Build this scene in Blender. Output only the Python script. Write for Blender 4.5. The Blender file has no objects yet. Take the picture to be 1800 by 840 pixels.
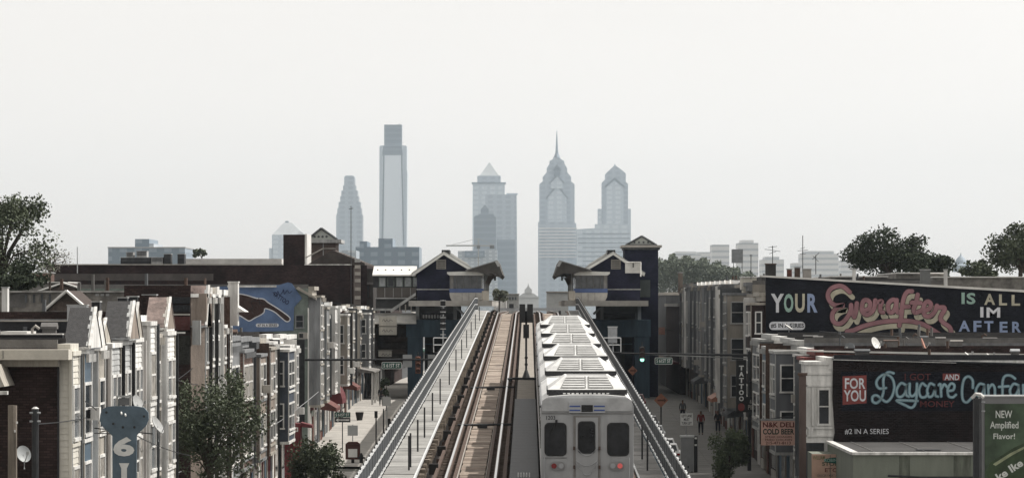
import bpy, bmesh, math, random
import numpy as np
from mathutils import Vector, Matrix
random.seed(7)
S = bpy.context.scene
R = math.radians
# ---------------------------------------------------------------- camera
# World: +Y runs east down the street, +X is south (right), Z up. F is the focal length in pixels of the 1800 px wide photo.
F, CX, CY, CZ = 8200.0, 929.0, 536.0, 20.0
cam_d = bpy.data.cameras.new('camera'); cam = bpy.data.objects.new('camera', cam_d)
S.collection.objects.link(cam); S.camera = cam
cam.location = (0, 0, CZ); cam.rotation_euler = (R(90), 0, 0)
cam_d.sensor_width = 36; cam_d.lens = 36 * F / 1800
cam_d.shift_x = (900 - CX) / 1800; cam_d.shift_y = (CY - 420) / 1800
cam_d.clip_start = 1; cam_d.clip_end = 60000
# ---------------------------------------------------------------- sky, sun, exposure
SUN_EL, SUN_AZ = 50, 72          # azimuth clockwise from +Y
w = bpy.data.worlds.new('World'); S.world = w; w.use_nodes = True
nt = w.node_tree; nt.nodes.clear()
sky = nt.nodes.new('ShaderNodeTexSky'); sky.sky_type = 'NISHITA'; sky.sun_disc = False
sky.sun_elevation = R(SUN_EL); sky.sun_rotation = R(SUN_AZ); sky.dust_density = 1; sky.air_density = 1
hs = nt.nodes.new('ShaderNodeHueSaturation'); hs.inputs['Saturation'].default_value = .0
mx = nt.nodes.new('ShaderNodeMix'); mx.data_type = 'RGBA'; mx.inputs[0].default_value = .22
bg = nt.nodes.new('ShaderNodeBackground'); bg.inputs[1].default_value = .158
wo = nt.nodes.new('ShaderNodeOutputWorld')
nt.links.new(sky.outputs[0], hs.inputs['Color']); nt.links.new(hs.outputs[0], mx.inputs[6])
mx.inputs[7].default_value = (7.5, 6.8, 5.8, 1)
tc = nt.nodes.new('ShaderNodeTexCoord'); mpw = nt.nodes.new('ShaderNodeMapping'); mpw.inputs['Scale'].default_value = (3, 3, 14); nz = nt.nodes.new('ShaderNodeTexNoise'); nz.inputs['Scale'].default_value = 2.2; nz.inputs['Detail'].default_value = 4
nt.links.new(tc.outputs['Generated'], mpw.inputs[0]); nt.links.new(mpw.outputs[0], nz.inputs['Vector']); rw_ = nt.nodes.new('ShaderNodeMapRange'); rw_.inputs['To Min'].default_value = .965; rw_.inputs['To Max'].default_value = 1.035; nt.links.new(nz.outputs[0], rw_.inputs[0])
vm = nt.nodes.new('ShaderNodeVectorMath'); vm.operation = 'SCALE'; nt.links.new(mx.outputs[2], vm.inputs[0]); nt.links.new(rw_.outputs[0], vm.inputs['Scale']); nt.links.new(vm.outputs[0], bg.inputs[0]); nt.links.new(bg.outputs[0], wo.inputs[0])
sl = bpy.data.lights.new('sun', 'SUN'); sl.energy = 5; sl.angle = R(.6); sl.color = (1, .96, .9)
so = bpy.data.objects.new('sun', sl); S.collection.objects.link(so)
tosun = Vector((math.sin(R(SUN_AZ)) * math.cos(R(SUN_EL)), math.cos(R(SUN_AZ)) * math.cos(R(SUN_EL)), math.sin(R(SUN_EL))))
so.rotation_euler = tosun.to_track_quat('Z', 'Y').to_euler()
S.view_settings.view_transform = 'Standard'; S.view_settings.look = 'None'
S.view_settings.exposure = .05; S.view_settings.gamma = 1
try:
    S.cycles.volume_bounces = 1; S.cycles.max_bounces = 6; S.cycles.transparent_max_bounces = 12
except Exception: pass
HAZE = 3.4e-5
# ---------------------------------------------------------------- helpers
def PX(px, d): return (px - CX) * d / F
def PZ(py, d): return CZ + (CY - py) * d / F
def zr(d):                        # rail height
    if d < 405: return 11.7 + .0189 * d
    if d < 540: return 19.355
    return max(19.355 - .012 * (d - 540), 4)
def zs(d):                        # street height
    if d < 405: return 3.7 + .0189 * d
    if d < 540: return 11.355
    return max(11.355 - .0055 * (d - 540), -14)
WL = {}
def wloc(o): return WL.get(o.name, Vector((0, 0, 0)))
class MB:
    def __init__(s): s.v = []; s.f = []
    def add(s, vs, fs):
        n = len(s.v); s.v += [tuple(v) for v in vs]; s.f += [tuple(i + n for i in f) for f in fs]; return s
    def box(s, x0, x1, y0, y1, z0, z1):
        return s.add([(x0,y0,z0),(x1,y0,z0),(x1,y1,z0),(x0,y1,z0),(x0,y0,z1),(x1,y0,z1),(x1,y1,z1),(x0,y1,z1)],
                     [(0,3,2,1),(4,5,6,7),(0,1,5,4),(1,2,6,5),(2,3,7,6),(3,0,4,7)])
    def loft(s, a, b, cap=True):      # two equal rings
        n = len(a); fs = [(i, (i+1) % n, n + (i+1) % n, n + i) for i in range(n)]
        if cap: fs += [tuple(range(n))[::-1], tuple(range(n, 2*n))]
        return s.add(list(a) + list(b), fs)
    def prism_y(s, pts, y0, y1):      # pts (x,z)
        return s.loft([(x, y0, z) for x, z in pts], [(x, y1, z) for x, z in pts])
    def prism_z(s, pts, z0, z1):
        return s.loft([(x, y, z0) for x, y in pts], [(x, y, z1) for x, y in pts])
    def prism_x(s, pts, x0, x1):      # pts (y,z)
        return s.loft([(x0, y, z) for y, z in pts], [(x1, y, z) for y, z in pts])
    def tube(s, pts, r, n=6, r2=None):
        pts = [Vector(p) for p in pts]; rings = []
        for i, p in enumerate(pts):
            t = (pts[min(i+1, len(pts)-1)] - pts[max(i-1, 0)]).normalized()
            u = t.orthogonal().normalized() if abs(t.z) < .99 else Vector((1, 0, 0)); vv = t.cross(u)
            rr = r if r2 is None else r + (r2 - r) * i / (len(pts) - 1)
            rings.append([p + rr * (math.cos(a) * u + math.sin(a) * vv) for a in [2*math.pi*k/n for k in range(n)]])
        m = len(s.v); s.v += [tuple(q) for g in rings for q in g]
        for i in range(len(rings)-1):
            for k in range(n): s.f.append((m+i*n+k, m+i*n+(k+1) % n, m+(i+1)*n+(k+1) % n, m+(i+1)*n+k))
        s.f.append(tuple(m + k for k in range(n))[::-1]); s.f.append(tuple(m + (len(rings)-1)*n + k for k in range(n)))
        return s
    def cyl(s, x, y, z0, z1, r, n=10, r2=None): return s.tube([(x, y, z0), (x, y, z1)], r, n, r2)
    def build(s, name, mt, parent=None, stuff=False, smooth=False):
        o0 = wloc(parent) if parent else Vector((0, 0, 0))
        me = bpy.data.meshes.new(name)
        me.from_pydata([(v[0]-o0.x, v[1]-o0.y, v[2]-o0.z) for v in s.v], [], s.f)
        if mt: me.materials.append(mt)
        if smooth: me.shade_smooth()
        me.update()
        o = bpy.data.objects.new(name, me); S.collection.objects.link(o)
        if parent: o.parent = parent; WL[o.name] = o0
        if stuff: o['kind'] = 'stuff'
        return o
def tag(o, label=None, cat=None, group=None, kind=None):
    if label: o['label'] = label
    if cat: o['category'] = cat
    if group: o['group'] = group
    if kind: o['kind'] = kind
    return o
def thing(name, label, cat, loc, group=None):
    o = bpy.data.objects.new(name, None); S.collection.objects.link(o); o.location = loc; o.empty_display_size = .3
    WL[o.name] = Vector(loc); return tag(o, label, cat, group)
def struct(mb, name, mt): return tag(mb.build(name, mt), kind='structure')
def piece(name, me, parent, wx, wy, wz):     # shared-mesh piece; mesh is modelled about its own origin
    o = bpy.data.objects.new(name, me); S.collection.objects.link(o); o.parent = parent
    o.location = Vector((wx, wy, wz)) - wloc(parent); return o
def mesh_of(mb, name, mt):
    me = bpy.data.meshes.new(name); me.from_pydata(mb.v, [], mb.f); me.materials.append(mt); return me
def bface(mb, face, pl, o0, o1, a0, a1, z0, z1):   # box standing o0..o1 proud of a wall. face 'W' looks to the camera end, 'L' looks +X, 'R' looks -X
    if face == 'W': mb.box(a0, a1, pl - o1, pl - o0, z0, z1)
    elif face == 'L': mb.box(pl + o0, pl + o1, a0, a1, z0, z1)
    else: mb.box(pl - o1, pl - o0, a0, a1, z0, z1)
    return mb
# ---------------------------------------------------------------- materials
MATS = {}
def mat(name, col, rough=.8, var=.25, scale=1.5, bump=.15, metal=0, streak=0, emit=None, spec=.35, fine=12):
    if name in MATS: return MATS[name]
    m = bpy.data.materials.new(name); m.use_nodes = True; n = m.node_tree; B = n.nodes['Principled BSDF']
    B.inputs['Roughness'].default_value = rough; B.inputs['Metallic'].default_value = metal
    B.inputs['Specular IOR Level'].default_value = spec
    if emit:
        B.inputs['Emission Color'].default_value = (*col, 1); B.inputs['Emission Strength'].default_value = emit
    geo = n.nodes.new('ShaderNodeNewGeometry')
    mp = n.nodes.new('ShaderNodeMapping'); mp.inputs['Scale'].default_value = (1, 1, .18 if streak else 1)
    n.links.new(geo.outputs['Position'], mp.inputs[0])
    t1 = n.nodes.new('ShaderNodeTexNoise'); t1.inputs['Scale'].default_value = scale; t1.inputs['Detail'].default_value = 6; t1.inputs['Roughness'].default_value = .65
    n.links.new(mp.outputs[0], t1.inputs['Vector'])
    rp = n.nodes.new('ShaderNodeValToRGB'); n.links.new(t1.outputs[0], rp.inputs[0])
    c = np.array(col); lo = c * (1 - var); hi = np.minimum(c * (1 + var * .7), .9)
    rp.color_ramp.elements[0].position = .32; rp.color_ramp.elements[1].position = .68
    rp.color_ramp.elements[0].color = (*lo, 1); rp.color_ramp.elements[1].color = (*hi, 1)
    n.links.new(rp.outputs[0], B.inputs['Base Color'])
    if bump:
        t2 = n.nodes.new('ShaderNodeTexNoise'); t2.inputs['Scale'].default_value = fine; t2.inputs['Detail'].default_value = 4
        n.links.new(geo.outputs['Position'], t2.inputs['Vector'])
        bp = n.nodes.new('ShaderNodeBump'); bp.inputs['Strength'].default_value = bump; bp.inputs['Distance'].default_value = .05
        n.links.new(t2.outputs[0], bp.inputs['Height']); n.links.new(bp.outputs[0], B.inputs['Normal'])
    MATS[name] = m; return m
def brick(name, col, mortar=.55, var=.35):
    if name in MATS: return MATS[name]
    m = bpy.data.materials.new(name); m.use_nodes = True; n = m.node_tree; B = n.nodes['Principled BSDF']; B.inputs['Roughness'].default_value = .9
    B.inputs['Specular IOR Level'].default_value = .2
    geo = n.nodes.new('ShaderNodeNewGeometry'); sx = n.nodes.new('ShaderNodeSeparateXYZ'); n.links.new(geo.outputs['Position'], sx.inputs[0])
    ad = n.nodes.new('ShaderNodeMath'); n.links.new(sx.outputs[0], ad.inputs[0]); n.links.new(sx.outputs[1], ad.inputs[1])
    cb = n.nodes.new('ShaderNodeCombineXYZ'); n.links.new(ad.outputs[0], cb.inputs[0]); n.links.new(sx.outputs[2], cb.inputs[1])
    bt = n.nodes.new('ShaderNodeTexBrick'); bt.inputs['Scale'].default_value = 1; bt.inputs['Brick Width'].default_value = .22; bt.inputs['Row Height'].default_value = .085
    bt.inputs['Mortar Size'].default_value = .01; n.links.new(cb.outputs[0], bt.inputs['Vector'])
    c = np.array(col); bt.inputs['Color1'].default_value = (*(c * (1 + var)), 1); bt.inputs['Color2'].default_value = (*(c * (1 - var)), 1)
    bt.inputs['Mortar'].default_value = (*(c * mortar), 1)
    ns = n.nodes.new('ShaderNodeTexNoise'); ns.inputs['Scale'].default_value = .6; ns.inputs['Detail'].default_value = 7; n.links.new(geo.outputs['Position'], ns.inputs['Vector'])
    rp = n.nodes.new('ShaderNodeValToRGB'); n.links.new(ns.outputs[0], rp.inputs[0]); rp.color_ramp.elements[0].position = .35; rp.color_ramp.elements[1].position = .7
    rp.color_ramp.elements[0].color = (.6, .6, .6, 1); rp.color_ramp.elements[1].color = (1.25, 1.2, 1.2, 1)
    mu = n.nodes.new('ShaderNodeMix'); mu.data_type = 'RGBA'; mu.blend_type = 'MULTIPLY'; mu.inputs[0].default_value = 1
    n.links.new(bt.outputs[0], mu.inputs[6]); n.links.new(rp.outputs[0], mu.inputs[7]); n.links.new(mu.outputs[2], B.inputs['Base Color'])
    bp = n.nodes.new('ShaderNodeBump'); bp.inputs['Strength'].default_value = .5; bp.inputs['Distance'].default_value = .02
    n.links.new(bt.outputs['Fac'], bp.inputs['Height']); bp.invert = True; n.links.new(bp.outputs[0], B.inputs['Normal'])
    MATS[name] = m; return m
def stripes(name, c1, c2, pitch, duty=.3, rough=.4, both=False, metal=0):   # horizontal floors of far towers, too far to pick apart
    if name in MATS: return MATS[name]
    m = bpy.data.materials.new(name); m.use_nodes = True; n = m.node_tree; B = n.nodes['Principled BSDF']; B.inputs['Roughness'].default_value = rough; B.inputs['Metallic'].default_value = metal
    geo = n.nodes.new('ShaderNodeNewGeometry'); sx = n.nodes.new('ShaderNodeSeparateXYZ'); n.links.new(geo.outputs['Position'], sx.inputs[0])
    def band(sock, p):
        a = n.nodes.new('ShaderNodeMath'); a.operation = 'DIVIDE'; n.links.new(sock, a.inputs[0]); a.inputs[1].default_value = p
        f = n.nodes.new('ShaderNodeMath'); f.operation = 'FRACT'; n.links.new(a.outputs[0], f.inputs[0])
        g = n.nodes.new('ShaderNodeMath'); g.operation = 'LESS_THAN'; n.links.new(f.outputs[0], g.inputs[0]); g.inputs[1].default_value = duty; return g.outputs[0]
    s1 = band(sx.outputs[2], pitch)
    if both:
        s2 = band(sx.outputs[0], pitch * 1.7); a = n.nodes.new('ShaderNodeMath'); a.operation = 'MAXIMUM'; n.links.new(s1, a.inputs[0]); n.links.new(s2, a.inputs[1]); s1 = a.outputs[0]
    mu = n.nodes.new('ShaderNodeMix'); mu.data_type = 'RGBA'; mu.inputs[6].default_value = (*c1, 1); mu.inputs[7].default_value = (*c2, 1)
    n.links.new(s1, mu.inputs[0]); n.links.new(mu.outputs[2], B.inputs['Base Color']); MATS[name] = m; return m
def glass(name, col, rough=.08):
    if name in MATS: return MATS[name]
    m = mat(name, col, rough=rough, var=.5, scale=.9, bump=0, spec=.22); return m
WHITE = mat('white_paint', (.64,.63,.605), .6, .42, 2.0, .15, streak=1)
CREAM = mat('cream_siding', (.55,.525,.465), .6, .25, 2, .1, streak=1)
BEIGE = mat('beige_paint', (.33,.305,.265), .7, .4, 2, .1, streak=1)
TAN = mat('tan_stucco', (.23,.19,.16), .85, .4, 2, .3, streak=1)
GREY = mat('grey_siding', (.19,.195,.20), .7, .4, 2, .15, streak=1)
LGREY = mat('light_grey_siding', (.36,.365,.36), .65, .4, 2, .15, streak=1)
DGREY = mat('dark_grey_render', (.09,.095,.10), .85, .35, 2, .3, streak=1)
BLUE = mat('blue_siding', (.07,.105,.14), .6, .35, 2, .15, streak=1)
LBLUE = mat('light_blue_siding', (.19,.27,.35), .6, .25, 2, .15, streak=1)
NAVYG = mat('navy_grey_siding', (.05,.06,.08), .7, .3, 2, .2)
GREENG = mat('green_grey_siding', (.16,.19,.17), .7, .3, 2, .2)
TEALW = mat('teal_wall', (.055,.095,.13), .7, .4, 1.2, .2, streak=1)
OLIVE = mat('sage_green_render', (.19,.205,.17), .85, .15, 2, .2, streak=1)
BR_DK = brick('dark_brown_brick', (.042,.028,.026)); BR_RED = brick('red_brick', (.15,.065,.05)); BR_MID = brick('brown_brick', (.13,.085,.07))
BR_BIG = brick('chocolate_brick', (.034,.021,.020)); NAVYB = brick('navy_panel_brick', (.026,.028,.055), .8, .2)
SHING = mat('grey_shingle', (.05,.049,.05), .9, .35, 6, .5, fine=30); SHINGB = mat('brown_shingle', (.06,.045,.04), .9, .4, 5, .5, fine=30)
COPPER = mat('rusty_copper_sheet', (.19,.145,.13), .7, .6, 2.2, .3); TAR = mat('black_tar', (.014,.015,.018), .55, .5, 1, .4, spec=.3)
ROOFG = mat('grey_roof_felt', (.20,.19,.18), .9, .4, .8, .4); ROOFW = mat('silver_roof_coating', (.62,.61,.58), .6, .2, 1, .2)
ROOFD = mat('dark_roof_felt', (.05,.048,.047), .9, .4, .8, .4)
GLASS = glass('window_glass', (.03,.033,.037)); GLASSL = glass('pale_window_glass', (.20,.21,.22), .15)
CONC = mat('concrete', (.36,.34,.31), .9, .2, 1.2, .3); CONCD = mat('dark_concrete', (.13,.125,.12), .9, .35, 1.2, .4)
PAVE = mat('pavement_concrete', (.40,.38,.35), .9, .25, .7, .2); PAVED = mat('pavement_concrete_shaded', (.20,.195,.185), .9, .2, .7, .2)  # PAVED is PAVE with the right side's shade put into its colour
ASPH = mat('asphalt', (.055,.055,.056), .9, .25, .4, .4); KERB = mat('kerb_granite', (.38,.37,.35), .9, .2, 2, .3)
LINE = mat('road_paint', (.7,.7,.66), .7, .25, 3, .1)
STEELD = mat('dark_painted_steel', (.022,.023,.025), .5, .4, 3, .1); STEEL = mat('galvanised_steel', (.40,.41,.42), .45, .2, 4, .1, metal=.5)
TEALS = mat('teal_painted_steel', (.05,.085,.115), .6, .4, 1, .2, streak=1); RAILS = mat('polished_rail_steel', (.62,.61,.6), .28, .1, 3, 0, metal=.9)
RUST = mat('rusty_steel', (.085,.055,.042), .85, .45, 4, .3); TIMB = mat('weathered_timber', (.13,.10,.08), .9, .5, 5, .4)
BED = mat('track_bed_concrete', (.36,.31,.26), .95, .3, 2.5, .5); BEDD = mat('oily_deck_concrete', (.055,.047,.042), .9, .5, 1.6, .5)
WALKD = mat('walkway_grating_shaded', (.24,.24,.23), .8, .3, 1.5, .2)
WALKM = mat('walkway_grating', (.50,.49,.46), .8, .16, 1.5, .2); RAILW = mat('railing_top_paint', (.60,.61,.61), .5, .2, 5, .1)
INFILL = mat('railing_mesh_dark', (.05,.055,.06), .7, .3, 3, .2)
MUR = brick('mural_black_brick', (.0085,.0095,.014), 1.8, .35); MURB = brick('mural_brown_black_brick', (.013,.0095,.0095), 1.9, .4)
MBLUE = mat('mural_blue', (.11,.17,.30), .7, .3, .8, .2); MHAND = mat('mural_brown', (.055,.030,.026), .75, .4, 1.2, .2)
P_PINK = mat('mural_pink', (.30,.155,.17), .8, .3, 1, .05); P_CRM = mat('mural_cream', (.47,.44,.34), .8, .3, 1, .05); P_WHT = mat('mural_white', (.66,.67,.70), .8, .25, 1, .05)
P_MINT = mat('mural_mint', (.30,.44,.38), .8, .12, 1, .05); P_PERI = mat('mural_periwinkle', (.28,.35,.52), .8, .12, 1, .05); P_LBL = mat('mural_light_blue', (.25,.38,.43), .8, .3, 3, .05)
P_RED = mat('mural_red', (.22,.055,.05), .8, .2, 1, .05); P_DRED = mat('mural_dull_red', (.10,.025,.025), .8, .2, 1, .05); P_MAR = mat('mural_maroon_line', (.07,.025,.03), .8, .2, 1, .05)
BLK = mat('black_paint', (.012,.012,.013), .5, .3, 3, .05); DKB = mat('mural_dark_blue', (.018,.025,.08), .7, .3, 1, 0)
RED = mat('red_canvas', (.12,.028,.032), .8, .25, 2, .1); ORED = mat('orange_red_canvas', (.13,.05,.042), .8, .25, 2, .1); SGREEN = mat('sign_green', (.02,.08,.06), .5, .2, 3, 0)
SIGNW = mat('sign_white', (.75,.75,.73), .5, .06, 3, 0); ORANGE = mat('sign_orange', (.35,.15,.09), .6, .2, 3, 0); PEACH = mat('sign_peach', (.66,.42,.34), .6, .12, 3, 0)
SBLUE = mat('sign_slate_blue', (.085,.12,.15), .6, .25, 3, .1); LEAF = mat('leaf_green', (.080,.095,.060), .8, .5, 1.2, 0, spec=.2); LEAFD = mat('dark_leaf_green', (.042,.054,.033), .8, .5, 1.2, 0, spec=.2)
LEAFP = mat('pale_leaf_green', (.15,.18,.11), .8, .4, 1.2, 0, spec=.2); BARK = mat('bark', (.07,.055,.045), .95, .4, 4, .5)
GREYR = mat('grey_siding_shaded', (.15,.155,.16), .8, .4, 2, .25, streak=1); BEIGER = mat('beige_render_shaded', (.24,.22,.19), .8, .3, 2, .2, streak=1); LBLUER = mat('light_blue_siding_shaded', (.10,.145,.19), .7, .3, 2, .2, streak=1); WHITER = mat('white_paint_shaded', (.34,.34,.33), .7, .35, 3, .2, streak=1)  # darker copies for the right-hand houses, street shade put into their colour
STAIN = mat('brushed_stainless', (.52,.53,.54), .38, .12, 2, .05, metal=.55); TRW = mat('train_white_roof', (.64,.64,.63), .42, .28, 1.3, .08)
WOOD = mat('pole_wood', (.20,.17,.14), .95, .4, 3, .4, streak=1)
# ---------------------------------------------------------------- lettering
def letters(s, box, d, m, parent, off=.02, bold=.012, shear=0, rot=0, name='lettering', depth=.015, align=True):
    cu = bpy.data.curves.new(name, 'FONT'); cu.body = s; cu.offset = bold; cu.shear = shear; cu.align_x = 'CENTER'; cu.space_line = .85; cu.resolution_u = 3
    ob = bpy.data.objects.new(name, cu); S.collection.objects.link(ob)
    me = bpy.data.meshes.new_from_object(ob.evaluated_get(bpy.context.evaluated_depsgraph_get()))
    bpy.data.objects.remove(ob); bpy.data.curves.remove(cu)
    co = np.empty(len(me.vertices) * 3); me.vertices.foreach_get('co', co); co = co.reshape(-1, 3)
    mn, mxx = co.min(0), co.max(0); x0, y0, x1, y1 = box
    u = (co[:, 0] - mn[0]) / (mxx[0] - mn[0]); v = (co[:, 1] - mn[1]) / (mxx[1] - mn[1])
    X0, X1, Z0, Z1 = PX(x0, d), PX(x1, d), PZ(y1, d), PZ(y0, d)
    xx = X0 + u * (X1 - X0); zz = Z0 + v * (Z1 - Z0)
    if rot:
        cx, cz = (X0+X1)/2, (Z0+Z1)/2; c, s_ = math.cos(rot), math.sin(rot)
        xx, zz = cx + (xx-cx)*c - (zz-cz)*s_, cz + (xx-cx)*s_ + (zz-cz)*c
    o0 = wloc(parent)
    co = np.stack([xx - o0.x, np.full_like(xx, d - off - o0.y), zz - o0.z], 1); me.vertices.foreach_set('co', co.ravel()); me.materials.clear(); me.materials.append(m)
    o = bpy.data.objects.new(name, me); S.collection.objects.link(o); o.parent = parent; WL[o.name] = o0; me.update(); return o
def spline(pts, k=6):
    P = [np.array(p, float) for p in pts]; P = [2*P[0]-P[1]] + P + [2*P[-1]-P[-2]]; out = []
    for i in range(1, len(P)-2):
        for j in range(k):
            t = j / k; a, b, c, e = P[i-1], P[i], P[i+1], P[i+2]
            out.append(.5*((2*b) + (c-a)*t + (2*a-5*b+4*c-e)*t*t + (3*b-a-3*c+e)*t**3))
    out.append(P[-2]); return out
def strokes(lines, width, d, m, parent, zoom, org, off, dx=0, dy=0, name='lettering', k=6):
    """ribbons along hand-drawn letter strokes, laid on a wall d metres away"""
    mb = MB(); hw = width / 2
    for li, ln in enumerate(lines):
        q = spline(ln, k); o = off + li * .0012
        q = [np.array((org[0] + p[0]/zoom + dx, org[1] + p[1]/zoom + dy)) for p in q]
        L, Rr = [], []
        for i, p in enumerate(q):
            t = q[min(i+1, len(q)-1)] - q[max(i-1, 0)]; t = t / (np.linalg.norm(t) + 1e-9); n_ = np.array((-t[1], t[0])) * hw
            L.append(p + n_); Rr.append(p - n_)
        f3 = lambda p, oo: (PX(p[0], d), d - oo, PZ(p[1], d))
        mb.add([f3(p, o) for p in L + Rr], [(i, i+1, len(q)+i+1, len(q)+i) for i in range(len(q)-1)])
        for e, ee in ((q[0], .0004), (q[-1], .0006)):
            ring = [f3(e + hw*np.array((math.cos(a), math.sin(a))), o + ee) for a in [2*math.pi*i/12 for i in range(12)]]
            mb.add(ring, [tuple(range(12))])
    return mb.build(name, m, parent)
def poly(pts, d, off, m, parent, name, zoom=1, org=(0, 0), depth=.01):
    q = [(PX(org[0] + x/zoom, d), PZ(org[1] + y/zoom, d)) for x, y in pts]
    return MB().prism_y(q, d - off - depth, d - off).build(name, m, parent)
# ================================================================ SETTING
BK = [0, 60, 120, 180, 240, 300, 350, 405, 450, 500, 540, 650, 800, 1000, 1500, 2500, 4000, 7000]
def strip(mb, x0, x1, dz, ya, yb, zf=zs, thick=None):
    ys = [ya] + [b for b in BK if ya < b < yb] + [yb]
    for a, b in zip(ys, ys[1:]):
        za, zb = zf(a) + dz, zf(b) + dz
        if thick is None: mb.add([(x0, a, za), (x1, a, za), (x1, b, zb), (x0, b, zb)], [(0, 1, 2, 3)])
        else: mb.add([(x0,a,za-thick),(x1,a,za-thick),(x1,b,zb-thick),(x0,b,zb-thick),(x0,a,za),(x1,a,za),(x1,b,zb),(x0,b,zb)],
                     [(0,3,2,1),(4,5,6,7),(0,1,5,4),(1,2,6,5),(2,3,7,6),(3,0,4,7)])
    return mb
GRND = mat('city_ground', (.12,.12,.105), .95, .4, .02, 0)
g = MB()
xs = [-3500, -1500, -300, -60, 60, 300, 1500, 3500]
ys = [-100, 0, 120, 240, 350, 405, 540, 1000, 1700, 2500, 4000, 6000, 7000, 9000]
for i, y in enumerate(ys):
    for x in xs: g.v.append((x, y, zs(min(y, 7000)) - .16))
for i in range(len(ys)-1):
    for j in range(len(xs)-1): n_ = i*len(xs)+j; g.f.append((n_, n_+1, n_+len(xs)+1, n_+len(xs)))
struct(g, 'ground', GRND)
struct(strip(MB(), -10.2, 10.2, -.12, -50, 3000), 'road', ASPH)
CROSS = [(300, 322)]     # side street
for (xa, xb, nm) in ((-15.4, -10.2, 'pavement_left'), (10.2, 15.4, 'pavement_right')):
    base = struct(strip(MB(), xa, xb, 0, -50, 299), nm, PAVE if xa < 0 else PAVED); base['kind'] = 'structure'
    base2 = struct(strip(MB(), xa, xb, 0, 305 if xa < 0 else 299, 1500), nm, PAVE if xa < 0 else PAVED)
    kx = -10.2 if xa < 0 else 10.05
    struct(strip(MB(), kx, kx + .15, .004, -50, 299, thick=.15), 'kerb', KERB)
    struct(strip(MB(), kx, kx + .15, .004, 305, 1500, thick=.15), 'kerb', KERB)
    # flags of the pavement that show between 291 m and 520 m
    for d in np.arange(306, 430, 1.6):
        for k in range(3):
            wx = (xb - xa - .3) / 3; x0 = xa + .1 + k * wx
            z = zs(d) + .012 + random.uniform(0, .006)
            m = MB(); sl_ = (zs(d+1.56) - zs(d)) ; m.add([(x0,d,z-.02),(x0+wx-.05,d,z-.02),(x0+wx-.05,d+1.54,z-.02+sl_),(x0,d+1.54,z-.02+sl_),(x0,d,z),(x0+wx-.05,d,z),(x0+wx-.05,d+1.54,z+sl_),(x0,d+1.54,z+sl_)],
                     [(0,3,2,1),(4,5,6,7),(0,1,5,4),(1,2,6,5),(2,3,7,6),(3,0,4,7)])
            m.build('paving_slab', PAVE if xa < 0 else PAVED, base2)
struct(MB().add([(-60, 300, zs(311)-.05), (-15.41, 300, zs(311)-.05), (-15.41, 322, zs(311)-.05), (-60, 322, zs(311)-.05)], [(0, 1, 2, 3)]), 'side_street', ASPH)
lm = MB()
for d in np.arange(150, 700, 9): strip(lm, -5.1, -4.95, -.112, d, d+3); strip(lm, 4.95, 5.1, -.112, d, d+3)
for x in np.arange(-9.6, 9.7, 1.2): strip(lm, x, x+.5, -.110, 326, 329); strip(lm, x, x+.5, -.110, 294, 297)
struct(lm, 'road_markings', LINE)
# ================================================================ ELEVATED RAILWAY
TL, TR, GA = -1.85, 1.75, .79
rw = thing('elevated_railway', 'long two track elevated railway viaduct climbing up the middle of the street', 'railway viaduct', (0, 60, zs(60)))
strip(MB(), -4.75, 4.5, -.42, 60, 1400, zr, .55).build('deck', BEDD, rw)
for x in (-4.4, -1.2, 1.2, 4.15): strip(MB(), x-.15, x+.15, -.98, 60, 1400, zr, 1.1).build('girder', TEALS, rw)
cp = MB().box(-.3, .3, -.3, .3, 0, 1); 
for d in range(75, 1300, 15):
    if 416 < d < 520: continue
    for s in (-1, 1):
        h = zr(d) - 2.0 - zs(d) + .16
        MB().box(s*5.4-.28, s*5.4+.28, d-.28, d+.28, zs(d)-.16, zs(d)-.16+h).build('column', TEALS, rw)
    MB().box(-5.7, 5.7, d-.35, d+.35, zr(d)-2.55, zr(d)-1.7).build('cross_beam', TEALS, rw)
for tx in (TL, TR):
    for s in (-1, 1):
        x = tx + s*GA; strip(MB(), x-.037, x+.037, 0, 60, 1300, zr, .06).build('rail', RAILS, rw)
        strip(MB(), x-.075, x+.075, -.06, 60, 1300, zr, .12).build('rail_web', RUST, rw)
        g_ = tx + s*(GA-.26); strip(MB(), g_-.05, g_+.05, -.06, 60, 1300, zr, .08).build('guard_rail', RUST, rw)
    sl_me = None
    ds = list(np.arange(140, 420, 1.5)) if tx == TL else list(np.arange(238, 420, 3))
    step = 1.5 if tx == TL else 3
    pm = MB().add([(-.41,0,-.08),(.41,0,-.08),(.41,step-.05,-.08+.0189*(step-.05)),(-.41,step-.05,-.08+.0189*(step-.05)),(-.41,0,0),(.41,0,0),(.41,step-.05,.0189*(step-.05)),(-.41,step-.05,.0189*(step-.05))],
                  [(0,3,2,1),(4,5,6,7),(0,1,5,4),(1,2,6,5),(2,3,7,6),(3,0,4,7)])
    vs = [mesh_of(pm, 'bed_slab', mat('track_bed_concrete_'+c, col, .95, .5, 1.3, .6)) for c, col in (('pale', (.33,.275,.23)), ('mid', (.275,.225,.185)), ('rusty', (.21,.165,.135)))]
    for d in ds: piece('bed_slab', random.choice(vs), rw, tx + random.uniform(-.02, .02), d, zr(d) - .19 + random.uniform(-.012, .012))
    # short ties standing out on both sides of each rail
    tm = MB(); 
    for d in np.arange(120, 540, .75):
        z = zr(d) - .2
        for s in (-1, 1):
            x0 = tx + s*(GA-.34); x1 = tx + s*(GA + .34 + random.uniform(-.03, .06))
            tm.box(min(x0, x1), max(x0, x1), d, d+.26, z-.12, z+random.uniform(0, .02))
    tm.build('rail_tie', TIMB, rw, stuff=True)
    # thin edge strips of the trough and cable trays
    for s in (-1, 1):
        x = tx + s*.47; strip(MB(), x-.02, x+.02, -.13, 60, 540, zr, .1).build('trough_edge', mat('pale_edge_strip', (.36,.33,.30), .8, .3, 3, .1), rw)
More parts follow.
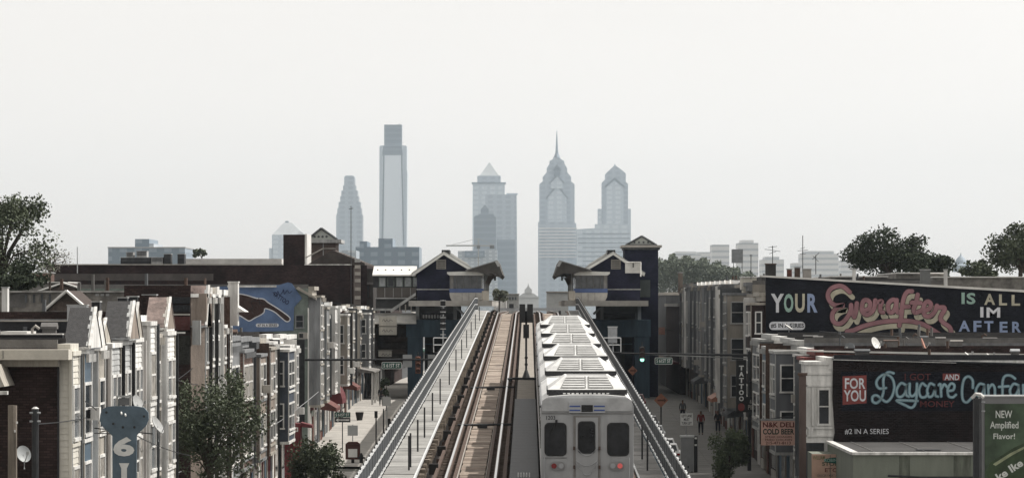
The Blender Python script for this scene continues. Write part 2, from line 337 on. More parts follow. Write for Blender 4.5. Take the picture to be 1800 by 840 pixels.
# middle strip between the tracks
ys_ = np.arange(214, 405, 2.4)
mm = mesh_of(MB().add([(-.42,0,-.06),(.42,0,-.06),(.42,2.36,-.015),(-.42,2.36,-.015),(-.42,0,0),(.42,0,0),(.42,2.36,.0446),(-.42,2.36,.0446)],[(0,3,2,1),(4,5,6,7),(0,1,5,4),(1,2,6,5),(2,3,7,6),(3,0,4,7)]), 'centre_slab', mat('centre_walk_concrete', (.25,.225,.195), .9, .25, 1.5, .3))
for d in ys_: piece('centre_slab', mm, rw, -.12, d, zr(d) - .06)
gd = mat('dark_grating', (.035,.037,.041), .6, .3, 3, .3)
mm = mesh_of(MB().add([(-.47,0,-.06),(.47,0,-.06),(.47,2.36,-.015),(-.47,2.36,-.015),(-.47,0,0),(.47,0,0),(.47,2.36,.0446),(-.47,2.36,.0446)],[(0,3,2,1),(4,5,6,7),(0,1,5,4),(1,2,6,5),(2,3,7,6),(3,0,4,7)]), 'dark_grate', gd)
for d in np.arange(120, 213, 2.4): piece('grate_panel', mm, rw, -.14, d, zr(d) - .02)
for k in range(5): MB().box(-.35+k*.09, -.31+k*.09, 149.2, 149.6, zr(149)-.02, zr(149)+.12).build('marker_stub', SIGNW, rw)
for x in (-.78, .5): strip(MB(), x-.06, x+.06, -.1, 60, 405, zr, .16).build('cable_duct', RUST, rw)
# crossings of the left track by cables / track devices
for d in (228, 187):
    t = MB().tube([(TL-1.0, d, zr(d)-.04), (TL+1.15, d+.5, zr(d)-.02)], .05, 6); t.box(TL-.2, TL+.2, d-.1, d+.25, zr(d)-.16, zr(d)-.0); t.build('track_device', STEELD, rw)
t = MB()
for x in (-.95, .75): t.box(x-.12, x+.12, 238, 240, zr(239)-.1, zr(239)+.05)
t.box(-1.0, .8, 239.2, 239.5, zr(239)-.05, zr(239)+.08); t.build('signal_foot', STEELD, rw)
# walkways and railings on both edges
def tilt(x0, x1, L, th):
    k = .0189; return MB().add([(x0,0,-th),(x1,0,-th),(x1,L,-th+k*L),(x0,L,-th+k*L),(x0,0,0),(x1,0,0),(x1,L,k*L),(x0,L,k*L)],[(0,3,2,1),(4,5,6,7),(0,1,5,4),(1,2,6,5),(2,3,7,6),(3,0,4,7)])
for side, xi, xo in ((-1, -3.62, -4.62), (1, 3.5, 4.3)):
    a, b = min(xi, xo), max(xi, xo)
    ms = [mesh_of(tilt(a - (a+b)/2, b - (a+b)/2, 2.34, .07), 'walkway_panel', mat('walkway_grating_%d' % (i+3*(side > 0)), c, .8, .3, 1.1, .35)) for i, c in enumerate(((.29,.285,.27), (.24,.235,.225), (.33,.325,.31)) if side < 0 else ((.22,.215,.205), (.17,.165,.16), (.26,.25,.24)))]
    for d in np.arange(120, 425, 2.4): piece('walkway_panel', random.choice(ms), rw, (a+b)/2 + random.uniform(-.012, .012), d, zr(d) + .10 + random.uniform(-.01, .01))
    strip(MB(), a+.1, b-.1, .02, 100, 430, zr, .3).build('walkway_bearer', STEELD, rw)
    strip(MB(), min(xi, xi-side*.06), max(xi, xi-side*.06), .13, 60, 425, zr, .1).build('walkway_edge', RAILW, rw)
    # railing: posts, three rails, mesh panels
    xr = xo + side*.05
    pmz = mesh_of(MB().box(-.02, .02, -.03, .03, 0, 1.28), 'railing_post', STEELD)
    for d in np.arange(120, 428, 2.4): piece('railing_post', pmz, rw, xr, d, zr(d) + .06)
    ip = mesh_of(tilt(-.012, .012, 2.26, .46), 'mesh_panel', INFILL)
    for d in np.arange(120, 428, 2.4):
        piece('mesh_panel', ip, rw, xr, d + .07, zr(d) + 1.22); piece('mesh_panel', ip, rw, xr, d + .07, zr(d) + .70)
    for h in (1.29, .74, .21):
        m = MB(); 
        for d in np.arange(120, 428, .8):      # slightly bowed lengths of rail, so the line is not ruler straight
            j = .02 if int(d/.8) % 3 else 0
            m.box(xr-.03, xr+.03, d, d+.74, zr(d)+h-.05-j, zr(d)+h+.0)
        m.build('handrail', RAILW, rw, stuff=True)
# third rail with its brackets on the outer side of the left track, and on the right
strip(MB(), -3.02, -2.92, .10, 60, 420, zr, .1).build('third_rail', RUST, rw)
strip(MB(), 3.3, 3.4, .1, 60, 420, zr, .1).build('third_rail', RUST, rw)
bm_ = mesh_of(MB().box(-.15, .15, -.18, .18, -.15, .2), 'insulator_box', mat('dark_box_steel', (.02,.018,.017), .7, .3, 4, .1))
for d in np.arange(141, 415, 11.8): piece('insulator_box', bm_, rw, -3.08 + random.uniform(-.04, .04), d, zr(d) + .02)
tm = MB()
for d in np.arange(120, 425, .62):
    q = random.uniform(.12, .26); z = zr(d); tm.box(-3.6 + random.uniform(0, .05), -3.6 + q, d, d + random.uniform(.1, .3), z - .3, z - .04 + random.uniform(-.06, .05))
tm.build('bracket_end', mat('pale_timber_end', (.30,.25,.20), .9, .5, 4, .3), rw, stuff=True)
tm = MB()
for d in np.arange(120, 425, 1.3):
    x = random.uniform(-3.3, -2.8); z = zr(d) - .28; tm.box(x, x + random.uniform(.05, .3), d, d + random.uniform(.1, .5), z - .14, z + random.uniform(.02, .12))
tm.build('track_debris', RUST, rw, stuff=True)
pt = mesh_of(MB().cyl(0, 0, 0, 1.12, .03, 6), 'walkway_post', STEELD)
for d in (151, 153, 163, 173.6, 188, 204.4, 228, 249, 270, 292, 315, 340, 368): piece('walkway_post', pt, rw, -3.87, d, zr(d) + .1)
for d in (151, 158, 172, 190): piece('walkway_post', pt, rw, 3.85, d, zr(d) + .1)
# ---------------------------------------------------------------- signals on the line
def sig_heads(root, x, y, zt, n, w_=.34, gap=.5):
    for i in range(n):
        z = zt - i*gap; b = MB(); b.box(x-w_/2, x+w_/2, y-.12, y+.12, z-gap*.86, z).build('lamp_housing', BLK, root)
        MB().tube([(x, y-.13, z-gap*.43), (x, y-.30, z-gap*.43)], .09, 10).build('lamp_hood', BLK, root)
t = thing('railway_signal', 'tall black railway signal with twin heads standing between the two tracks', 'railway signal', (-.12, 240, zr(240)))
MB().cyl(-.12, 240, zr(240)-.05, 19.7, .055, 8).build('mast', STEELD, t)
MB().tube([(-.12, 240, zr(240)-.1), (-.12, 240, zr(240)+.45)], .26, 8, .06).build('base', STEELD, t)
for s in (-.2, .2):
    MB().box(-.12+s-.15, -.12+s+.15, 239.85, 240.1, 19.1, 20.05).build('signal_head', BLK, t)
MB().box(-.27, .03, 239.85, 240.1, 18.3, 19.0).build('signal_head', BLK, t)
for k in range(4): MB().box(-.2, -.04, 239.9, 239.97, 16.9+k*.35, 17.0+k*.35).build('climbing_step', STEELD, t) if k < 2 else None
def ladder_signal(px, d, ytop, label, cab):
    x = PX(px, d); z0 = zr(d) - .3; zt = PZ(ytop, d)
    t = thing('railway_signal', label, 'railway signal', (x, d, z0))
    MB().cyl(x, d, z0, zt, .05, 8).build('mast', STEEL, t)
    sx = -1 if px < 929 else 1
    MB().box(min(x-.6, x+.55), max(x-.6, x+.55), d-.5, d+.5, z0-.08, z0).build('platform', STEELD, t)
    for zz in (z0+.45, z0+.9):
        m = MB(); m.tube([(x-.6, d-.5, zz), (x+.5, d-.5, zz), (x+.5, d+.5, zz)], .03, 6); m.tube([(x-.6, d-.5, zz), (x-.6, d+.5, zz), (x+.5, d+.5, zz)], .03, 6); m.build('guard_rail', RAILW, t)
    for xx in (x-.6, x+.5): MB().cyl(xx, d-.5, z0, z0+.9, .03, 6).build('guard_post', RAILW, t)
    MB().box(min(x+.5, -sx*-4.7), max(x+.5, -sx*-4.7), d-.2, d+.2, z0-.35, z0-.1).build('outrigger', STEELD, t) if sx > 0 else MB().box(x-.5, -4.7, d-.2, d+.2, z0-.35, z0-.1).build('outrigger', STEELD, t)
    if cab: MB().box(x-.3, x+.28, d-.3, d+.25, zt-1.0, zt).build('equipment_cabinet', STEEL, t); MB().box(x-.33, x+.31, d-.33, d+.28, zt+.002, zt+.05).build('cabinet_lid', RAILW, t)
    else:
        for i in range(4): MB().box(x-.17, x+.15, d-.3, d-.06, zt-.42-i*.5, zt-.04-i*.5).build('signal_lamp', BLK, t)
        for i in range(7): MB().box(x-.18, x+.18, d-.33, d-.31, zt-.06-i*.36, zt-.02-i*.36).build('ladder_rung', RAILW, t)
ladder_signal(779, 297, 527, 'railway signal mast with four black lamps on a caged bracket outside the left railing', 0)
ladder_signal(1077, 297, 575, 'silver cabinet on a railed bracket outside the right railing beyond the train', 1)
# ================================================================ TRAIN
d0 = 139.0
TWH = mat('train_window_glass', (.018,.019,.021), .12, .8, 2.2, 0, spec=.25)
tr = thing('metro_train', 'silver six car metro train seen from behind with white ribbed roof pods', 'train', (TR, d0, zr(d0)))
def rr(pts_w, pts_h, cx, cz, r=.16, n=5):      # rounded rectangle outline
    out = []
    for sx_, sz_, a0 in ((1, 1, 0), (-1, 1, 90), (-1, -1, 180), (1, -1, 270)):
        for k in range(n+1):
            a = R(a0 + 90*k/n); out.append((cx + sx_*(pts_w/2-r) + r*math.cos(a), cz + sz_*(pts_h/2-r) + r*math.sin(a)))
    return out
hw, rt = 1.38, 2.94
prof = [(-hw, .45), (-hw, rt-.28), (-hw+.06, rt-.12), (-hw+.25, rt), (-.5, rt+.05), (.5, rt+.05), (hw-.25, rt), (hw-.06, rt-.12), (hw, rt-.28), (hw, .45)]
CL = 16.1
for c in range(6):
    ya = d0 + c*(CL+.75); za = zr(ya); zb = zr(ya+CL)
    car = MB().loft([(TR+x, ya, za+z) for x, z in prof], [(TR+x, ya+CL, zb+z) for x, z in prof]).build('car_body', STAIN, tr)
    # painted roof skin sits 1 cm over the body
    rp_ = [(-hw+.04, rt-.13), (-hw+.23, rt+.012), (-.5, rt+.062), (.5, rt+.062), (hw-.23, rt+.012), (hw-.04, rt-.13), (hw-.06, rt-.15), (0, rt-.1), (-hw+.06, rt-.15)]
    MB().loft([(TR+x, ya+.03, za+z) for x, z in rp_], [(TR+x, ya+CL-.03, zb+z) for x, z in rp_]).build('roof_skin', TRW, car)
    if c: 
        MB().box(TR-1.1, TR+1.1, ya-.74, ya-.02, za+.6, za+rt-.25).build('gangway', BLK, car)
    for i in range(6):       # side windows and doors (left side shows to a viewer stepping aside)
        y = ya + 1.2 + i*2.45
        for s in (-1, 1):
            zc = zr(y)
            MB().box(TR+s*hw-.012, TR+s*hw+.012, y, y+1.5, zc+1.35, zc+2.2).build('side_window', TWH, car)
    # roof pods: hipped air conditioning housings with grille panels and a dark foot
    for (pa, pb) in ((.45, 3.9),):
        y0, y1 = ya+pa, ya+pb; z0, z1 = zr(y0)+rt+.05, zr(y1)+rt+.05; H = .54
        P = lambda x, y, h: (TR+x, y, (z0 + (z1-z0)*(y-y0)/(y1-y0)) + h)
        foot = MB().add([P(-1.2,y0,0),P(1.2,y0,0),P(1.2,y1,0),P(-1.2,y1,0),P(-1.2,y0,.15),P(1.2,y0,.15),P(1.2,y1,.15),P(-1.2,y1,.15)],
                        [(0,3,2,1),(4,5,6,7),(0,1,5,4),(1,2,6,5),(2,3,7,6),(3,0,4,7)]).build('pod_foot', STEELD, car)
        pod = MB().add([P(-1.17,y0+.03,.15),P(1.17,y0+.03,.15),P(1.17,y1-.03,.15),P(-1.17,y1-.03,.15),P(-.66,y0+1.0,H),P(.66,y0+1.0,H),P(.66,y1-1.0,H),P(-.66,y1-1.0,H)],
                       [(0,3,2,1),(4,5,6,7),(0,1,5,4),(1,2,6,5),(2,3,7,6),(3,0,4,7)]).build('roof_pod', TRW, car)
        # grille panels laid on the sloped end
        for s in (-1, 1):
            q = []
            for (u, v) in ((.03, .08), (.80, .08), (.60, .92), (.03, .92)):
                hh = .15 + (H-.15)*v; yy = y0 + .03 + .97*v; q.append(P(s*u, yy-.012, hh+.012))
            n_ = MB().add(q, [(0, 1, 2, 3)]); n_.build('grille_panel', mat('pod_grille_grey', (.20,.20,.195), .6, .35, 4, .1), car)
            for r_ in range(5):
                v = .14 + r_*.17; hh = .15 + (H-.15)*v; yy = y0 + .03 + .97*v
                a = MB().add([P(s*.07, yy-.03, hh+.02), P(s*(.76-.16*v), yy-.03, hh+.02), P(s*(.76-.16*v), yy+.02, hh+.045), P(s*.07, yy+.02, hh+.045)], [(0, 1, 2, 3)])
                a.build('louvre', TRW, car)
        for k in range(4):
            yy = y0 + 1.2 + k*(y1-y0-2.4)/3.3; MB().add([P(-.6,yy,H+.004),P(.6,yy,H+.004),P(.6,yy+.3,H+.004),P(-.6,yy+.3,H+.004)], [(0,1,2,3)]).build('hatch', mat('pod_grille_grey', (.5,.5,.5)), car)
    for k in range(11):
        if c == 0: MB().box(TR-.72+k*.13, TR-.64+k*.13, ya+.43, ya+.46, zr(ya)+rt+.075, zr(ya)+rt+.115).build('vent_slot', TRW, car)
    MB().box(TR-hw-.04, TR-hw+.1, ya+.5, ya+CL-.5, za+rt-.33, za+rt-.27).build('drip_rail', STEELD, car)
    for y in (ya+3, ya+CL-3):
        for s in (-1, 1): MB().tube([(TR+s*.72, y, zr(y)+.36), (TR+s*.85, y, zr(y)+.36)], .35, 14).build('wheel', STEELD, car)
# rear face
car = [o for o in tr.children if o.name.startswith('car_body')][0]
def fx(px): return PX(px, d0)
def fz(py): return PZ(py, d0)
yb = d0
fb = MB().prism_y([(fx(952), fz(845+60)), (fx(951), fz(712)), (fx(956), fz(706)), (fx(1108), fz(706)), (fx(1113), fz(712)), (fx(1112), fz(905))], yb-.05, yb-.002).build('end_panel', mat('painted_grey_end', (.33,.335,.34), .45, .22, 1.4, .08, streak=1, spec=.4), tr)
MB().prism_y([(fx(953), fz(722)), (fx(953), fz(704)), (fx(960), fz(699)), (fx(1104), fz(699)), (fx(1111), fz(704)), (fx(1111), fz(722))], yb-.10, yb-.052).build('roof_brow', mat('painted_grey_brow', (.40,.405,.41), .45, .22, 2, .06), fb)
MB().box(fx(1000), fx(1064), yb-.16, yb-.102, fz(725), fz(706)).build('sign_panel', mat('painted_grey_box', (.38,.39,.40), .4, .08, 2, 0), fb)
MB().box(fx(1022), fx(1042), yb-.18, yb-.162, fz(723), fz(711)).build('destination_display', BLK, fb)
for (a, b) in ((1001, 1020), (1044, 1063)):
    for y in (712, 719): MB().box(fx(a), fx(b), yb-.172, yb-.162, fz(y+2.5), fz(y)).build('blue_stripe', mat('stripe_blue', (.05,.09,.28), .5, .1, 3, 0), fb)
MB().box(fx(952), fx(1112), yb-.075, yb-.052, fz(727), fz(725)).build('panel_seam', mat('seam_grey', (.2,.2,.2)), fb)
RUBB = mat('window_rubber', (.02,.02,.02), .6, .2, 3, 0)
for (a, b) in ((957, 996), (1067, 1106)):
    cx_, cz_ = (fx(a)+fx(b))/2, (fz(742)+fz(801))/2; wd, ht = fx(b)-fx(a), fz(742)-fz(801)
    fr = MB().prism_y(rr(wd, ht, cx_, cz_, .14), yb-.07, yb-.052).build('window', RUBB, fb)
    MB().prism_y(rr(wd-.07, ht-.07, cx_, cz_, .11), yb-.078, yb-.071).build('pane', TWH, fr)
MB().box(fx(1008), fx(1055), yb-.085, yb-.052, fz(910), fz(730)).build('door_surround', mat('door_frame_grey', (.22,.21,.20), .5, .2, 3, .05), fb)
dr = MB().box(fx(1012), fx(1051), yb-.12, yb-.086, fz(910), fz(733)).build('door', mat('door_grey', (.33,.335,.34), .45, .08, 2, .04), fb)
cx_, cz_ = fx(1031), fz(768); 
q = MB().prism_y(rr(fx(1047)-fx(1016), fz(740)-fz(797), cx_, cz_, .12), yb-.135, yb-.121).build('door_window', RUBB, dr)
MB().prism_y(rr(fx(1045)-fx(1018), fz(742)-fz(795), cx_, cz_, .10), yb-.142, yb-.136).build('pane', TWH, dr)
for y, dd in ((786, 14), (808, 10), (812, 22)):
    MB().tube([(fx(1013)+(fx(1050)-fx(1013))*t_, yb-.17, fz(y+dd*math.sin(math.pi*t_))) for t_ in [i/8 for i in range(9)]], .011, 5).build('safety_chain', STEEL, dr)
for x in (1009, 1054):
    for y in (787, 820): MB().box(fx(x-1.5), fx(x+1.5), yb-.16, yb-.086, fz(y+3), fz(y-3)).build('hinge', RUST, fb)
for (a, b, on) in ((967, 993, 0), (1070, 1097, 1)):
    cx_, cz_ = fx((a+b)/2), fz(818)
    h = MB().prism_y(rr(fx(b)-fx(a), .27, cx_, cz_, .12), yb-.09, yb-.052).build('lamp_cluster', mat('lamp_housing_grey', (.25,.25,.25), .4, .1, 3, 0), fb)
    for k, dx in ((0, -.105), (1, .105)):
        red = (k == 0) != bool(on)
        m_ = (mat('tail_lamp_lit', (.75,.14,.13), .4, 0, 1, 0, emit=.15) if (on and red) else mat('tail_lamp_unlit', (.20,.02,.02), .3, .1, 2, 0)) if red else mat('head_lamp_glass', (.35,.36,.37), .15, .1, 2, 0)
        MB().tube([(cx_+dx, yb-.091, cz_), (cx_+dx, yb-.125, cz_)], .078, 12).build('lamp', m_, h)
letters('1203', (960, 730, 976, 737), yb, BLK, fb, off=.055, depth=0)
for x in (957, 1106): MB().tube([(fx(x), yb-.12, fz(845)), (fx(x), yb-.12, fz(803))], .014, 5).build('grab_rail', STEEL, fb)
MB().box(fx(976), fx(980), yb-.12, yb-.08, fz(743), fz(737)).build('wiper_motor', BLK, fb)
MB().tube([(fx(978), yb-.10, fz(741)), (fx(968), yb-.10, fz(763))], .012, 5).build('wiper', BLK, fb)
MB().box(fx(955), fx(996), yb-.065, yb-.052, fz(805), fz(803)).build('panel_seam', mat('seam_grey', (.2,.2,.2)), fb)
# ================================================================ ROW HOUSES
def window(parent, face, pl, a0, a1, z0, z1, fm=WHITE, gm=GLASS, fw=.08, bars=1, out=.06):
    m = MB()
    bface(m, face, pl, 0, out, a0, a0+fw, z0, z1); bface(m, face, pl, 0, out, a1-fw, a1, z0, z1)
    bface(m, face, pl, 0, out, a0+fw, a1-fw, z1-fw, z1); bface(m, face, pl, 0, out+.03, a0-.04, a1+.04, z0-.05, z0+fw*.6)
    if bars: zc = (z0+z1)/2; bface(m, face, pl, 0, out*.8, a0+fw, a1-fw, zc-fw*.35, zc+fw*.35)
    if bars > 1: ac = (a0+a1)/2; bface(m, face, pl, 0, out*.7, ac-.025, ac+.025, z0, z1-fw)
    w_ = m.build('window', fm, parent)
    bface(MB(), face, pl, .004, .02, a0+fw, a1-fw, z0+fw*.6, z1-fw).build('pane', gm, w_); return w_
def clap(mb, face, pl, a0, a1, z0, z1, h=.2):      # lapped boards, each thicker at its foot
    z = z0
    while z < z1 - .02:
        zt = min(z+h, z1)
        if face == 'W': mb.add([(a0,pl,z),(a1,pl,z),(a1,pl-.035,z),(a0,pl-.035,z),(a0,pl,zt),(a1,pl,zt),(a1,pl-.008,zt),(a0,pl-.008,zt)],[(0,1,2,3),(2,6,7,3),(4,7,6,5),(0,3,7,4),(1,5,6,2)])
        else:
            s = 1 if face == 'L' else -1
            mb.add([(pl,a0,z),(pl,a1,z),(pl+s*.035,a1,z),(pl+s*.035,a0,z),(pl,a0,zt),(pl,a1,zt),(pl+s*.008,a1,zt),(pl+s*.008,a0,zt)],[(0,1,2,3),(2,6,7,3),(4,7,6,5),(0,3,7,4),(1,5,6,2)])
        z = zt
    return mb
def house(s, d0, d1, ztop, label, wall, bay=None, p=.85, bayspan=None, baytop=None, baybot=3.3, siding=False, gab=None, gabm=None, cornice=WHITE, wm=WHITE,
          depth=13, levels=None, awn=None, chim=False, cat='house', group=None, porch=False, roofm=ROOFG, westwin=0, cham=.0, shop=True, westw=True, name='row_house', seed=0, brackets=True, gm=GLASS):
    rd = random.Random(seed or int(d0*10)); XF = s*15.25; out = -s      # out: direction toward the street
    zg = zs((d0+d1)/2) - .1; face = 'L' if s < 0 else 'R'; eps = .012
    t = thing(name, label, cat, (XF, (d0+d1)/2, zg), group)
    x0, x1 = (XF - depth, XF) if s < 0 else (XF, XF + depth)
    MB().box(x0, x1, d0+eps, d1-eps, zg-.6, ztop).build('wall', wall, t)
    gm0 = gm; GML = [GLASS, GLASS, GLASSL, mat('curtained_glass', (.32,.30,.27), .3, .6, 3, 0, spec=.2)]
    if rd.random() < .3 and s < 0: wm = rd.choice([BEIGE, DGREY, LGREY])
    bface(MB(), face, XF, 0, (p+.14 if bay and rd.random() < .6 else .14), d1-.24, d1-.12, zg+3.1, ztop-.2).build('downpipe', rd.choice([STEELD, DGREY, WHITE, RUST]), t)
    MB().box(x0+.2, x1-.2, d0+.15, d1-.15, ztop+.004, ztop+.12).build('roof', roofm, t)
    pc = MB(); pc.box(x0, x1, d0+eps, d0+.16, ztop+.002, ztop+.28); pc.build('party_parapet', rd.choice([ROOFD, TAR, BR_DK, CONCD]), t)
    nl = levels or max(2, round((ztop - zg - 3.2) / 3.1)); lh = (ztop - .9 - (zg + baybot)) / nl
    bt = baytop if baytop is not None else ztop - .25 - (rd.uniform(0, .5) if not gab and d0 > 230 else 0)
    if bay:
        b0, b1 = bayspan or (d0 + .15, d1 - .9); XB = XF + out*p
        c = cham
        ring = [(XF, b0), (XB, b0 + c), (XB, b1 - c), (XF, b1)]
        if s < 0: ring = ring
        bo = MB().prism_z(ring, zg + baybot, bt).build('bay', bay, t)
        MB().prism_z([(XF, b0-.08), (XB+out*.1, b0+c-.08), (XB+out*.1, b1-c+.08), (XF, b1+.08)], bt+.003, bt+.16).build('bay_cornice', cornice, bo)
        MB().prism_z([(XF, b0-.05), (XB+out*.07, b0+c-.05), (XB+out*.07, b1-c+.05), (XF, b1+.05)], zg+baybot-.16, zg+baybot-.004).build('bay_sill', cornice, bo)
        if siding:
            m = clap(MB(), face, XB, b0+c+.05, b1-c-.05, zg+baybot+.05, bt-.05)
            if c == 0: clap(m, 'W', b0, min(XF, XB)+.05, max(XF, XB)-.05, zg+baybot+.05, bt-.05)
            m.build('siding', bay, bo, stuff=True)
            m = MB(); m.box(min(XB, XB+out*.05)-.05, max(XB, XB+out*.05)+.0, b0-.05, b0+.06, zg+baybot, bt); m.build('corner_board', cornice, bo)
        for y in (b0+c+.02, b1-c-.14): bface(MB(), face, XB, 0, .075 if siding else .05, y, y+.12, zg+baybot+.02, bt-.02).build('bay_pilaster', rd.choice([cornice, wm, LGREY, BEIGE]) if s < 0 else rd.choice([cornice, GREYR]), bo)
        if c > 0: 
            for y in np.arange(b0+c+.2, b1-c-.2, .45): bface(MB(), face, XB, .09, .2, y, y+.16, bt-.28, bt-.01).build('bracket', cornice, bo)
        if rd.random() < .35:
            y = rd.uniform(b0+c+.3, b1-c-1.0); zq = zg + baybot + lh*rd.randint(0, nl-1) + .8; acb = bface(MB(), face, XB, .05, .5, y, y+.65, zq, zq+.42).build('window_unit', rd.choice([WHITE, CONC]), bo)
        for l in range(nl):
            zc = zg + baybot + lh*l + .75; zt = min(zc + lh*.6, bt - .3)
            if zt - zc < .7: continue
            o_ = XB + (out*.04 if siding else 0)
            wdt = (b1-b0-2*c)
            n = 2 if wdt > 3 else 1
            for k in range(n):
                a = b0+c+.3 + k*(wdt-.3)/n; window(bo, face, o_, a, a + (wdt-.3)/n - .3, zc - rd.uniform(0,.25), zt, wm, rd.choice(GML), fw=.1)
            if p > .6 and c == 0 and westw:
                a, b_ = min(XF, XB)+.22, max(XF, XB)-.22; window(bo, 'W', b0-.04 if siding else b0, a, b_, zc, zt, wm, gm, fw=.08)
            if brackets: bface(MB(), face, XB, 0, .07 if not siding else .09, b0+c, b1-c, zc-.42, zc-.3).build('string_course', cornice, bo)
        zbw = ztop
    # plain wall windows beside the bay
    side0, side1 = ((bayspan[1] if bayspan else d1-.9)+.15, d1-.1) if bay else (d0+.3, d1-.3)
    for l in range(nl):
        zc = zg + baybot + lh*l + .75; zt = zc + lh*.55
        if not bay:
            n = max(1, int((side1-side0)/2))
            for k in range(n):
                a = side0 + k*(side1-side0)/n + .25; window(t, face, XF, a, a + (side1-side0)/n - .5, zc, zt, wm, gm)
    # cornice
    if cornice and not gab:
        m = MB(); bface(m, face, XF, 0, .42, d0+.03, d1-.03, ztop-.12, ztop+.14); bface(m, face, XF, 0, .26, d0+.03, d1-.03, ztop-.45, ztop-.13); co = m.build('cornice', cornice, t)
        if not bay or baytop:
            for y in np.arange(d0+.25, d1-.2, .7): bface(MB(), face, XF, .26, .4, y, y+.14, ztop-.5, ztop-.13).build('bracket', cornice, co)
    if gab:          # steep gabled dormer standing on the bay: ridge points at the street
        g0, g1, gz, gd = gab; zt = ztop + gz[1]; ze = ztop + gz[0]; XG = XF + out*gd; gc = (g0+g1)/2; xb = XF - out*.12
        MB().loft([(xb, g0+.1, ze+.02), (xb, gc, zt-.06), (xb, g1-.1, ze+.02)], [(XG, g0+.1, ze+.02), (XG, gc, zt-.06), (XG, g1-.1, ze+.02)]).build('gable', rd.choice([WHITE, LGREY, BEIGE, TAN]), t)
        for (a, b_) in ((g0, gc), (g1, gc)):
            m = MB().loft([(xb, a, ze), (xb, b_, zt), (xb, b_, zt+.09), (xb, a, ze+.09)], [(XG+out*.02, a, ze), (XG+out*.02, b_, zt), (XG+out*.02, b_, zt+.09), (XG+out*.02, a, ze+.09)]).build('gable_roof', gabm or SHING, t)
            if a == g0:      # pale rake trim and ragged flashing at the lower edge
                MB().loft([(XG-out*.05, a-.03, ze+.0), (XG-out*.05, b_-.02, zt+.02), (XG-out*.05, b_, zt+.12), (XG-out*.05, a-.03, ze+.12)],
                          [(XG+out*.045, a-.03, ze+.0), (XG+out*.045, b_-.02, zt+.02), (XG+out*.045, b_, zt+.12), (XG+out*.045, a-.03, ze+.12)]).build('rake_trim', WHITE, m)
                q = MB()
                for k in range(9):
                    f0, f1 = k/9, (k+1)/9; w_ = rd.uniform(.04, .16); xa, xb2 = sorted((XG-out*.05, XG-out*(.05+w_)))
                    q.add([(xa,a+(b_-a)*f0,ze+(zt-ze)*f0+.1),(xb2,a+(b_-a)*f0,ze+(zt-ze)*f0+.1),(xb2,a+(b_-a)*f1,ze+(zt-ze)*f1+.1),(xa,a+(b_-a)*f1,ze+(zt-ze)*f1+.1)],[(0,1,2,3)])
                q.build('tar_smear', rd.choice([LGREY, CONC]), m)
                q = MB(); x = XG
                for k in range(6): x2 = xb + (XG-xb)*(k+1)/6; x1_ = xb + (XG-xb)*k/6; q.box(min(x1_, x2), max(x1_, x2), a-.1-rd.uniform(0, .05), a+.02, ze-.02+rd.uniform(-.03, .02), ze+.05+rd.uniform(0, .03))
                q.build('eaves_flashing', rd.choice([WHITE, STEEL]), m)
        xx = sorted((XF+out*.02, XG))
        MB().box(xx[0], xx[1], g0+.12, g1-.12, bt+.17 if bay else ze-.5, ze+.01).build('dormer_base', bay or wall, t)
    if chim: MB().box(XF-out*2.0-.35, XF-out*2.0+.35, d1-1.0, d1-.3, ztop, ztop+chim).build('chimney', BR_RED if chim < 1.5 else WHITE, t)
    for k in range(rd.randint(1, 3)):      # roof clutter
        x = XF - out*rd.uniform(1.5, 9); y = rd.uniform(d0+.6, d1-.6); h = rd.uniform(.3, .8)
        MB().cyl(x, y, ztop+.1, ztop+.1+h, .08, 7).build('vent_pipe', rd.choice([DGREY, RUST, CONCD]), t)
    # ground floor
    if shop:
        zg1 = zg + .1; w_ = d1-d0
        bface(MB(), face, XF, 0, .08, d0+.2, d1-.2, zg1+2.75, zg1+3.15).build('shop_fascia', rd.choice([BLUE, RED, WHITE, GREENG, TAN, DGREY]), t)
        bface(MB(), face, XF, .0, .05, d0+.3, d0+.3+w_*.5, zg1+.7, zg1+2.6).build('shop_window', GLASS, t)
        dd = bface(MB(), face, XF, .0, .06, d1-.3-min(1.1, w_*.25), d1-.35, zg1, zg1+2.3).build('door', rd.choice([WHITE, BR_RED, DGREY, BLUE]), t)
        if rd.random() < .5: bface(MB(), face, XF, .02, .10, d0+.35, d0+.3+w_*.5, zg1, zg1+.6).build('stall_riser', rd.choice([BR_RED, CONC]), t)
        for y in (d0+.08, d1-.25): bface(MB(), face, XF, 0, .12, y, y+.16, zg1, zg1+3.1).build('pilaster', rd.choice([WHITE, BEIGE, TAN]), t)
    if awn:
        za = zg + 3.0; o1 = 1.3
        if awn[1] == 'dome':
            pts = [(XF + out*1.1*math.cos(R(a)), za - .9 + 1.5*math.sin(R(a))) for a in range(0, 91, 15)] + [(XF, za-.9)]
        else: pts = [(XF, za+.2), (XF+out*o1, za-.55), (XF+out*o1, za-.8), (XF, za-.65)]
        MB().loft([(x, d0+.3, z) for x, z in pts], [(x, d1-.3, z) for x, z in pts]).build('awning', awn[0], t)
    if porch:
        za = zg + 3.0; pts = [(XF, za+.35), (XF+out*1.9, za), (XF+out*1.9, za-.14), (XF, za-.1)]
        MB().loft([(x, d0+.05, z) for x, z in pts], [(x, d1-.05, z) for x, z in pts]).build('porch_roof', porch, t)
        for y in (d0+.3, d1-.4): MB().box(XF+out*1.7-.09, XF+out*1.7+.09, y, y+.18, zg+.1, za-.1).build('porch_post', WHITE, t)
    for l in range(westwin):
        xw = XF - out*3; zc = zg + 3.6 + 3.1*l; window(t, 'W', d0+eps, xw-.5, xw+.5, zc, zc+1.6, wm, gm)
    return t
G1 = 'row houses in the near left terrace'
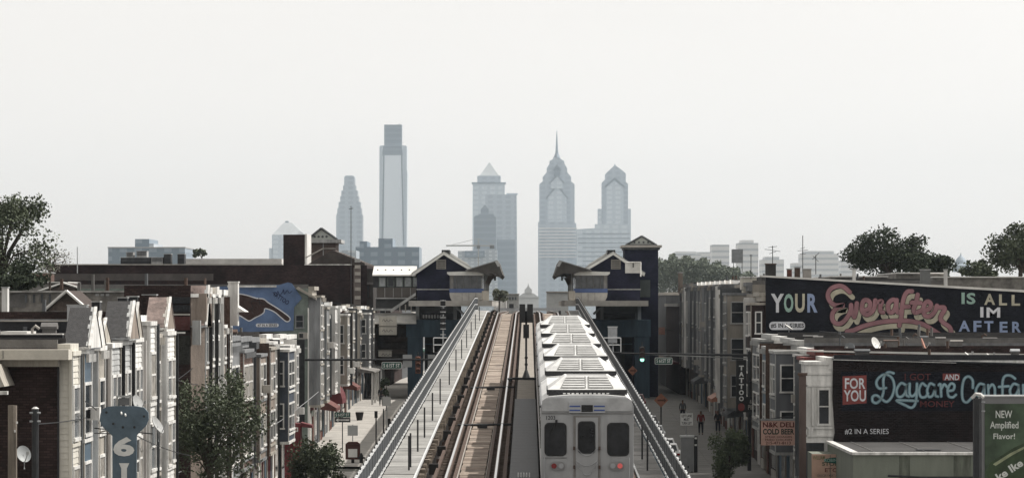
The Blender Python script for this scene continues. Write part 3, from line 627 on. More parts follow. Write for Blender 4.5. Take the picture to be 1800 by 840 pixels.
# --- near left terrace (151..197 m), roofs climb with the street
A = -1
def zt1(d): return 18.6 + (d-151)*.012 + (.55 if 177 < d < 180 else 0)
H1 = [
 (151.0,153.8,'end house of the near left terrace with cream clapboard bay and dark brick side wall',dict(wall=BR_DK,bay=CREAM,p=.42,bayspan=(151.05,153.6),siding=True,depth=17,cornice=CREAM,roofm=TAR,gm=GLASSL)),
 (153.8,158.6,'slate blue bay fronted house with big grey shingle dormer beside the cream clapboard house',dict(wall=BLUE,bay=BLUE,p=.50,gab=(154.2,158.5,(-.08,1.2),.75),gabm=SHING,baytop=None,cham=.4)),
 (158.6,163.0,'beige bay fronted house with narrow brown shingle dormer in the near left terrace',dict(wall=BR_RED,bay=BEIGE,p=.55,gab=(159,162.8,(-.1,1.0),.5),gabm=SHINGB,cham=.4)),
 (163.0,168.0,'dark brick house with pale upper bay and small white window awning on the left',dict(wall=BR_DK,bay=LGREY,p=.60,siding=True,gab=(163.4,167.8,(-.1,.7),.25),gabm=SHING,cham=0)),
 (168.0,172.8,'pale grey sided house under the widest grey shingle dormer of the near left terrace',dict(wall=LGREY,bay=LGREY,p=.55,siding=True,gab=(168.2,172.6,(-.05,1.25),.85),gabm=SHING,cham=0)),
 (172.8,177.4,'house with brown peaked dormer and slim white siding bay in the near left terrace',dict(wall=BR_RED,bay=WHITE,p=.60,siding=True,gab=(173.0,177.2,(-.1,1.15),.6),gabm=SHINGB,cham=0)),
 (177.4,181.4,'house with tall white vinyl sided bay rising straight to the roof with no dormer',dict(wall=GREY,bay=WHITE,p=.78,siding=True,cornice=WHITE,cham=0)),
 (181.4,186.6,'worn grey house with chipped ornamental bay between white siding and rusty copper dormer',dict(wall=GREY,bay=GREY,p=.62,cham=.5,cornice=BEIGE)),
 (186.6,192.0,'last house of the near left terrace with rusty copper dormer over white siding bay',dict(wall=LGREY,bay=WHITE,p=.72,siding=True,gab=(186.8,191.2,(0,1.2),.75),gabm=COPPER,cham=0)),
]
for a, b, lb, kw in H1: house(A, a, b, zt1(a), lb, group=G1, seed=int(a*7), **kw)
# beige eaves box and black tarred roof walls of the end house
eh = [o for o in S.objects if o.get('label', '').startswith('end house of the near left')][0]
MB().box(-40, PX(104,150.6), 150.35, 151.0, PZ(644,150.6), PZ(632,150.6)).build('eaves_soffit', BEIGE, eh)
MB().box(-40, PX(123,150.2), 149.7, 151.0, PZ(632,150.2)+.003, PZ(614,150.2)).build('eaves_box', mat('beige_eaves_board', (.50,.47,.41), .7, .12, 2, .1), eh)
MB().box(PX(101,151), PX(104.5,151), 150.9, 151.005, 6, PZ(644,151)).build('downpipe', STEELD, eh)
MB().box(PX(8,150.2), PX(9,150.2), 149.66, 149.69, PZ(630,150.2), PZ(616,150.2)).build('eaves_joint', DGREY, eh)
w2 = thing('tarred_roof_wall', 'long black tarred party wall with white coping just behind the beige eaves', 'wall', (-24, 157.5, 18.5))
MB().box(-45, PX(112,158), 157.6, 158.0, 18, PZ(588,158)).build('wall', TAR, w2); MB().box(-45, PX(112,158), 157.5, 158.1, PZ(588,158)+.002, PZ(586,158)).build('coping', WHITE, w2)
w2 = thing('tarred_roof_wall', 'second black tarred roof wall with silver patched coping further back', 'wall', (-24, 166, 19))
MB().box(-45, PX(122,166), 166, 166.4, 18.6, PZ(565,166)).build('wall', TAR, w2); MB().box(-45, PX(122,166), 165.9, 166.5, PZ(565,166)+.002, PZ(563,166)).build('coping', CONC, w2)
MB().box(PX(10,162), PX(58,162), 160, 163, 18.7, PZ(582,162)).build('roof_sheet', ROOFW, w2)
# white loggia corner at the left edge of the picture
aw = thing('timber_canopy', 'pale timber canopy corner fixed to the dark brick wall at the left edge', 'canopy', (-16.6, 149, 16.5))
MB().add([(PX(-80,149),148,PZ(640,149)),(PX(-2,149),148,PZ(640,149)),(PX(14,149),148,PZ(678,149)),(PX(-80,149),148,PZ(690,149)),(PX(-80,149),150.98,PZ(640,149)),(PX(-2,149),150.98,PZ(640,149)),(PX(14,149),150.98,PZ(678,149)),(PX(-80,149),150.98,PZ(690,149))],[(0,3,2,1),(4,5,6,7),(0,1,5,4),(1,2,6,5),(2,3,7,6),(3,0,4,7)]).build('canopy', BEIGE, aw)
MB().box(PX(-80,148), PX(14,148), 147.8, 148.1, PZ(693,148), PZ(687,148)).build('trim', WHITE, aw)
# --- second left terrace (216..243)
G2 = 'row houses in the second left terrace'
def zt2(d): return 20.6
H2 = [
 (210.5,214.5,'end house of the second left terrace with tall dark brick side wall and copper mansard',dict(wall=BR_DK,bay=TAN,p=.6,gab=(210.7,214.3,(-1.6,.2),.7),gabm=COPPER,cham=.5,depth=3,westwin=0)),
 (214.5,218.5,'narrow weathered beige bay house with second copper mansard front on the left',dict(wall=BR_MID,bay=BEIGE,p=.6,gab=(214.7,218.3,(-1.6,.1),.55),gabm=COPPER,cham=.5)),
 (218.5,222.3,'narrow house with slatted pale mansard and grey bay in the second left terrace',dict(wall=GREY,bay=LGREY,p=.6,gab=(218.7,222.1,(-1.5,.15),.6),gabm=BEIGE,cham=.5)),
 (222.3,226.2,'brown brick bay house with sloping white bay roof in the second left terrace',dict(wall=BR_RED,bay=TAN,p=.65,cham=.5,baytop=18.9)),
 (226.2,230.5,'white sided end bay house with tall white chimney beside the pointing hand mural',dict(wall=WHITE,bay=WHITE,p=.6,siding=True,cham=0,baytop=19.3,gm=GLASSL)),
]
for a, b, lb, kw in H2: kw.setdefault('depth', 3); house(A, a, b, zt2(a), lb, group=G2, seed=int(a*7), **kw)
wh = [o for o in S.objects if o.get('label', '').startswith('white sided end bay house with tall')][0]
MB().box(PX(401,226), PX(418,226), 226.0, 227, 19, PZ(497,226)).build('chimney', WHITE, wh); MB().box(PX(400,226), PX(419,226), 225.9, 227.1, PZ(497,226)+.003, PZ(494.5,226)).build('chimney_cap', WHITE, wh)
MB().loft([(PX(402,226),226.1,PZ(529,226)),(PX(402,226),226.1,PZ(549,226)),(PX(431,226),226.1,PZ(548,226))],[(PX(402,226),229,PZ(529,226)),(PX(402,226),229,PZ(549,226)),(PX(431,226),229,PZ(548,226))]).build('door_hood', WHITE, wh)
MB().box(PX(399,225), PX(400.5,225), 225.9, 226.1, 9, 18.6).build('downpipe', DGREY, wh)
e2 = [o for o in S.objects if o.get('label', '').startswith('end house of the second')][0]
for k, (y0, y1, m_) in enumerate(((522,533,TAR),(536,548,TAR),(551,554,CONC),(556,580,mat('maroon_stain_brick', (.075,.03,.028), .9, .3, 2, .3)),(583,586,WHITE),(590,640,mat('ivy_dark_wall', (.03,.03,.026), .95, .5, 4, .5)))):
    MB().box(PX(297,210.5), PX(334 if k != 4 else 326,210.5), 210.40, 210.5, PZ(y1,210.5), PZ(y0,210.5)).build('wall_band', m_, e2)
MB().box(PX(338,210), PX(352,210), 210.0, 210.5, PZ(606,210), PZ(563,210)).build('side_board', LGREY, e2)
for k in range(4):      # sloping white tops of the bays
    d = 214.4 + k*3.9; MB().loft([(-15.2,d,PZ(566,d)),(-14.5,d,PZ(590,d)),(-14.5,d,PZ(594,d)),(-15.2,d,PZ(571,d))],[(-15.2,d+.9,PZ(566,d)),(-14.5,d+.9,PZ(590,d)),(-14.5,d+.9,PZ(594,d)),(-15.2,d+.9,PZ(571,d))]).build('bay_slope', [LGREY, WHITE, CONC, WHITE][k], e2)
# --- third left row, two storeys (243.5..300)
G3 = 'two storey houses left of the street before the mural'
H3 = [
 (231.0,240.5,18.3,'low sooty brick house mostly hidden by the tall street tree',dict(wall=BR_DK,bay=GREY,p=.4,cham=.3,roofm=ROOFD,cornice=GREY)),
 (240.5,250.5,18.2,'low flat roofed two storey house half hidden behind the leafy street tree',dict(wall=BR_DK,bay=BR_MID,p=.5,cham=.3,roofm=ROOFD,cornice=GREY)),
 (250.5,257.5,18.1,'low two storey house with brown cornice and dark bay next to the street tree',dict(wall=BR_MID,bay=TAN,p=.8,cham=.0,roofm=ROOFD,cornice=GREY,baytop=17.2)),
 (257.5,264.0,18.0,'tan stucco two storey house with plain bay left of the street',dict(wall=TAN,bay=TAN,p=.95,cham=0,roofm=ROOFD,cornice=BEIGE)),
 (264.0,270.5,18.2,'two storey house with ornate stone bracket corner below the mural',dict(wall=TAN,bay=BEIGE,p=.7,cham=.5,roofm=ROOFD,cornice=WHITE)),
 (270.5,278.5,17.9,'navy grey sided house with one white framed window facing the railway bridge',dict(wall=NAVYG,bay=NAVYG,p=1.3,cham=0,roofm=ROOFD,cornice=WHITE,wm=WHITE)),
 (278.5,286.0,18.1,'two storey house with white columned bay beside the navy grey sided house',dict(wall=WHITE,bay=WHITE,p=.9,cham=.3,roofm=ROOFD,cornice=WHITE)),
 (286.0,298.5,18.0,'corner house with red cash machine booth under grey double bays',dict(wall=GREY,bay=GREY,p=.8,cham=.4,bayspan=(287,293),roofm=ROOFD,cornice=WHITE)),
]
for a, b, z, lb, kw in H3: house(A, a, b, z, lb, group=G3, seed=int(a*7), brackets=True, **kw)
# --- mural building on the left
mh = house(A, 323, 330, PZ(503,323)-.15, 'corner house carrying the blue pointing hand mural on its side wall', GREENG, bay=GREY, p=.8, cham=.3, depth=16, cornice=BEIGE, roofm=ROOFW, seed=5, gm=GLASS)
D = 323
mur = poly([(400-400,503-480),(490-400,501-480),(506-400,496-480),(513-400,498-480),(531-400,524-480),(517-400,540-480),(516-400,581-480),(440-400,583-480),(340-400,580-480),(340-400,506-480)], D, .0, MBLUE, mh, 'mural_panel', 1, (400,480), .06)
z6 = (400, 480)
hand = [(-200,200),(0,205),(90,212),(200,232),(300,262),(380,272),(430,310),(520,365),(600,420),(652,462),(660,488),(642,508),(612,505),(560,462),(490,405),(400,372),(385,412),(350,440),(290,470),(232,502),(190,484),(125,445),(60,430),(-200,420)]
ho = poly(hand, D, .07, MHAND, mh, 'painted_hand', 6, z6, .004)
strokes([[(p[0], p[1]) for p in hand[1:-1]]], 1.9, D, P_WHT, mh, 6, z6, .083, name='painted_outline', k=4)
strokes([[(395,330),(300,290),(250,310),(270,360),(230,380)], [(330,262),(340,330)]], 1.0, D, BLK, mh, 6, z6, .083, name='painted_crease')
MB().prism_y([(x, z) for x, z in rr(PX(490,D)-PX(450,D), .24, PX(470,D), PZ(571.3,D), .115)], D-.085, D-.07).build('caption_plate', P_WHT, mh)
letters('#7 IN A SERIES', (453, 569, 487, 574), D, BLK, mh, off=.088, bold=.02)
letters('TATTOO', (478, 520, 510, 528), D, DKB, mh, off=.08, bold=.02, rot=R(-33))
strokes([[(480,200),(510,240),(530,190),(550,230),(580,200),(590,170),(600,220),(630,180),(650,210),(680,190)]], 1.2, D, DKB, mh, 6, z6, .08, name='painted_scrawl')
m = MB(); m.box(PX(400,D), PX(486,D), D-.3, D-.12, PZ(505,D), PZ(501.5,D)); m.build('mural_coping', WHITE, mh)
MB().loft([(PX(520,D),D-.3,PZ(507,D)),(PX(556,D),D-.3,PZ(527,D)),(PX(556,D),D-.3,PZ(523,D)),(PX(524,D),D-.3,PZ(504,D))],[(PX(520,D),D+5,PZ(507,D)),(PX(556,D),D+5,PZ(527,D)),(PX(556,D),D+5,PZ(523,D)),(PX(524,D),D+5,PZ(504,D))]).build('eaves', BEIGE, mh)
MB().box(PX(541,D), PX(543,D), D-.15, D-.02, zs(D), PZ(541,D)).build('corner_trim', WHITE, mh)
window(mh, 'W', D-.01, PX(519,D), PX(534,D), PZ(576,D), PZ(553,D), GREY, GLASS, fw=.07)
window(mh, 'W', D-.01, PX(525,D), PX(537,D), PZ(596,D), PZ(583,D), GREY, GLASS, fw=.07)
MB().box(PX(517,D), PX(541,D), D-.07, D-.0, PZ(613,D), PZ(610,D)).build('string_course', LGREY, mh)
# --- fourth left row (330..446)
G4 = 'houses beyond the side street on the left'
st4 = [('dark sided house with pale columned bay just beyond the mural house', DGREY, GREY, 'g'), ('olive grey house with mint topped bay beyond the mural house', GREENG, GREY, 'g'), ('house with narrow white bay and grey dormer behind the mast arm', DGREY, WHITE, 'g'),
       ('tan stucco narrow house with red domed awning', DGREY, TAN, 'd'), ('brown brick house with tan corner strip and white window', BR_RED, BEIGE, 0), ('dark red brick house with orange lit bay window', BR_RED, BR_RED, 0),
       ('grey house with red orange shop awning at the pavement', DGREY, GREY, 'r'), ('white framed bay house beside the tall brick building', GREY, WHITE, 'g'), ('small brown brick house with flat front near the brick building', BR_MID, None, 0),
       ('beige house with white porch before the brick building', DGREY, BEIGE, 'p'), ('slim grey house with porch before the brick building', GREY, GREY, 'p'), ('blue grey house tucked against the tall brick building', LBLUE, LBLUE, 'g'),
       ('dark brick house at the foot of the brick building tower', BR_DK, BR_DK, 'p'), ('last narrow tan house before the station stairs on the left', TAN, TAN, 0)]
for i, (lb, wm_, bm__, st) in enumerate(st4):
    a = 330.4 + i*8.2; b = a + 8.0
    z = 19.75 - .0*i + random.Random(i).uniform(-.3, .3)
    house(A, a, b, z, lb, wm_, bay=bm__, p=[.9,.5,.8,.6,1.1,.5][i % 6], bayspan=(a+.4, a+5), cham=[0,.3][i % 2], gab=(a+.3, a+5.2, (-1.5,.1), .5) if st == 'g' else None, gabm=LGREY if st == 'g' else None,
          awn=(RED, 'dome') if st == 'd' else ((ORED, 'flat') if st == 'r' or i == 1 else None), porch=ROOFG if st == 'p' else False, group=G4, seed=40+i, cornice=WHITE if i % 3 else BEIGE)
# --- big brick building closing the view on the left
D = 446
bb = thing('brick_warehouse', 'long dark chocolate brick building with stair tower behind the left terraces', 'warehouse', (-30, D, zs(D)))
MB().box(PX(85,D), PX(645,D), D, D+40, zs(D)-.5, PZ(466,D)).build('wall', BR_BIG, bb)
MB().box(PX(85,D), PX(497,D), D-.12, D+.4, PZ(466,D)+.003, PZ(464,D)).build('coping', CONC, bb)
MB().box(PX(90,D), PX(375,D), D-.06, D-.004, PZ(493,D), PZ(481,D)).build('render_band', mat('grey_brown_render', (.085,.075,.07), .9, .3, .8, .3), bb)
tw = MB().box(PX(497,D), PX(535,D), D+1, D+10, PZ(466,D), PZ(412,D)).build('stair_tower', BR_BIG, bb)
MB().box(PX(535,D)+.003, PX(538.5,D), D+.9, D+10, PZ(466,D)+.003, PZ(411,D)).build('tower_edge', WHITE, tw)
MB().box(PX(325,D+20), PX(497,D+20), D+18, D+22, PZ(466,D+20), PZ(455,D+20)).build('parapet', ROOFW, bb)
MB().box(PX(535,D), PX(618,D), D-.1, D+.3, PZ(466,D)+.003, PZ(464.3,D)).build('coping', WHITE, bb)
MB().loft([(PX(538,D),D+2,PZ(465,D)),(PX(583,D),D+2,PZ(439,D)),(PX(640,D),D+2,PZ(462,D)),(PX(640,D),D+2,PZ(466,D)),(PX(538,D),D+2,PZ(466,D))],[(PX(538,D),D+30,PZ(465,D)),(PX(583,D),D+30,PZ(439,D)),(PX(640,D),D+30,PZ(462,D)),(PX(640,D),D+30,PZ(466,D)),(PX(538,D),D+30,PZ(466,D))]).build('gabled_roof', mat('dark_brown_roof', (.06,.05,.045), .9, .3, 1, .3), bb)
for (x0, x1, y0, y1) in ((536,543,448,452),):
    MB().tube([(PX(536,D), D+.9, PZ(453,D)), (PX(566,D), D+.9, PZ(437,D))], .06, 5).build('roof_edge', CONC, bb)
cn = MB().box(PX(622,D), PX(634,D), D-.5, D-.005, PZ(545,D), PZ(470,D)).build('corner_pier', mat('brown_stone', (.14,.12,.11), .8, .3, 1, .3), bb)
for y in (455, 466, 478, 490, 505, 520): MB().box(PX(624,D), PX(634,D), D-.65, D-.51, PZ(y+6,D), PZ(y,D)).build('stone_block', LGREY if y < 460 else CONC, bb)
MB().box(PX(634,D), PX(656,D), D+.4, D+12, zs(D), PZ(472,D)).build('wing', mat('brown_stone_dark', (.05,.045,.042), .8, .3, 1, .3), bb)
for y in (500, 540): window(bb, 'W', D+.4, PX(640,D), PX(650,D), PZ(y+24,D), PZ(y,D), BR_DK, GLASS)
MB().box(PX(634,D)+.02, PX(658,D), D+.1, D+.39, PZ(500,D), PZ(496,D)).build('string_course', CONCD, bb)
# lightning mast on the brick building
t = thing('flag_mast', 'thin dark mast with small crosspiece rising in front of the tapering tower', 'mast', (PX(617,440), 440, 19))
MB().tube([(PX(617,440), 440, PZ(470,440)-6), (PX(617,440), 440, PZ(362,440))], .05, 6, .03).build('pole', STEELD, t); MB().tube([(PX(613,440), 440, PZ(368,440)), (PX(621,440), 440, PZ(366,440))], .03, 5).build('crosspiece', STEELD, t)
t = thing('flag_mast', 'short grey mast standing on the long brick roof at far left', 'mast', (PX(136,440), 440, 22))
MB().tube([(PX(136,440), 440, PZ(480,440)), (PX(136,440), 440, PZ(434,440))], .045, 6).build('pole', STEEL, t)
# brick headhouse with pediment behind it
D = 480
t = thing('station_tower', 'brown brick station tower with white pediment behind the chocolate brick building', 'tower', (PX(568,D), D, zs(D)))
MB().box(PX(540,D), PX(590,D), D, D+8, zs(D), PZ(427,D)).build('wall', mat('brown_brick_hazy', (.10,.075,.065), .9, .3, 1, .3), t)
MB().box(PX(538,D), PX(600,D), D-.6, D+8.6, PZ(427,D)+.003, PZ(421,D)).build('cornice', LGREY, t)
MB().loft([(PX(542,D),D,PZ(420.8,D)),(PX(565,D),D,PZ(402,D)),(PX(590,D),D,PZ(420.8,D))],[(PX(542,D),D+8,PZ(420.8,D)),(PX(565,D),D+8,PZ(402,D)),(PX(590,D),D+8,PZ(420.8,D))]).build('pediment', mat('pediment_mint_grey', (.40,.42,.39), .7, .1, 1, 0), t)
for a, b in (((540,421),(565,401)),((565,401),(593,421))): MB().tube([(PX(a[0],D),D-.15,PZ(a[1],D)),(PX(b[0],D),D-.15,PZ(b[1],D))], .12, 5).build('raking_cornice', DGREY, t)
for x in (553, 560, 567, 574): MB().tube([(PX(x,D), D-.05, PZ(416,D)), (PX(x,D), D+.0, PZ(416,D))], .13, 8).build('roundel', DGREY, t)
MB().box(PX(567.5,D), PX(569,D), D-.05, D-.0, PZ(460,D), PZ(427,D)).build('pipe', LGREY, t)
MB().tube([(PX(541,D), D-.1, PZ(452,D)), (PX(568,D), D-.1, PZ(437,D)), (PX(590,D), D-.1, PZ(437,D))], .07, 5).build('stair_string', CONC, t)
# roof plant on the long roof
for i, (x0, x1, y0, y1, m_, lb) in enumerate(((212,265,452,463,STEELD,'long dark air handling unit on the brick roof'),(222,234,443,452.5,LGREY,'pale box fan on top of the dark roof unit'),(240,258,441,452.5,LGREY,'round topped pale fan beside the box fan'),
        (266,286,452,463,LGREY,'white louvred roof unit right of the dark unit'),(288,300,446,463,STEELD,'square grey rooftop condenser between white units'),(312,324,446,463,STEELD,'rightmost grey condenser on the long brick roof'))):
    Dd = 455 + (i in (1,2))*.0; t = thing('roof_unit', lb, 'roof unit', (PX((x0+x1)/2,Dd), Dd, PZ(y1,Dd)), 'machines on the long brick roof')
    MB().box(PX(x0,Dd), PX(x1,Dd), Dd, Dd+2.2, PZ(y1+3 if i not in (1,2) else y1,Dd), PZ(y0+1,Dd)).build('casing', m_, t); MB().box(PX(x0-.5,Dd), PX(x1+.5,Dd), Dd-.1, Dd+2.3, PZ(y0+1,Dd)+.003, PZ(y0,Dd)).build('lid', LGREY, t)
    for k in range(3): MB().box(PX(x0+1,Dd), PX(x1-1,Dd), Dd-.05, Dd-.005, PZ(y0+3+k*2.2,Dd), PZ(y0+2+k*2.2,Dd)).build('louvre', DGREY, t)
# weathered rear buildings between the terraces and the brick building
D = 262
t = thing('rear_parapet_building', 'weathered grey parapet building with small pierced openings behind the near terrace roofs', 'building', (PX(120,D), D, zs(D)))
WG = mat('weathered_grey_render', (.18,.17,.155), .9, .6, 1.4, .5)
MB().box(PX(-30,D), PX(300,D), D, D+14, zs(D), PZ(514,D)).build('wall', WG, t)
MB().box(PX(-30,D), PX(395,D), D-.3, D+6, PZ(514,D)+.003, PZ(511,D)).build('coping', mat('patched_coping', (.36,.35,.33), .8, .5, 1.5, .4), t)
for k in range(7): MB().box(PX(44+k*7,D), PX(48+k*7,D), D-.05, D+.0-.004, PZ(532,D), PZ(517,D)).build('opening', WG if k % 2 else DGREY, t)
for k in range(3): MB().box(PX(168+k*9,D), PX(174+k*9,D), D-.05, D-.004, PZ(520,D), PZ(516,D)).build('vent', LGREY, t)
MB().box(PX(6,D), PX(46,D), D-.04, D-.004, PZ(540,D), PZ(516,D)).build('patch', CONCD, t)
MB().box(PX(300,D), PX(398,D), D+.5, D+5, zs(D), PZ(515,D)).build('wing', ROOFD, t)
for (px, d, y0, y1, hw_, lb) in ((118,208,512,546,36,'rusty red gabled roof with pale barge boards behind the near dormers'),(112,330,498,512,40,'low grey gabled roof behind the weathered parapet')):
    t = thing('gabled_shed', lb, 'shed', (PX(px,d), d, PZ(y1,d)-3))
    MB().box(PX(px-hw_+4,d), PX(px+hw_-4,d), d, d+6, PZ(y1,d)-4, PZ(y1,d)).build('wall', WG, t)
    for s in (-1, 1):
        MB().loft([(PX(px+s*hw_*1.1,d),d-.3,PZ(y1+1,d)),(PX(px,d),d-.3,PZ(y0,d)),(PX(px,d),d-.3,PZ(y0-1.5,d)),(PX(px+s*hw_*1.1,d),d-.3,PZ(y1-1,d))],[(PX(px+s*hw_*1.1,d),d+6.3,PZ(y1+1,d)),(PX(px,d),d+6.3,PZ(y0,d)),(PX(px,d),d+6.3,PZ(y0-1.5,d)),(PX(px+s*hw_*1.1,d),d+6.3,PZ(y1-1,d))]).build('roof_slope', SHINGB, t)
        MB().tube([(PX(px+s*hw_*1.12,d),d-.4,PZ(y1,d)),(PX(px,d),d-.4,PZ(y0-1,d))], .07, 5).build('barge_board', WHITE, t)
    MB().loft([(PX(px-hw_+2,d),d-.02,PZ(y1,d)),(PX(px,d),d-.02,PZ(y0+2,d)),(PX(px+hw_-2,d),d-.02,PZ(y1,d))],[(PX(px-hw_+2,d),d+6,PZ(y1,d)),(PX(px,d),d+6,PZ(y0+2,d)),(PX(px+hw_-2,d),d+6,PZ(y1,d))]).build('gable', mat('drab_gable_boards', (.10,.08,.07), .9, .5, 2, .3), t)
# small chimneys and roof bits behind the dormers
for i, (px, d, yt, w_, m_, lb) in enumerate(((168,178,528,14,TAR,'tarred stack behind the brown dormer'),(215,190,521,16,TAR,'wide tarred stack behind the widest dormer'),(232,196,519,18,TAR,'silver capped tarred stack next to the widest dormer'),(262,197,516,24,BR_DK,'dark brick stack beside the rusty copper dormer'),(135,170,534,34,STEEL,'silver sheet stack cover above the nearest dormer'),(8,240,503,10,WHITE,'white vent stack at the far left edge'))):
    t = thing('roof_stack', lb, 'chimney', (PX(px,d), d, 19), 'stacks on the near left roofs')
    MB().box(PX(px-w_/2,d), PX(px+w_/2,d), d, d+.8, 18.3, PZ(yt+3,d)).build('shaft', m_, t); MB().box(PX(px-w_/2-1,d), PX(px+w_/2+1,d), d-.05, d+.85, PZ(yt+3,d)+.003, PZ(yt+1,d)).build('cap', LGREY, t)
# --- RIGHT SIDE -------------------------------------------------
B = 1
# sage green shop (214..232)
t = thing('corner_shop', 'single storey sage green rendered shop with white roof edge at lower right', 'shop', (15.25, 223, zs(223)))
D = 214; zt_ = PZ(799,D)
MB().box(PX(1500,D), 38, D, 232.5, zs(223)-1, zt_).build('wall', OLIVE, t)
MB().box(PX(1498,D), 38, D-.15, D+.25, zt_+.003, zt_+.12).build('roof_edge', WHITE, t)
MB().box(PX(1498,D)+.3, 38, D+.26, 232.4, zt_+.003, zt_+.06).build('roof', ROOFD, t)
MB().box(PX(1498,D)-.05, PX(1498,D)+.28, D+.26, 232.4, zt_+.004, zt_+.13).build('roof_edge', WHITE, t)
MB().box(PX(1428,D+14), PX(1503,D+14), D+14, D+18, zs(223)-1, PZ(797,D+14)).build('shop_bay', OLIVE, t)
MB().tube([(PX(1560,D),D-.2,PZ(835,D)),(PX(1620,D),D-.2,PZ(838,D)),(PX(1740,D),D-.2,PZ(838,D))], .05, 5).build('gutter', STEELD, t)
for k in range(9):
    x = 16 + k*2.4; MB().box(x, x+.05, D+.5, 232, zt_+.064, zt_+.085).build('roof_seam', CONCD, t)
for (x, y, w_) in ((18.2,218,1.1),(22.5,224,1.6),(27,219,.9)): MB().box(x, x+w_, y, y+w_*1.4, zt_+.087, zt_+.10).build('roof_patch', TAR, t)
for k, c in enumerate(((17,.5),(19.5,.8),(24,.4),(26,.7))): MB().box(c[0], c[0]+c[1], D-.012, D-.002, zt_-1.8-k*.2, zt_-.05).build('water_stain', mat('olive_stain', (.12,.13,.105), .9, .5, 3, .2, streak=1), t)
# daycare mural house (233..262)
D = 233
GR = 'low houses on the right between the two murals'
dh = house(B, 233, 241, PZ(633,233), 'house with black daycare lettering mural wall and white panelled bay at right', WHITE, bay=WHITE, p=1.34, bayspan=(233.1, 238), cham=0, depth=22, roofm=ROOFD, cornice=WHITE, baytop=PZ(641,233), baybot=PZ(772,233)-zs(237)+.1, seed=77, levels=1, westw=False, group=GR, shop=True)
bz = [o for o in dh.children if o.name.startswith('bay')][0]
window(bz, 'W', 233.1, PX(1437,D), PX(1460,D), PZ(746,D), PZ(682,D), WHITE, GLASS, fw=.09)
for (xa, xb, ya, yb_, nm) in ((1415,1419,650,772,'corner_board'),(1427,1431,680,748,'pilaster'),(1415,1464,676,679,'string_course'),(1415,1464,750,753,'string_course'),(1415,1464,764,767,'string_course'),(1420,1462,655,658,'panel_mould'),(1421,1430,753,764,'panel')):
    MB().box(PX(xa,D), PX(xb,D), 233.02, 233.095, PZ(yb_,D), PZ(ya,D)).build(nm, WHITE, bz)
MB().prism_y([(PX(1464,D),PZ(775,D)),(PX(1467,D),PZ(760,D)),(PX(1463,D),PZ(700,D)),(PX(1464,D),PZ(633,D)),(PX(1500,D),PZ(633,D)),(PX(1900,D),PZ(643,D)),(PX(1900,D),PZ(790,D)),(PX(1500,D),PZ(781,D))], D-.05, D+.005).build('mural_panel', MURB, dh)
MB().prism_y([(PX(1478,D),PZ(653,D)),(PX(1900,D),PZ(653,D)),(PX(1900,D),PZ(722,D)),(PX(1478,D),PZ(722,D))], D-.054, D-.052).build('mural_band', MUR, dh)
MB().loft([(PX(1462,D),D-.2,PZ(632,D)),(PX(1900,D),D-.2,PZ(643,D)),(PX(1900,D),D-.2,PZ(640.5,D)),(PX(1462,D),D-.2,PZ(629,D))],[(PX(1462,D),D+.3,PZ(632,D)),(PX(1900,D),D+.3,PZ(643,D)),(PX(1900,D),D+.3,PZ(640.5,D)),(PX(1462,D),D+.3,PZ(629,D))]).build('mural_coping', TAR, dh)
MB().loft([(PX(1462,D),D-.24,PZ(632.3,D)),(PX(1680,D),D-.24,PZ(637.8,D)),(PX(1680,D),D-.24,PZ(636.9,D)),(PX(1462,D),D-.24,PZ(631,D))],[(PX(1462,D),D-.2,PZ(632.3,D)),(PX(1680,D),D-.2,PZ(637.8,D)),(PX(1680,D),D-.2,PZ(636.9,D)),(PX(1462,D),D-.2,PZ(631,D))]).build('coping_edge', WHITE, dh)
MB().box(PX(1468,D), PX(1900,D), D-.3, D-.06, PZ(783,D), PZ(781,D)).build('base_flashing', STEEL, dh)
sq = poly([(1481,661),(1523,659),(1523,708),(1481,711)], D, .056, P_RED, dh, 'painted_square', 1, (0,0), .004)
letters('FOR', (1485,664,1521,683), D, P_WHT, dh, off=.066, bold=.02); letters('YOU', (1483,685,1522,705), D, P_WHT, dh, off=.066, bold=.02)
letters('I GOT', (1590,656,1636,668), D, P_DRED, dh, off=.06, bold=.01); letters('MONEY', (1617,704,1678,715), D, P_DRED, dh, off=.06, bold=.01)
poly([(1657,656),(1687,656),(1687,668),(1657,668)], D, .056, P_RED, dh, 'painted_square', 1, (0,0), .004); letters('AND', (1660,657.5,1686,667.5), D, P_WHT, dh, off=.066, bold=.02)
letters('#2 IN A SERIES', (1485,753,1562,763), D, P_WHT, dh, off=.06, bold=.0)
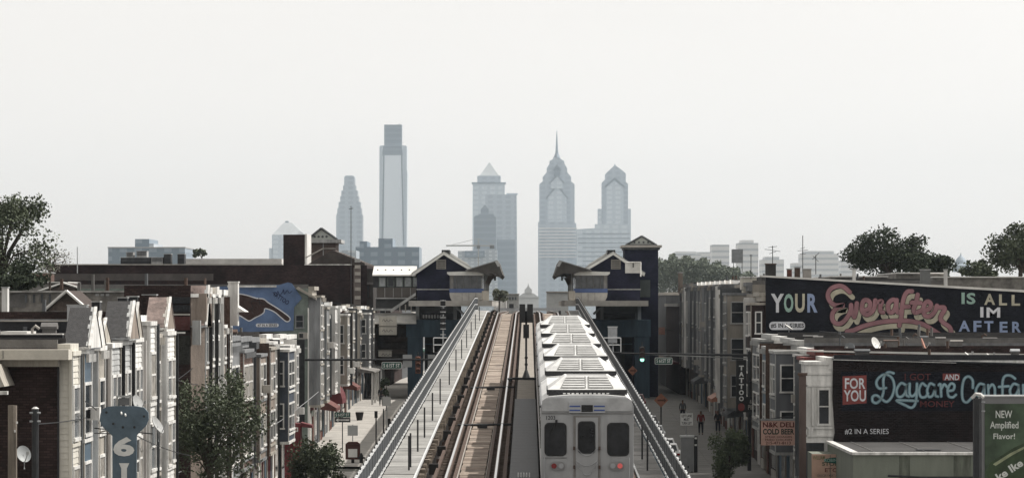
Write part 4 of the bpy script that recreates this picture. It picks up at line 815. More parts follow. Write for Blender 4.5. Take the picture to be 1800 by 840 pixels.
DAY = [[(585,135),(540,125),(505,150),(490,200),(492,300),(470,370),(430,410),(392,398),(390,355),(425,340),(470,370),(520,400),(570,350),(592,260),(570,180),(510,145),(450,175),(425,225),(450,275),(515,272)],
 [(700,245),(655,228),(615,285),(622,345),(660,352),(695,310),(706,232),(702,330),(728,352)], [(735,232),(735,325),(762,348),(796,310),(803,232)], [(803,232),(800,330),(786,420),(750,455),(690,430),(612,388),(700,388),(808,392)],
 [(885,252),(850,230),(822,290),(838,352),(880,355),(905,320)], [(965,245),(925,232),(898,290),(910,350),(945,345),(968,290),(970,240),(972,335),(998,352)], [(1005,245),(1022,240),(1028,350)], [(1030,280),(1055,238),(1082,262)],
 [(1090,300),(1140,290),(1150,245),(1118,232),(1090,280),(1096,345),(1135,358),(1165,335)], [(1322,270),(1320,200),(1282,165),(1240,195),(1222,290),(1230,380),(1266,405),(1310,365)],
 [(1425,240),(1385,235),(1352,290),(1362,340),(1400,335),(1424,290),(1428,240),(1430,340)], [(1465,245),(1468,340)], [(1468,280),(1500,240),(1525,270),(1528,340)], [(1715,185),(1675,158),(1625,160),(1600,210),(1598,340)], [(1565,262),(1655,255)],
 [(1745,245),(1700,235),(1668,290),(1680,340),(1720,335),(1744,290),(1748,240),(1750,340)], [(1790,245),(1792,340)], [(1792,280),(1825,242),(1850,265)], [(1870,300),(1920,290),(1930,245),(1898,232),(1870,280),(1876,345),(1915,358),(1945,335)]]
strokes(DAY, 5.6, D, mat('mural_slate_edge', (.06,.12,.16), .8, .1, 1, 0), dh, 5.294, (1460,630), .058, name='lettering_edge')
strokes(DAY, 4.2, D, P_LBL, dh, 5.294, (1460,630), .082)
strokes(DAY, .9, D, mat('mural_pale_highlight', (.42,.55,.58), .8, .3, 8, 0), dh, 5.294, (1460,630), .108, name='lettering_highlight')
# others between 241 and 298
HR = [
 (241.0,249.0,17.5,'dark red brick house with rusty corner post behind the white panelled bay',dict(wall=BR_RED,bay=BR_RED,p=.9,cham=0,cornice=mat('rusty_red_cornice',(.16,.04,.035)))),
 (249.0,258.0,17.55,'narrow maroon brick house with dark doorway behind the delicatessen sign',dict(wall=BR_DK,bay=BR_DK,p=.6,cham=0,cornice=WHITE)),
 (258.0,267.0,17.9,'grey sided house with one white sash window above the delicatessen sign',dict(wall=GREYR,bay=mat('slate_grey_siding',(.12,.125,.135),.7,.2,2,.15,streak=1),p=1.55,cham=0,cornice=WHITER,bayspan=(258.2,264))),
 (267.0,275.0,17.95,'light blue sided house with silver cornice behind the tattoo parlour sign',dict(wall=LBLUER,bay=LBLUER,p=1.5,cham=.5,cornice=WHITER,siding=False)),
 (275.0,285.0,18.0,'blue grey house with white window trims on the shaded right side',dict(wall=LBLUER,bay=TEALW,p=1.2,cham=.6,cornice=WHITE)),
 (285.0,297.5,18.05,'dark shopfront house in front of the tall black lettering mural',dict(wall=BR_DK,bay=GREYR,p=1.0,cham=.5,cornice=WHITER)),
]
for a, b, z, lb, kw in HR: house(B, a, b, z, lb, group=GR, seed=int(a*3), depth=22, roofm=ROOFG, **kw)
for (a, lb, x0, y0, y1) in ((241.2,'weathered plank roof wall with silver top between the two murals',1352,600,634),(296.8,'grey plank parapet with white flashing right under the lettering mural',1352,596,618)):
    t = thing('roof_parapet', lb, 'parapet', (PX(x0,a)+2, a, PZ(y1,a)))
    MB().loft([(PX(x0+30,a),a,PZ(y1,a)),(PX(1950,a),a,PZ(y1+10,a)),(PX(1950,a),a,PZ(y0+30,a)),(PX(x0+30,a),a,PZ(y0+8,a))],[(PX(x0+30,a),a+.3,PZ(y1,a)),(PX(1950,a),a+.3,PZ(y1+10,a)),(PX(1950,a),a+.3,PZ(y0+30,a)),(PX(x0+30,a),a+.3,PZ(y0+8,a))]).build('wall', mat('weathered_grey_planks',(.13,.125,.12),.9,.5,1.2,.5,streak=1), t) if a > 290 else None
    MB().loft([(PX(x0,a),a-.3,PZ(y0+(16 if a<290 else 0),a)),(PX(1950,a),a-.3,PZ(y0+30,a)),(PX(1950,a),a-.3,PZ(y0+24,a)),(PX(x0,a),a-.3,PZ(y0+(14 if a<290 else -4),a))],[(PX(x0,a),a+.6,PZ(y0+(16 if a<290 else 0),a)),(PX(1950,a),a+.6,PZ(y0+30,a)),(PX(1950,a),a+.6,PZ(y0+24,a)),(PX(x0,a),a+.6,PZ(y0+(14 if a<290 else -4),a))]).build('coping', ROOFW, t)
# big lettering mural house (300..)
D = 300
eh = house(B, 300, 308, PZ(517,300), 'tall house with black rainbow lettering mural wall on the right', BR_MID, bay=BR_DK, p=.9, cham=0, depth=24, cornice=BEIGE, roofm=ROOFD, seed=78, brackets=False)
MB().prism_y([(PX(1346,D),PZ(600,D)),(PX(1346,D),PZ(486,D)),(PX(1900,D),PZ(519,D)),(PX(1900,D),PZ(640,D))], D-.05, D+.3).build('mural_panel', MUR, eh)
MB().loft([(PX(1336,D),D-.2,PZ(486.5,D)),(PX(1900,D),D-.2,PZ(519.5,D)),(PX(1900,D),D-.2,PZ(515,D)),(PX(1336,D),D-.2,PZ(483.5,D))],[(PX(1336,D),D+.5,PZ(486.5,D)),(PX(1900,D),D+.5,PZ(519.5,D)),(PX(1900,D),D+.5,PZ(515,D)),(PX(1336,D),D+.5,PZ(483.5,D))]).build('mural_coping', ROOFW, eh)
for (c, x0, x1, m_) in (('Y',1355,1378,P_WHT),('O',1378,1394.5,P_MINT),('U',1397.5,1414.5,P_CRM),('R',1419,1437,P_PERI)): letters(c, (x0,516,x1,549), D, m_, eh, off=.06, bold=.035)
MB().prism_y(rr(PX(1415,D)-PX(1352,D), PZ(565,D)-PZ(579.5,D), PX(1383.5,D), PZ(572.3,D), .24), D-.06, D-.051).build('caption_plate', P_WHT, eh)
letters('#5 IN A SERIES', (1355,568,1413,576.5), D, BLK, eh, off=.065, bold=.025)
for (c, x0, x1, y0, y1, m_) in (('I',1690,1695.5,514,534,P_MINT),('S',1699,1714.5,514.5,534.5,P_MINT),('A',1730,1749,516,535.5,P_CRM),('L',1756,1770,517,536.5,P_CRM),('L',1778,1793,518,537,P_CRM),('I',1723,1728.5,539.5,557.5,P_WHT),('M',1734,1758,540,558,P_WHT),
                       ('A',1685,1705,563,582.5,P_PERI),('F',1711,1725,563.5,583,P_PERI),('T',1730,1746,564,583,P_PERI),('E',1757,1771,565,584,P_PERI),('R',1779,1795,565,584.5,P_PERI)): letters(c, (x0,y0,x1,y1), D, m_, eh, off=.06, bold=.03)
EV = [[(375,165),(300,100),(225,88),(140,125),(105,200),(135,280),(200,325),(300,325),(230,350),(170,410),(160,490),(200,545),(270,545),(340,480),(385,390),(390,320)],
 [(390,320),(400,400),(430,470)], [(430,470),(450,400),(462,300)], [(560,385),(612,365),(625,300),(590,262),(545,270),(525,330),(530,400),(575,440),(630,420),(675,360),(688,265)], [(688,265),(700,290),(755,275),(768,285),(750,340),(755,400),(785,410)],
 [(945,265),(900,258),(852,300),(845,370),(870,412),(915,395),(945,330),(952,260)], [(952,260),(945,340),(965,410),(1000,400)], [(1140,152),(1085,158),(1045,220),(1020,330),(1010,450),(985,575)], [(1020,345),(1100,340)],
 [(1210,195),(1190,290),(1160,370),(1175,415),(1230,400)], [(1135,290),(1245,295)], [(1240,395),(1275,380)], [(1310,385),(1360,360),(1372,310),(1335,278),(1295,310),(1278,390),(1305,455),(1365,455),(1420,400),(1445,330)],
 [(1445,330),(1470,350),(1530,350),(1540,380),(1510,430),(1490,490),(1530,540),(1600,590),(1620,655),(1580,705),(1500,690),(1400,630),(1280,560),(1120,520),(940,515),(760,530),(560,575),(420,630),(340,645)]]
strokes(EV, 8.6, D, P_CRM, eh, 7, (1440,490), .055, dx=5, dy=9, name='lettering_shadow')
strokes(EV, 9.2, D, P_MAR, eh, 7, (1440,490), .080, name='lettering_edge')
strokes(EV, 7.4, D, P_PINK, eh, 7, (1440,490), .105)
# right far row (308..498)
G5 = 'shaded houses beyond the black mural on the right'
LB5 = ['maroon brick house with cream stacked upper bay beyond the black mural','cream rendered house with stepped pale oriel beyond the black mural','beige house with dark mansard window above the tattoo sign','olive grey house with dark grey bay behind the mast arm','dark grey house in the middle of the shaded row','slate house with tall white edged dormer on the right','charcoal house with thin white dormer edges on the right','grey house with narrow dormer and shadowed bay on the right',
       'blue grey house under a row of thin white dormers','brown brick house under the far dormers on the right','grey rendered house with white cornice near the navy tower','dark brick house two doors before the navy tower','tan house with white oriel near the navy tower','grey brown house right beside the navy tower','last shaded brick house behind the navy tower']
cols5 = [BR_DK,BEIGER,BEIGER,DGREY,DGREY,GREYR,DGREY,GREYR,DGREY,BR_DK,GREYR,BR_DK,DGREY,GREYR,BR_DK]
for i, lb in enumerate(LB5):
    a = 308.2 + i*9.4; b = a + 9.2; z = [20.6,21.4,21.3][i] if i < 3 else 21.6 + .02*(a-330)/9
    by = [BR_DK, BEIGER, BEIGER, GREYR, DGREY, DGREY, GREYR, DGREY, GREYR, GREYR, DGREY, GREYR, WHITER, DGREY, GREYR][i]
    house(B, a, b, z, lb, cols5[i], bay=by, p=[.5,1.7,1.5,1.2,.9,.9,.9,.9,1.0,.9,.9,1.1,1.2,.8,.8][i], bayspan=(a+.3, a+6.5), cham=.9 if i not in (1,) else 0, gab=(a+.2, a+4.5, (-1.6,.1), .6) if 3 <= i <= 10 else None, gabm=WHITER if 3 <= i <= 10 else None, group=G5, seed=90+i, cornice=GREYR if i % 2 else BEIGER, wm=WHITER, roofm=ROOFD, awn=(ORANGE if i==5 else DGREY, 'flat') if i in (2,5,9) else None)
t = thing('roof_oriel', 'cream panelled box oriel at roof height above the maroon brick house', 'oriel', (PX(1316,322), 322, PZ(545,322)))
MB().box(PX(1303,322), PX(1330,322), 322, 324, PZ(509,322), PZ(488,322)).build('upper_box', CREAM, t); MB().box(PX(1306,322), PX(1326,322), 321.9, 324, PZ(544,322), PZ(509.3,322)).build('lower_box', mat('cream_panel_b', (.52,.49,.42), .6, .15, 2, .1), t); MB().box(PX(1302,322), PX(1331,322), 321.8, 324.2, PZ(488,322)+.003, PZ(486,322)).build('cap', WHITE, t)
# ================================================================ STATION
MINT = mat('pediment_mint_grey', (.40,.42,.39)); CANW = mat('canopy_white_edge', (.60,.60,.57), .5, .12, 2, .05)
def station(s, label, towerlabel=None):
    m_ = (lambda px: px) if s < 0 else (lambda px: 2*CX - px)
    def BX(mb, xa, xb, d0_, d1_, y0, y1, dd=None):
        dd = dd or d0_; a, b = PX(m_(xa), dd), PX(m_(xb), dd); return mb.box(min(a, b), max(a, b), d0_, d1_, PZ(y1, dd), PZ(y0, dd))
    D = 432; t = thing('station_platform_house', label, 'station', (s*8, D, zs(D)), 'station houses on either side of the tracks')
    def L(xy, y0, y1, dd=D): 
        q = [(PX(m_(x), dd), PZ(y, dd)) for x, y in xy]; return MB().prism_y(q, y0, y1)
    DH = 436
    L([(731,530),(731,478),(779,447),(826,471),(826,530)], DH, DH+50).build('gabled_wall', NAVYB, t)
    # gable roof slopes with pale barge boards
    L([(724,484),(779,446),(779,441),(722,479)], DH-1.0, DH+51).build('roof_slope', mat('station_roof_metal', (.33,.33,.32), .5, .15, 1.5, .05), t)
    L([(826,474),(779,446),(779,441),(828,469)], DH-1.0, DH+51).build('roof_slope', mat('station_roof_metal', (.33,.33,.32)), t)
    L([(724,485.5),(779,447.5),(779,443),(723,481)], DH-1.15, DH-1.0).build('barge_board', CANW, t); L([(826,475.5),(779,447.5),(779,443),(827,471)], DH-1.15, DH-1.0).build('barge_board', CANW, t)
    BX(MB(), 776, 790, DH+1, DH+7, 439, 450, DH).build('roof_vent', STEELD, t)
    L([(790,443),(823,464),(823,467),(788,446)], DH+3, DH+3.4).build('roof_edge', CANW, t)
    w_ = BX(MB(), 767, 784, DH-.08, DH-.003, 456, 473, DH).build('louvre_vent', CONC, t)
    for k in range(4): BX(MB(), 769, 782, DH-.12, DH-.082, 459+k*3.6, 460.6+k*3.6, DH).build('louvre', CONCD, w_)
    BX(MB(), 731.5, 793, DH-.05, DH-.003, 507.5, 509.5, DH).build('string_course', LGREY, t)
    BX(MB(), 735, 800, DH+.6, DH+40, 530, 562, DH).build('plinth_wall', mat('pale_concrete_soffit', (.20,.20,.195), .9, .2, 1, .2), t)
    for x in (731, 797): BX(MB(), x, x+6, DH-.3, DH+.4, 530, 562, DH).build('pier', LGREY, t); 
    BX(MB(), 730, 738.5, DH-.4, DH+.5, 531, 534, DH-.4).build('pier_cap', WHITE, t)
    BX(MB(), 742, 798, DH-.1, DH+.5, 550, 560, DH).build('dark_opening', BLK, t)
    for k in range(7): BX(MB(), 743+k*5, 746+k*5, DH-.16, DH-.11, 553, 559, DH).build('window_light', WHITE, t) if s < 0 else None
    # teal steel frame below, down to the street
    BX(MB(), 714, 832, DH-1.2, DH+44, 562, 592, DH-1.2).build('frame_beam', TEALW, t)
    a = min(PX(m_(717),DH), PX(m_(743),DH)); MB().box(a, a+1.4, DH-1.1, DH+.9, zs(DH), PZ(592,DH)).build('frame_column', TEALW, t)
    a = PX(m_(826),DH); MB().box(a-.4, a+.4, DH-1.1, DH-.1, zs(DH), PZ(592,DH)).build('frame_column', TEALW, t)
    BX(MB(), 745, 830, DH+4, DH+5, 592, 660, DH).build('back_wall', ROOFD, t)
    for y in (604, 622): BX(MB(), 745, 826, DH+3.8, DH+3.99, y, y+2, DH).build('rail_bar', TEALS, t)
    # glazed waiting box with rounded silver belly
    DG = 432
    gb = BX(MB(), 797, 846, DG, DG+40, 484, 507).build('glazed_box', GLASSL if False else mat('platform_glass', (.07,.075,.08), .15, .5, 2, 0, spec=.6), t)
    for x in (791, 802, 814, 826, 838, 846.5): BX(MB(), x, x+.7, DG-.1, DG-.004, 484, 507).build('mullion', CONCD, gb)
    BX(MB(), 790.5, 797, DG+.1, DG+40, 484, 507).build('side_panel', mat('panel_warm_grey', (.26,.25,.24)), t)
    BX(MB(), 790, 849, DG-.15, DG+40, 507.2, 514).build('blue_band', mat('station_blue_band', (.07,.11,.24), .5, .15, 2, 0), t)
    belly = [(790,514.3),(849,514.3),(849,517),(847,524),(842,529),(834,531.5),(800,531.5),(794,528),(791,522)]
    L(belly, DG-.1, DG+40).build('silver_belly', mat('brushed_panel', (.40,.385,.36), .35, .2, 2, .05, metal=.4), t)
    for x in (812, 824, 836): L([(x,515),(x+.7,515),(x+.7,531),(x,531)], DG-.13, DG-.11).build('panel_joint', CONCD, t)
    L([(786,478),(849,476),(849,484),(790,484),(786,481)], DG-.6, DG+41).build('box_roof', CANW, t)
    # swept canopy over the track edge
    ca = [(818,476.5),(862,463),(875,459),(883,482),(879,487),(872,482),(862,480),(851,482),(840,478)]
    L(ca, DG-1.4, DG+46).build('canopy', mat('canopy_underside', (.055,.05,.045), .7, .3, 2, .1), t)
    L([(818,474.6),(862,461.2),(875,457.5),(875.6,459.5),(862,463),(820,476)], DG-1.5, DG+46).build('canopy_edge', mat('canopy_grey_edge', (.17,.17,.165), .6, .2, 2, .1), t)
    L([(870,460),(875,458),(879,468),(875,469)], DG-1.56, DG-1.4).build('canopy_end', LGREY, t)
    for dd in (434, 446, 458, 470): 
        x = PX(m_(852), 432); MB().cyl(x, dd, zr(dd)+.9, PZ(481,432), .09, 8).build('canopy_post', LGREY, t)
        x2 = PX(m_(868), 432); MB().tube([(x, dd, PZ(500,432)), (x+(x2-x)*.4, dd, PZ(487,432)), (x2, dd, PZ(480,432))], .07, 6).build('canopy_brace', mat('brace_brown', (.12,.09,.07)), t)
    x0, x1 = sorted((s*3.35, s*11)); MB().box(x0, x1, 428, 520, 19.9, 20.4).build('platform', CONC, t)
    MB().box(min(s*3.3, s*3.7), max(s*3.3, s*3.7), 427.9, 520, 20.403, 20.43).build('platform_edge', WHITE, t)
    for dd in (430, 436): MB().box(min(s*3.7, s*4.3), max(s*3.7, s*4.3), dd, dd+1.2, 20.43, 21.3).build('bench', BEIGE, t)
    MB().tube([(PX(m_(797),432), 431.5, PZ(535,432)), (PX(m_(815),432), 431.5, PZ(552,432))], .12, 6).build('strut', LGREY, t)
    MB().tube([(PX(m_(870),431), 431, PZ(486,431)), (PX(m_(870),431), 431, PZ(493,431))], .1, 6).build('hanging_lamp', BLK, t)
    return t
st = station(-1, 'left navy station house with curved canopy and silver bellied waiting box')
st2 = station(1, 'right navy station house with curved canopy between the train and the tall tower')
# wing, stairs and signs on the left
D = 436
t = thing('station_stair_wing', 'white roofed station stair wing with strip windows left of the navy house', 'station wing', (PX(690,D), D, zs(D)))
def B2(x0, x1, y0, y1, a, b, nm, m_, par=None, dd=None): 
    dd = dd or D; return MB().box(PX(x0,dd), PX(x1,dd), a, b, PZ(y1,dd), PZ(y0,dd)).build(nm, m_, par or t)
rf = MB().loft([(PX(655,D),D-.8,PZ(483,D)),(PX(731,D),D-.8,PZ(483,D)),(PX(731,D),D+4,PZ(467,D)),(PX(655,D),D+4,PZ(467,D))],[(PX(655,D),D-.8,PZ(485,D)),(PX(731,D),D-.8,PZ(485,D)),(PX(731,D),D+4,PZ(485,D)),(PX(655,D),D+4,PZ(485,D))]).build('roof', ROOFW, t)
for k in range(5): B2(662+k*14, 664+k*14, 473, 475, D+1.6, D+1.8, 'snow_guard', STEELD, rf)
B2(656, 731, 485.2, 505, D+.2, D+6, 'window_band', STEELD)
for k in range(5):
    f_ = B2(666+k*15, 678+k*15, 487, 504, D+.1, D+.19, 'window', GREENG); B2(667.3+k*15, 676.7+k*15, 488.5, 503, D+.06, D+.095, 'pane', glass('bright_reflecting_glass', (.30,.32,.33)) if k != 1 else GLASS, f_)
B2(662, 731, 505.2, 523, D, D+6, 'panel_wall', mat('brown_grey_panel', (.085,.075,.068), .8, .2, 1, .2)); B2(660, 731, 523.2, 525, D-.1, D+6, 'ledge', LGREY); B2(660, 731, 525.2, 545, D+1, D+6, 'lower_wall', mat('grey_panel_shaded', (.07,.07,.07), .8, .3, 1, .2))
for k in range(4): B2(676+k*15, 676.8+k*15, 506, 522, D-.04, D-.003, 'panel_joint', LGREY)
MB().loft([(PX(685,D),D-.6,PZ(545,D)),(PX(731,D),D-.6,PZ(514,D)),(PX(731,D),D-.6,PZ(519,D)),(PX(688,D),D-.6,PZ(549,D))],[(PX(685,D),D-.2,PZ(545,D)),(PX(731,D),D-.2,PZ(514,D)),(PX(731,D),D-.2,PZ(519,D)),(PX(688,D),D-.2,PZ(549,D))]).build('stair_stringer', LGREY, t)
for x in (702, 712, 722): B2(x, x+2, 528 if x > 715 else 535, 548, D-.5, D-.3, 'stair_post', CONC)
B2(658, 690, 542, 546, D-.5, D, 'landing_edge', LGREY)
rf = MB().loft([(PX(652,D),D-2.5,PZ(567,D)),(PX(733,D),D-2.5,PZ(567,D)),(PX(731,D),D+.5,PZ(550,D)),(PX(655,D),D+.5,PZ(550,D))],[(PX(652,D),D-2.5,PZ(569,D)),(PX(733,D),D-2.5,PZ(569,D)),(PX(731,D),D+.5,PZ(569,D)),(PX(655,D),D+.5,PZ(569,D))]).build('lower_roof', ROOFW, t)
B2(654, 731, 569.3, 640, D+1.5, D+6, 'ground_floor_wall', mat('brown_rough_wall', (.07,.055,.045), .9, .5, 1.5, .5))
for k in range(4): B2(668, 712, 592+k*11, 600+k*11, D+1.3, D+1.48, 'shutter_panel', mat('brown_shutter_%d' % k, [(.10,.075,.06),(.08,.065,.055),(.12,.085,.065),(.07,.06,.05)][k], .9, .4, 2, .3))
for y in (490, 510, 530): pass
for (x0,x1,y0,y1,lb,tx) in ((668,699,556,572,'upper cream shop board with dark script on the station wing','Pharmacy'),(668,699,574,588,'lower cream shop board with faint lettering on the station wing','open'),(667,690,616,626,'small pale shop board above the green street sign','SHOES')):
    q = thing('shop_board', lb, 'sign', (PX(x0,D-2.9), D-2.9, PZ(y1,D-2.9)))
    p_ = MB().box(PX(x0,D), PX(x1,D), D-3.0, D-2.85, PZ(y1,D), PZ(y0,D)).build('board', CREAM, q)
    MB().box(PX(x0-1,D), PX(x1+1,D), D-3.05, D-2.83, PZ(y0-1,D), PZ(y0-2,D)).build('hood', CONC, q)
    MB().box(PX(x0+6,D), PX(x0+8,D), D-2.83, D+1.4, PZ(y0+3,D), PZ(y0+1,D)).build('bracket', STEELD, q)
    strokes([[(x0+4,y0+8),(x0+7,y0+5),(x0+9,y0+9),(x0+12,y0+6),(x0+15,y0+9),(x0+18,y0+6),(x0+22,y0+8)]], .9, D-3.02, mat('faded_sign_script', (.18,.16,.15), .8, .2, 2, 0), q, 1, (0,0), .0, name='faded_script')
# navy lift towers
def tower(px0, px1, yt, D, label, s=1):
    t = thing('station_tower', label, 'tower', (PX((px0+px1)/2, D), D, zs(D)))
    MB().box(PX(px0+2,D), PX(px1-3,D), D, D+8, zs(D), PZ(yt+24,D)).build('wall', NAVYB, t)
    MB().box(PX(px0-3,D), PX(px1+3,D), D-1, D+9, PZ(yt+20,D), PZ(yt+16,D)).build('cornice', CONC, t)
    MB().box(PX(px0,D), PX(px1,D), D-.5, D+8.5, PZ(yt+24,D)+.003, PZ(yt+20,D)-.003).build('cornice_soffit', DGREY, t)
    q = [(px0+4,yt+15.8),((px0+px1)/2,yt),(px1-6,yt+15.8)]
    MB().loft([(PX(x,D),D-.4,PZ(y,D)) for x,y in q],[(PX(x,D),D+8.4,PZ(y,D)) for x,y in q]).build('pediment', MINT, t)
    for a, b in ((q[0], q[1]), (q[1], q[2])): MB().tube([(PX(a[0],D),D-.5,PZ(a[1],D)),(PX(b[0],D),D-.5,PZ(b[1],D))], .1, 5).build('raking_cornice', DGREY, t)
    MB().box(PX(px0+3,D), PX(px1-5,D), D-.6, D-.41, PZ(yt+15.8,D), PZ(yt+14.4,D)).build('sill', DGREY, t)
    for i, x in enumerate((-12, -4, 4, 12)): MB().tube([(PX((px0+px1)/2-1+x,D), D-.46, PZ(yt+11,D)), (PX((px0+px1)/2-1+x,D), D-.42, PZ(yt+11,D))], .1, 8).build('roundel', DGREY, t)
    return t
tw = tower(1096, 1160, 415, 440, 'tall navy brick station tower with mint pediment rising right of the tracks')
DT = 440
MB().box(PX(1125,DT), PX(1143,DT), DT-.05, DT-.002, PZ(522,DT), PZ(492,DT)).build('window', mat('greenish_grey_panel', (.07,.085,.08), .5, .2, 1, 0), tw)
for (ya, yb_) in ((440, 470), (480, 500), (530, 560), (570, 590)):
    MB().box(PX(1153.5,DT), PX(1156.5,DT), DT+.3, DT+7, PZ(yb_,DT), PZ(ya,DT)).build('corner_pier', NAVYB, tw)
t = thing('roof_screen', 'small white walled roof box with dark brace in front of the navy tower', 'roof box', (PX(1115,434), 434.5, PZ(484,434)))
MB().box(PX(1099,434), PX(1127,434), 434.0, 434.2, PZ(480,434), PZ(460,434)).build('screen', ROOFW, t); MB().tube([(PX(1113,434),433.9,PZ(470,434)),(PX(1113,434),433.9,PZ(460,434))], .05, 5).build('brace', BLK, t)
for a, b in (((1100,461),(1126,461)),((1126,461),(1126,486))): MB().tube([(PX(a[0],434),433.9,PZ(a[1],434)),(PX(b[0],434),433.9,PZ(b[1],434))], .07, 5).build('frame', WHITE, t)
# ================================================================ STREET FURNITURE
def mast(px0, px1, py, D, label, s):
    zc = PZ(py, D); zg = zs(D); xp = -14.7 if s < 0 else 14.2
    t = thing('traffic_mast', label, 'mast arm', (xp, D, zg))
    MB().tube([(xp, D, zg), (xp, D, zc+.25)], .13, 8, .10).build('pole', STEELD, t)
    xe = PX(px1, D); MB().tube([(xp, D, zc), (xe, D, zc + (.02 if s < 0 else .12))], .085, 8, .055).build('arm', STEELD, t)
    xw = PX(px0, D); MB().tube([(xp, D, zc), (xw, D, zc-.02)], .06, 8).build('outer_arm', STEELD, t)
    return t, zc
tm1, zc1 = mast(545, 765, 632, 300, 'dark traffic signal mast arm stretching from the left pavement toward the railway', -1)
tm2, zc2 = mast(1312, 1090, 624, 300, 'dark traffic signal mast arm on the right carrying the green lit signal', 1)
MB().tube([(PX(1090,300),300.1,zc2+.12),(PX(1312,300),300.1,zc2-.2)], .035, 5).build('stay_cable', LGREY, tm2)
def street_sign(px0, px1, py0, py1, D, label, txt, hang=None, pole=None):
    t = thing('street_sign', label, 'street sign', (PX((px0+px1)/2,D), D, PZ(py1,D)))
    MB().prism_y(rr(PX(px1,D)-PX(px0,D), PZ(py0,D)-PZ(py1,D), PX((px0+px1)/2,D), PZ((py0+py1)/2,D), .07, 3), D-.03, D).build('border', SIGNW, t)
    MB().prism_y(rr(PX(px1,D)-PX(px0,D)-.06, PZ(py0,D)-PZ(py1,D)-.06, PX((px0+px1)/2,D), PZ((py0+py1)/2,D), .05, 3), D-.038, D-.031).build('board', SGREEN, t)
    letters(txt, (px0+3, py0+2.6, px1-3, py1-2.8), D, SIGNW, t, off=.044, bold=.015)
    if hang: 
        for x in (px0+6, px1-6): MB().box(PX(x,D)-.03, PX(x,D)+.03, D-.02, D+.02, PZ(py0,D), hang).build('hanger', STEELD, t)
    return t
street_sign(671, 706, 636, 648, 299.8, 'green S 61ST ST sign hanging from the left mast arm', 'S 61ST ST', hang=zc1)
street_sign(1151, 1182, 628, 640, 299.8, 'green S 61ST ST sign hanging from the right mast arm', 'S 61ST ST', hang=zc2)
def tlight(px, py0, py1, D, label, lit, m_=BLK, w_=.36, back=False):
    z0, z1 = PZ(py1,D), PZ(py0,D); x = PX(px,D); t = thing('traffic_signal', label, 'traffic light', (x, D, z0))
    b = MB().box(x-w_/2, x+w_/2, D-.35, D-.12, z0, z1).build('housing', m_, t); n = 3; h = (z1-z0)/n
    for i in range(n):
        zc = z1 - h*(i+.5)
        on = (i == lit)
        mm_ = mat('signal_green_lit', (.35,1,.75), .3, 0, 1, 0, emit=2.2) if on else mat('signal_lens_dark', (.05,.02,.015), .3, .2, 2, 0)
        if not back:
            MB().tube([(x, D-.351, zc), (x, D-.37, zc)], .13, 12).build('lens', mm_, b)
            MB().loft([(x-.15,D-.351,zc+.08),(x-.08,D-.351,zc+.17),(x+.08,D-.351,zc+.17),(x+.15,D-.351,zc+.08)],[(x-.15,D-.6,zc+.06),(x-.08,D-.6,zc+.15),(x+.08,D-.6,zc+.15),(x+.15,D-.6,zc+.06)]).build('visor', m_, b)
    MB().cyl(x, D-.1, z1-.02, z1+.3, .03, 6).build('bracket', STEELD, t); return t
tlight(1128.5, 609, 636, 299.6, 'traffic light with its green lamp lit beneath the right mast arm', 2, mat('signal_brown_black', (.03,.024,.02), .5, .3, 2, 0))
tlight(735, 626, 656, 300.6, 'rust brown backed traffic light at the end of the left mast arm', 9, mat('signal_rust', (.16,.07,.045), .6, .3, 2, 0), w_=.34)
for (a, b, lb) in ((708, 724, 'grey blank back of a hanging lane sign left of the brown traffic light'), (752, 766, 'grey blank back of a hanging lane sign at the tip of the left mast arm')):
    t = thing('lane_sign', lb, 'sign', (PX((a+b)/2,300.2), 300.2, PZ(644,300))); MB().box(PX(a,300), PX(b,300), 300.1, 300.14, PZ(645,300), PZ(623,300)).build('board', mat('sign_back_alu', (.36,.37,.37), .5, .1, 2, 0), t); MB().cyl(PX((a+b)/2,300), 300.17, PZ(644,300), PZ(624,300), .025, 5).build('bracket', STEELD, t)
def post_sign(px, D, y0, y1, w_, label, boards, mname=STEELD, cat='sign', r=.035):
    x = PX(px, D); zg = zs(D); t = thing('post_sign', label, cat, (x, D, zg)); MB().cyl(x, D, zg, PZ(y0,D)+.05, r, 6).build('post', mname, t)
    for (a, b, ya, yb_, m_, tx, tm_) in boards:
        MB().box(PX(a,D), PX(b,D), D-.09, D-.05, PZ(yb_,D), PZ(ya,D)).build('board', m_, t)
        if tx == '->' or tx == '<-':
            k = 1 if tx == '->' else -1; cx_, cy_ = (a+b)/2, (ya+yb_)/2; hw_ = (b-a)/2-2
            arr = [(cx_-k*hw_,cy_-1.2),(cx_+k*(hw_-5),cy_-1.2),(cx_+k*(hw_-5),cy_-3),(cx_+k*hw_,cy_),(cx_+k*(hw_-5),cy_+3),(cx_-k*-(hw_-5),cy_+1.2),(cx_-k*hw_,cy_+1.2)]
            poly(arr, D, .092, tm_, t, 'arrow', 1, (0,0), .004); letters('ONE WAY', (cx_-hw_*.7, cy_-.9, cx_+hw_*.55, cy_+.9), D, BLK, t, off=.1, bold=0)
        elif tx: letters(tx, (a+2, ya+2, b-2, yb_-2), D, tm_, t, off=.096, bold=.01)
    return t
post_sign(602, 325, 723, 742, .5, 'green street name sign over one way sign on the sunny left pavement', [(588,616,724,733,SGREEN,'S 61ST ST',SIGNW),(588,616,733.5,741.5,BLK,'<-',SIGNW)])
post_sign(525, 285, 782, 808, .5, 'green street name sign over one way arrow above the lower left street tree', [(509,541,783,795,SGREEN,'MARKET ST',SIGNW),(509,541,795.5,807,BLK,'->',SIGNW)])
post_sign(620, 320, 747, 766, .5, 'grey square sign seen from behind between one way sign and bollards', [(611,629,747,765,mat('sign_back_alu',(.36,.37,.37)),None,None)], STEEL)
